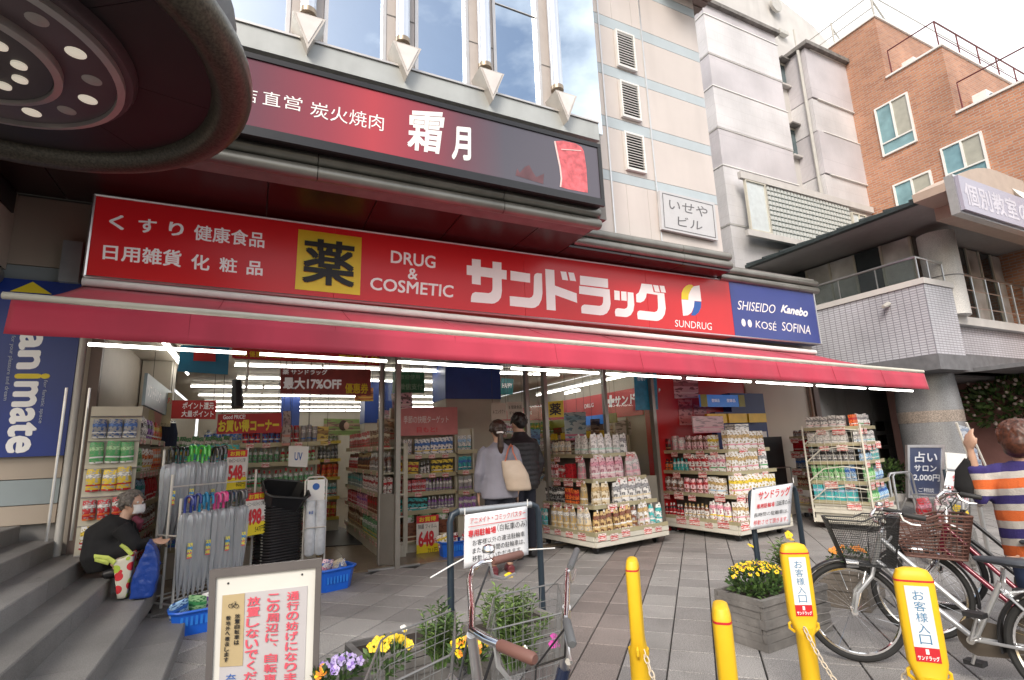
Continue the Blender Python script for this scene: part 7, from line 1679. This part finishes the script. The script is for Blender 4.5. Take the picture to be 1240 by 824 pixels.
bicycle(3.75, 1.91, radians(97), 'silver bicycle with black mesh basket standing behind the nearest labelled bollard', SIL, steer=radians(34), lean=radians(4), r=.30, wb=1.06, grips='black', basket='mesh', boff=.02, hb=.86, fender=BKP, bsz=(.36, .36, .28))
bicycle(4.50, 1.93, radians(98), 'maroon bicycle with brown resin basket just behind the silver bicycle', MRN, steer=radians(22), lean=radians(4), r=.30, wb=.97, grips='black', basket='wicker', hb=.93, boff=-.10, fender=BKP, bsz=(.46, .48, .26))
bicycle(5.35, 2.2, radians(100), 'black bicycle with wire basket beside the striped shopper', BKP, steer=radians(12), lean=radians(4), r=.30, wb=.97, grips='black', basket='wire', hb=.93, fender=BKP, bsz=(.34, .34, .24))
# goods in the third basket
for k, (a, b, c, dx) in enumerate((('rd', 'w', 'pk', 0), ('lp', 'rd', 'w', .12))):
    o = link('shopping_pack', prod('bag', a, b, c, .18, .2, .1)); o.location = (5.27+dx*.3, 2.72-dx, .68); props(o, ('red' if k == 0 else 'pink')+' patterned parcel lying in the wire basket of the black bicycle', 'parcel')
pA = lambda x, y, z: G(x, y, z)
barsA = ([pA(571, 764, 1.09), pA(571, 735, 1.10), pA(568.5, 703, 1.115), pA(572.5, 689, 1.125), pA(582, 682, 1.135), pA(599, 679, 1.14)], [pA(571, 764, 1.09), pA(588, 774, 1.085), pA(605, 781, 1.08)], [pA(597, 680, 1.14), pA(632, 671, 1.14)], [pA(604, 781, 1.08), pA(648, 799, 1.075)])
bqA = [pA(551, 738, .97), pA(463, 772, .97)]; tow = Vector((-.12, -.33, 0))
hA = Vector((cos(radians(152)), sin(radians(152)), 0)); mA = Vector((.47, 1.12, 0))-hA*.30
bicycle(mA.x, mA.y, radians(152), 'bicycle with chrome handlebar, brown grips and a wire basket at the bottom centre', MRN, steer=0, lean=radians(8), r=.31, wb=1.05, grips='brown', basket='wire', hb=1.0, bars=barsA, basket_q=([bqA[0], bqA[1], bqA[1]+tow, bqA[0]+tow], .26), sc=1.04, gk=.66)
barsB = ([pA(686, 732, 1.06), pA(686.5, 713, 1.08), pA(687, 691, 1.095)], [pA(686, 732, 1.06), pA(685, 749, 1.05)], [pA(690, 688, 1.10), pA(699, 666, 1.10)], [pA(686, 752, 1.05), pA(693, 781, 1.035)])
bqB = [pA(676, 706, .95), pA(598, 722, .95)]
hB = Vector((cos(radians(140)), sin(radians(140)), 0)); mB = Vector((.78, 1.33, 0))-hB*.30
bicycle(mB.x, mB.y, radians(140), 'navy bicycle with grey grips and a fine wire basket between flowers and bollard', NVY, steer=0, lean=radians(8), r=.31, wb=1.05, grips='grey', basket='wire', hb=1.0, bars=barsB, basket_q=([bqB[0], bqB[1], bqB[1]+Vector((-.16, -.31, 0)), bqB[0]+Vector((-.16, -.31, 0))], .26), bell=False, sc=1.04, gk=.6)
# ================================================================== PEOPLE
SKIN = mat('skin', (.52, .32, .23), .5, var=.06, scale=5)
def organic(name, mb, m, parent, vox=.013, smooth=6, bumpy=0):
    me = mb.mesh(name, m); o = bpy.data.objects.new('tmp', me); C.objects.link(o)
    r_ = o.modifiers.new('r', 'REMESH'); r_.mode = 'VOXEL'; r_.voxel_size = vox; r_.use_smooth_shade = True
    s_ = o.modifiers.new('s', 'SMOOTH'); s_.iterations = smooth; s_.factor = .5
    bpy.context.view_layer.update(); ev = o.evaluated_get(bpy.context.evaluated_depsgraph_get()); m2 = bpy.data.meshes.new_from_object(ev); bpy.data.objects.remove(o)
    if bumpy:
        for v in m2.vertices:
            n = noise.noise(Vector((v.co.x*9, v.co.y*9, v.co.z*5)))+.5*noise.noise(v.co*22); v.co += v.normal*n*bumpy
    m2.materials.clear(); [m2.materials.append(q) for q in (m if isinstance(m, (list, tuple)) else [m])]
    m2.name = name; return link(name, m2, parent, False)
def torso(mb, rings, n=20):   # rings: (x, y, z, rx, ry)
    vs = [];
    for (x, y, z, rx, ry) in rings: vs += [(x+rx*cos(2*pi*k/n), y+ry*sin(2*pi*k/n), z) for k in range(n)]
    k = len(rings); mb.add(vs, [(i*n+j, i*n+(j+1) % n, (i+1)*n+(j+1) % n, (i+1)*n+j) for i in range(k-1) for j in range(n)]+[tuple(range(n-1, -1, -1)), tuple((k-1)*n+j for j in range(n))], True)
def fingers(mb, w, d, side, curl=.5, s=1.0):
    """palm and five fingers from the wrist w pointing along d; side = thumb direction"""
    w, d, side = Vector(w), Vector(d).normalized(), Vector(side).normalized(); nrm = d.cross(side).normalized()
    for k in range(4): mb.tube([w+side*(.012-.008*k)*s, w+d*.085*s+side*(.030-.02*k)*s], [.014*s, .012*s], 8)
    for k in range(4):
        L_ = (.07, .078, .072, .056)[k]*s; b = w+d*.085*s+side*(.030-.02*k)*s; P = [b]; dr = d.copy()
        for j in range(3): dr = (dr+nrm*curl*.55).normalized(); P.append(P[-1]+dr*L_/3*(1.15-.1*j))
        mb.tube(P, [.0095*s, .009*s, .008*s, .0065*s], 7)
    b = w+d*.025*s+side*.02*s; mb.tube([b, b+side*.03*s+d*.025*s, b+side*.035*s+d*.055*s+nrm*.02*s], [.012*s, .0105*s, .008*s], 7)
def head(mb, c, f, s=1.0):
    """skull, jaw, nose, ears; c centre, f facing"""
    c = Vector(c); f = Vector(f); f.z = 0; f.normalize(); r_ = Vector((f.y, -f.x, 0)); u = Vector((0, 0, 1))
    def el(p, a, b, h):
        vs = []; n, k = 14, 9
        for i in range(k+1):
            A = pi*i/k
            for j in range(n): t = 2*pi*j/n; vs.append(p+r_*a*sin(A)*cos(t)+f*b*sin(A)*sin(t)-u*h*cos(A))
        mb.add(vs, [(i*n+j, i*n+(j+1) % n, (i+1)*n+(j+1) % n, (i+1)*n+j) for i in range(k) for j in range(n)], True)
    el(c+u*.02*s, .073*s, .092*s, .095*s); el(c+f*.025*s-u*.045*s, .056*s, .062*s, .07*s); el(c+f*.05*s-u*.09*s, .03*s, .03*s, .022*s)
    mb.tube([c+f*.088*s+u*.012*s, c+f*.108*s-u*.022*s, c+f*.09*s-u*.03*s], [.008*s, .013*s, .011*s], 8)
    for e in (-1, 1): el(c+r_*e*.075*s-u*.01*s, .010*s, .020*s, .032*s); el(c+f*.088*s+r_*e*.03*s+u*.028*s, .02*s, .008*s, .006*s)
    el(c+f*.092*s-u*.055*s, .024*s, .008*s, .008*s); return r_, f, u
def face(par, c, f, s=1.0, lip=True):
    c = Vector(c); f = Vector(f); f.z = 0; f.normalize(); r_ = Vector((f.y, -f.x, 0)); u = Vector((0, 0, 1))
    for e in (-1, 1): MB().ball(c+f*.083*s+r_*e*.03*s+u*.012*s, .011*s, n=8, k=6).build('eye', mat('eye_white', (.7, .68, .65), .2), par, False); MB().ball(c+f*.091*s+r_*e*.03*s+u*.012*s, .005*s, n=6, k=4).build('iris', M_['dark'], par, False)
    if lip: MB().ball(c+f*.09*s-u*.052*s, .022*s, .010*s, .006*s, 8, 4).build('lips', mat('lips', (.4, .14, .12), .4), par, False)
def hairtufts(mb, c, f, n, r0, ln, seed, zlow=-.04, back=.02, s=1.0, curl=.3):
    rd = random.Random(seed); c = Vector(c); f = Vector(f).normalized(); r_ = Vector((f.y, -f.x, 0))
    for i in range(n):
        th = rd.uniform(0, 2*pi); ph = rd.uniform(0, 1.9); d = (r_*cos(th)*sin(ph)+f*sin(th)*sin(ph)+Vector((0, 0, cos(ph))))
        if d.dot(f) > .55 and d.z < .35: continue
        p = c+Vector((d.x*r0, d.y*r0*1.1, d.z*r0*1.08+.015)); P = [p]; q = (d*.2+Vector((0, 0, -1))+Vector((rd.uniform(-1, 1), rd.uniform(-1, 1), 0))*curl).normalized()
        L_ = ln*rd.uniform(.5, 1)
        for j in range(3): P.append(P[-1]+(q+d*(.4-.3*j))*L_/3)
        mb.tube(P, [.012*s, .011*s, .008*s, .003*s], 5)
# ---- woman with ponytail, seen from behind
def stand(name, label, x, y, H_, yaw_, build):
    t = thing(name, label, 'person', (x, y, 0), yaw_); k = H_/1.6; t.scale = (k, k, k); build(t); return t
HB = mat('dark_brown_hair', (.035, .018, .012), .4, var=.4, scale=40); HK = mat('black_hair', (.012, .010, .009), .4, var=.4, scale=40)
COAT = mat('lavender_grey_coat', (.20, .196, .235), .85, var=.05, scale=4, bump=.25, bscale=160)
DKT = mat('dark_trousers', (.012, .014, .025), .85, var=.15, bump=.2)
def woman(t):
    b = MB(); head(b, (0, .0, 1.475), (0, 1, 0)); b.tube([(0, -.01, 1.42), (0, -.01, 1.30)], [.048, .06], 12)
    torso(b, [(0, 0, .80, .15, .10), (0, 0, .9, .15, .10), (0, 0, 1.05, .125, .09), (0, 0, 1.25, .16, .1), (0, 0, 1.32, .10, .07)])
    for s in (-1, 1):
        b.tube([(s*.15, 0, 1.27), (s*.205, -.02, 1.03), (s*.215, .08, .80)], [.045, .037, .024], 10); fingers(b, (s*.215, .08, .80), (0, .25, -1), (0, 1, .1), .5)
        b.tube([(s*.08, 0, .84), (s*.085, .0, .46), (s*.085, -.02, .09)], [.085, .055, .036], 12); b.tube([(s*.085, -.04, .05), (s*.09, .12, .03)], [.034, .03], 10)
    organic('body', b, SKIN, t)
    face(t, (0, 0, 1.475), (0, 1, 0))
    c = MB(); torso(c, [(0, 0, .76, .205, .15), (0, 0, .80, .20, .15), (0, 0, .95, .185, .135), (0, -.005, 1.1, .175, .125), (0, -.01, 1.22, .185, .125), (0, -.01, 1.29, .15, .10), (0, -.005, 1.335, .075, .065), (0, -.0, 1.36, .06, .055)])
    for s in (-1, 1): c.tube([(s*.13, -.01, 1.28), (s*.175, -.01, 1.24), (s*.222, -.03, 1.03), (s*.225, .06, .84)], [.058, .062, .056, .048], 14)
    organic('coat', c, COAT, t, .014, 5, .006)
    l = MB()
    for s in (-1, 1): l.tube([(s*.08, 0, .86), (s*.088, 0, .46), (s*.088, -.02, .11)], [.098, .070, .052], 14)
    l.ball((0, 0, .85), .16, .12, .09, 14, 8); organic('trousers', l, DKT, t, .015, 5, .005)
    for s in (-1, 1):
        h = MB(); h.tube([(s*.088, -.065, .05), (s*.088, .0, .05), (s*.09, .15, .03)], [.040, .042, .034], 12); h.box(s*.088-.035, s*.088+.035, -.09, .17, .0, .02); organic('shoe', h, mat('maroon_shoe', (.12, .02, .025), .4), t, .01, 3)
    h = MB(); h.ball((0, -.012, 1.505), .083, .098, .092, 16, 10); h.ball((0, -.05, 1.47), .07, .06, .07, 12, 8); h.tube([(0, -.09, 1.46), (0, -.125, 1.43), (0, -.12, 1.30), (0, -.115, 1.21)], [.03, .032, .036, .012], 10); hairtufts(h, (0, -.012, 1.495), (0, 1, 0), 90, .083, .06, 2, curl=.2)
    organic('hair', h, HB, t, .008, 2, .003); MB().tube([(0.03*cos(a), -.105+.03*sin(a), 1.452) for a in [2*pi*i/12 for i in range(12)]], .012, 6, closed=True).build('scrunchie', M_['white'], t, False)
woman_y = 5.95; wx = FY(604, 560, woman_y).x; wH = zat(wx, woman_y, 508)
tw = stand('person', 'person in a lavender grey coat with ponytail seen from behind, carrying a beige tote', wx, woman_y, wH, radians(-12), woman)
# beige tote on her right
tb = thing('tote_bag', 'beige leather tote bag on the shoulder of the ponytailed person', 'bag', (wx, woman_y, 0), radians(-22)); k_ = wH/1.6; tb.scale = (k_,)*3
b = MB(); torso(b, [(.20, -.155, .84, .12, .05), (.20, -.155, .86, .135, .06), (.17, -.15, 1.0, .14, .055), (.13, -.145, 1.13, .11, .03), (.12, -.145, 1.16, .10, .022)]); organic('bag_body', b, mat('beige_leather', (.34, .27, .21), .5, var=.05, bump=.2), tb, .012, 3, .003)
MB().tube([(.06, -.15, 1.14), (.10, -.12, 1.27), (.13, -.02, 1.315), (.15, .05, 1.25)], .009, 6, sx=2).build('strap', mat('tan_red_strap', (.40, .12, .07), .5), tb, False)
MB().tube([(.19, -.15, 1.14), (.15, -.13, 1.24), (.15, -.03, 1.31)], .008, 6).build('strap', mat('tan_red_strap', (.40, .12, .07), .5), tb, False)
JK = mat('black_quilted_jacket', (.016, .015, .018), .55, var=.15, bump=.3, bscale=60)
def man(t):
    b = MB(); head(b, (0, .03, 1.475), (0, 1, 0)); b.tube([(0, .01, 1.42), (0, 0, 1.30)], [.052, .065], 12); torso(b, [(0, 0, .80, .15, .10), (0, 0, 1.05, .14, .1), (0, 0, 1.25, .17, .1), (0, 0, 1.32, .11, .07)])
    for s in (-1, 1):
        b.tube([(s*.17, 0, 1.27), (s*.235, -.02, 1.03), (s*.22, .06, .80)], [.045, .04, .027], 10); fingers(b, (s*.22, .06, .80), (0, .2, -1), (0, 1, .1), .6)
        b.tube([(s*.09, 0, .84), (s*.09, .0, .46), (s*.09, -.02, .09)], [.085, .058, .04], 12); b.tube([(s*.09, -.04, .05), (s*.09, .12, .03)], [.034, .03], 10)
    organic('body', b, SKIN, t); face(t, (0, .03, 1.475), (0, 1, 0))
    c = MB()
    torso(c, [(0, 0, .74, .20, .15), (0, 0, .78, .215, .155), (0, 0, .95, .21, .15), (0, 0, 1.15, .21, .145), (0, -.01, 1.27, .2, .125), (0, -.01, 1.33, .10, .08), (0, 0, 1.38, .075, .07)])
    for i in range(9):
        z = .80+i*.055; c.tube([(.205*cos(a), .145*sin(a), z) for a in [2*pi*j/20 for j in range(20)]], .028, 8, closed=True)
    for s in (-1, 1):
        P = [Vector((s*.16, 0, 1.28)), Vector((s*.245, -.03, 1.03)), Vector((s*.235, .04, .84))]
        c.tube(P, [.07, .066, .055], 14)
        for j in range(9): q = P[0].lerp(P[1], j/5) if j < 5 else P[1].lerp(P[2], (j-5)/4); c.ball(q, .07, .07, .028, 12, 6)
    organic('jacket', c, JK, t, .013, 3, .003)
    l = MB()
    for s in (-1, 1): l.tube([(s*.085, 0, .86), (s*.09, 0, .46), (s*.09, -.02, .10)], [.10, .075, .06], 14)
    l.ball((0, 0, .85), .17, .13, .09, 14, 8); organic('trousers', l, DKT, t, .015, 5, .005)
    for s in (-1, 1): h = MB(); h.tube([(s*.09, -.07, .05), (s*.09, .0, .05), (s*.09, .17, .035)], [.042, .044, .036], 12); organic('shoe', h, M_['dark'], t, .01, 3)
    h = MB(); h.ball((0, .02, 1.515), .086, .10, .088, 16, 10); h.ball((0, -.03, 1.47), .068, .06, .06, 12, 8); hairtufts(h, (0, .018, 1.50), (0, 1, 0), 120, .086, .045, 4, curl=.5); organic('hair', h, HK, t, .008, 1, .004)
my = 6.55; mx_ = FY(631, 560, my).x; mH = zat(mx_, my, 500)
stand('person', 'person with short black hair in a black quilted jacket, right of the ponytailed one', mx_, my, mH, radians(10), man)
# ---- crouching elder on the steps (joints placed on the steps, facing right)
el = thing('person', 'crouching elderly person in black with grey hair and white mask on the steps', 'person', (-1.25, 5.95, 0))
WPAR.add(el.name); YL = 6.28; E_ = lambda x, y, d=0: FY(x, y, YL+d)
hc = E_(160, 610); fdir = Vector((.75, -.45, 0)); dn = Vector((0, 0, -1))
hipL, shL = E_(128, 672), E_(147, 634)
b = MB(); head(b, hc, fdir, .98); b.tube([hc+Vector((-.03, 0, -.06)), shL+Vector((.02, 0, .02))], [.045, .055], 10)
b.tube([shL, shL.lerp(hipL, .5)+Vector((-.07, .02, 0)), hipL], [.12, .14, .15], 14)
kn = [E_(162, 664, -.14), E_(160, 661, .14)]; ft = [G(136, 698, .43), G(143, 694, .43)]
for i, s in enumerate((-1, 1)):
    sh = shL+Vector((.02, s*.14, -.02)); eb = E_(165, 662, s*.16); ha = E_(184, 655, s*.06-.03)
    b.tube([sh, eb, ha], [.048, .04, .025], 10); fingers(b, ha, (1, 0, -.25), (0, -s*.8, .5), .7)
    b.tube([hipL+Vector((0, s*.09, 0)), kn[i], ft[i]+Vector((0, 0, .08))], [.085, .06, .045], 12); b.tube([ft[i]+Vector((-.04, 0, .03)), ft[i]+Vector((.14, 0, .02))], [.035, .03], 8)
organic('body', b, SKIN, el); face(el, hc, fdir, .98, False)
BKC = mat('black_wool_coat', (.010, .010, .011), .9, var=.2, bump=.3)
c = MB(); c.tube([shL+Vector((.02, 0, .05)), shL, shL.lerp(hipL, .45)+Vector((-.08, .02, .02)), hipL+Vector((-.02, 0, 0)), hipL+Vector((.0, 0, -.13))], [.08, .145, .165, .17, .13], 18)
for i, s in enumerate((-1, 1)):
    sh = shL+Vector((.02, s*.15, -.02)); eb = E_(165, 662, s*.17); ha = E_(181, 656, s*.06-.03); c.tube([sh, eb, ha], [.078, .068, .05], 12)
    c.tube([hipL+Vector((0, s*.09, 0)), kn[i], kn[i].lerp(ft[i], .6)], [.11, .085, .07], 12)
organic('coat', c, BKC, el, .014, 5, .008)
for i in (0, 1): h = MB(); h.tube([ft[i]+Vector((-.07, 0, .02)), ft[i]+Vector((.0, 0, .03)), ft[i]+Vector((.16, 0, .01))], [.035, .045, .035], 10); organic('shoe', h, M_['dark'], el, .01, 3)
h = MB(); h.ball(hc+Vector((-.018, .01, .03)), .088, .095, .088, 14, 9); h.ball(hc+Vector((-.06, .03, -.01)), .055, .06, .06, 12, 8); hairtufts(h, hc+Vector((-.012, .005, .02)), fdir, 200, .084, .07, 8, curl=1.2)
organic('hair', h, mat('grey_hair', (.13, .115, .10), .6, var=.5, scale=60), el, .008, 1, .004)
mk = MB(); fd = fdir.normalized(); rr_ = Vector((fd.y, -fd.x, 0)); vs = []
for i in range(7):
    for j in range(7):
        a = (i-3)/3; v = (j-3)/3; vs.append(hc+rr_*.068*sin(a*1.25)+fd*(.03+.082*cos(a*1.15)+.012*(1-v*v))+Vector((0, 0, -.048+v*.042)))
mk.add(vs, [(i*7+j, (i+1)*7+j, (i+1)*7+j+1, i*7+j+1) for i in range(6) for j in range(6)], True); o = mk.build('face_mask', mat('mask_white', (.62, .62, .62), .8), el, False); md = o.modifiers.new('s', 'SOLIDIFY'); md.thickness = .003
sc_ = MB(); sc_.tube([hc+Vector((.03, -.05, -.12)), hc+Vector((.09, -.06, -.17)), hc+Vector((.08, -.02, -.24))], [.03, .035, .02], 8); organic('scarf', sc_, mat('wine_scarf', (.12, .02, .04), .8), el, .01, 2)
# bags by the elder
zb2 = .262
fbx = G(150, 727, .26); tb2 = thing('flower_tote', 'white tote bag with red and lime flower print standing on the lowest wide step', 'bag', fbx)
ty = fbx.y; fz = lambda x, y, d=0: FY(x, y, ty+d)
W1 = [fz(137, 682), fz(160, 668), fz(155, 727), fz(140, 727)]
b = MB(); b.slab([fz(141, 727), fz(153, 726), fz(160, 690), fz(163, 668), (fz(150, 676)), fz(136, 680), fz(138, 700)], (0, .16, 0)); 
FLP = bpy.data.materials.new('flower_print'); FLP.use_nodes = True; n, l = FLP.node_tree.nodes, FLP.node_tree.links; bs = n['Principled BSDF']; bs.inputs['Roughness'].default_value = .7
tcx = n.new('ShaderNodeTexCoord'); v1 = n.new('ShaderNodeTexVoronoi'); v1.inputs['Scale'].default_value = 13; l.new(tcx.outputs['Object'], v1.inputs[0]); v1.distance = 'MINKOWSKI' if False else 'EUCLIDEAN'
rr1 = n.new('ShaderNodeValToRGB'); rr1.color_ramp.interpolation = 'CONSTANT'; e = rr1.color_ramp.elements; e[0].color = (.75, .7, .6, 1); e[1].position = .12; e[1].color = (1, 1, 1, 1); q = e.new(.36); q.color = (0, 0, 0, 1)
l.new(v1.outputs['Distance'], rr1.inputs[0]); mm = n.new('ShaderNodeMixRGB'); sc1 = n.new('ShaderNodeSeparateColor'); l.new(v1.outputs['Color'], sc1.inputs[0]); gt = n.new('ShaderNodeMath'); gt.operation = 'GREATER_THAN'; gt.inputs[1].default_value = .5; l.new(sc1.outputs[0], gt.inputs[0])
mc1 = n.new('ShaderNodeMixRGB'); mc1.inputs[1].default_value = (.62, .03, .04, 1); mc1.inputs[2].default_value = (.42, .55, .06, 1); l.new(gt.outputs[0], mc1.inputs[0])
gl_ = n.new('ShaderNodeMath'); gl_.operation = 'LESS_THAN'; gl_.inputs[1].default_value = .5; l.new(v1.outputs['Distance'], gl_.inputs[0]); l.new(gl_.outputs[0], mm.inputs[0]); mm.inputs[1].default_value = (.66, .62, .5, 1); l.new(mc1.outputs[0], mm.inputs[2]); l.new(mm.outputs[0], bs.inputs['Base Color'])
organic('bag_body', b, FLP, tb2, .012, 4, .004).matrix_parent_inverse = INV[tb2.name]
GLM = mat('lime_fabric', (.50, .58, .12), .8, var=.2, scale=20)
b = MB(); b.tube([fz(139, 682), fz(130, 676, .02), fz(114, 674, .03), fz(116, 678, .03), fz(132, 682, .02)], [.022, .02, .018, .016, .02], 8, sx=.5).build('handle_flap', GLM, tb2); MB().tube([fz(160, 672), fz(152, 664, .02), fz(146, 660, .02)], [.018, .018, .014], 8).build('handle_flap', GLM, tb2)
bb_ = G(172, 727, .26); tb3 = thing('plastic_bag', 'blue plastic carrier bag beside the flower print tote on the step', 'bag', bb_); fz = lambda x, y, d=0: FY(x, y, bb_.y+d)
b = MB(); b.slab([fz(156, 727), fz(184, 724), fz(190, 700), fz(191, 676), fz(186, 662), fz(178, 655), fz(173, 668), fz(166, 684), fz(158, 708)], (0, .2, 0)); organic('bag_body', b, mat('blue_plastic_bag', (.012, .05, .27), .3, var=.15, bump=.6, bscale=25), tb3, .012, 6, .012).matrix_parent_inverse = INV[tb3.name]
# ---- striped shopper at the right edge
XS = 4.75; fx_ = lambda x, y, d=0: FX(x, y, XS+d)
STP = bpy.data.materials.new('striped_knit'); STP.use_nodes = True; n, l = STP.node_tree.nodes, STP.node_tree.links; bs = n['Principled BSDF']; bs.inputs['Roughness'].default_value = .9
tcx = n.new('ShaderNodeTexCoord'); sx1 = n.new('ShaderNodeSeparateXYZ'); l.new(tcx.outputs['Object'], sx1.inputs[0])
nzx = n.new('ShaderNodeTexNoise'); nzx.inputs['Scale'].default_value = 3; l.new(tcx.outputs['Object'], nzx.inputs[0])
mz = n.new('ShaderNodeMath'); mz.operation = 'MULTIPLY_ADD'; mz.inputs[1].default_value = .05; l.new(nzx.outputs[0], mz.inputs[0]); l.new(sx1.outputs[2], mz.inputs[2])
my_ = n.new('ShaderNodeMath'); my_.operation = 'MULTIPLY_ADD'; my_.inputs[1].default_value = .12; l.new(sx1.outputs[1], my_.inputs[0]); l.new(mz.outputs[0], my_.inputs[2])
mk_ = n.new('ShaderNodeMath'); mk_.operation = 'MULTIPLY'; mk_.inputs[1].default_value = 4.6; l.new(my_.outputs[0], mk_.inputs[0]); fr_ = n.new('ShaderNodeMath'); fr_.operation = 'FRACT'; l.new(mk_.outputs[0], fr_.inputs[0])
rr1 = n.new('ShaderNodeValToRGB'); rr1.color_ramp.interpolation = 'CONSTANT'; e = rr1.color_ramp.elements; e[0].color = (.62, .13, .03, 1); e[1].position = .3; e[1].color = (.5, .47, .43, 1)
for p_, c_ in ((.5, (.035, .025, .14)), (.78, (.5, .47, .43))): q = e.new(p_); q.color = (*c_, 1)
l.new(fr_.outputs[0], rr1.inputs[0]); l.new(rr1.outputs[0], bs.inputs['Base Color'])
bpn = n.new('ShaderNodeBump'); bpn.inputs['Strength'].default_value = .4; bpn.inputs['Distance'].default_value = .01; nz2 = n.new('ShaderNodeTexNoise'); nz2.inputs['Scale'].default_value = 120; l.new(tcx.outputs['Object'], nz2.inputs[0]); l.new(nz2.outputs[0], bpn.inputs['Height']); l.new(bpn.outputs[0], bs.inputs['Normal'])
sh_ = thing('person', 'person with reddish brown hair in an orange, navy and cream striped sweater', 'person', (XS, FX(1240, 600, XS).y, 0))
WPAR.add(sh_.name); hd_ = fx_(1231, 531); fdr = Vector((.93, .36, 0))
# body axis below the head
cxp = hd_+Vector((.0, -.02, 0)); X_, Y_ = cxp.x, cxp.y; zh = hd_.z
b = MB(); head(b, hd_, fdr, 1.0); b.tube([hd_+Vector((0, 0, -.06)), Vector((X_, Y_, zh-.2))], [.05, .06], 12)
torso(b, [(X_, Y_, zh-.75, .13, .15), (X_, Y_, zh-.6, .12, .14), (X_, Y_, zh-.35, .12, .17), (X_, Y_, zh-.19, .08, .12)])
hand = fx_(1176, 549, -.15); elb = fx_(1189, 604, -.1); shd_ = Vector((X_-.03, Y_+.17, zh-.24)); rs_ = Vector((X_+.03, Y_-.19, zh-.24)); re_ = Vector((X_-.02, Y_-.2, zh-.52)); rh_ = Vector((X_-.10, Y_+.03, zh-.74))
b.tube([shd_, elb, hand], [.045, .04, .026], 10); fingers(b, hand, (hand-elb), (-.3, -.8, .3), .6, 1.1); b.tube([rs_, re_, rh_], [.045, .04, .027], 10); fingers(b, rh_, (-.4, .6, -.4), (-.5, -.3, .7), .7)
for s in (-1, 1): b.tube([(X_, Y_+s*.09, zh-.72), (X_, Y_+s*.095, zh-1.06), (X_, Y_+s*.09, .09)], [.085, .058, .042], 12); b.tube([(X_-.04, Y_+s*.09, .05), (X_+.12, Y_+s*.1, .03)], [.035, .03], 8)
organic('body', b, SKIN, sh_); face(sh_, hd_, fdr)
c = MB(); torso(c, [(X_, Y_, zh-.80, .17, .215), (X_, Y_, zh-.72, .175, .22), (X_, Y_, zh-.5, .17, .225), (X_, Y_, zh-.32, .165, .225), (X_, Y_, zh-.22, .12, .175), (X_, Y_, zh-.15, .075, .085)])
c.tube([shd_+Vector((0, -.04, .0)), shd_, elb, elb.lerp(hand, .72)], [.08, .085, .075, .052], 14); c.tube([rs_, re_, re_.lerp(rh_, .8)], [.085, .075, .055], 14)
organic('sweater', c, STP, sh_, .014, 5, .006)
l_ = MB(); JN = mat('blue_jeans', (.03, .05, .11), .85, var=.2, bump=.3)
for s in (-1, 1): l_.tube([(X_, Y_+s*.09, zh-.70), (X_, Y_+s*.095, zh-1.06), (X_, Y_+s*.09, .10)], [.11, .085, .065], 14)
l_.ball((X_, Y_, zh-.72), .14, .19, .1, 12, 8); organic('jeans', l_, JN, sh_, .015, 4, .005)
for s in (-1, 1): h = MB(); h.tube([(X_-.06, Y_+s*.09, .04), (X_+.15, Y_+s*.1, .035)], [.045, .038], 10); organic('shoe', h, M_['dark'], sh_, .01, 3)
h = MB(); h.ball(hd_+Vector((-.01, -.02, .03)), .098, .105, .098, 16, 10); h.ball(hd_+Vector((-.045, -.02, -.035)), .088, .095, .092, 14, 8); h.ball(hd_+Vector((-.03, -.01, -.075)), .075, .085, .06, 14, 8); hairtufts(h, hd_+Vector((-.01, -.015, .02)), fdr, 260, .094, .05, 21, curl=.10, s=.8); organic('hair', h, mat('reddish_brown_hair', (.075, .024, .012), .45, var=.6, scale=60), sh_, .008, 1, .005)
hb2 = thing('handbag', 'small black bag hanging from the raised arm of the striped shopper', 'bag', hand)
b = MB(); b.tube([fx_(1172, 556, -.16), fx_(1166, 572, -.16), fx_(1167, 590, -.16), fx_(1172, 603, -.16)], [.02, .05, .062, .035], 12, sx=.6); organic('bag_body', b, BKC, hb2, .01, 3, .003).matrix_parent_inverse = INV[hb2.name]
MB().tube([fx_(1170, 560, -.16), hand], .008, 6).build('strap', BKC, hb2)
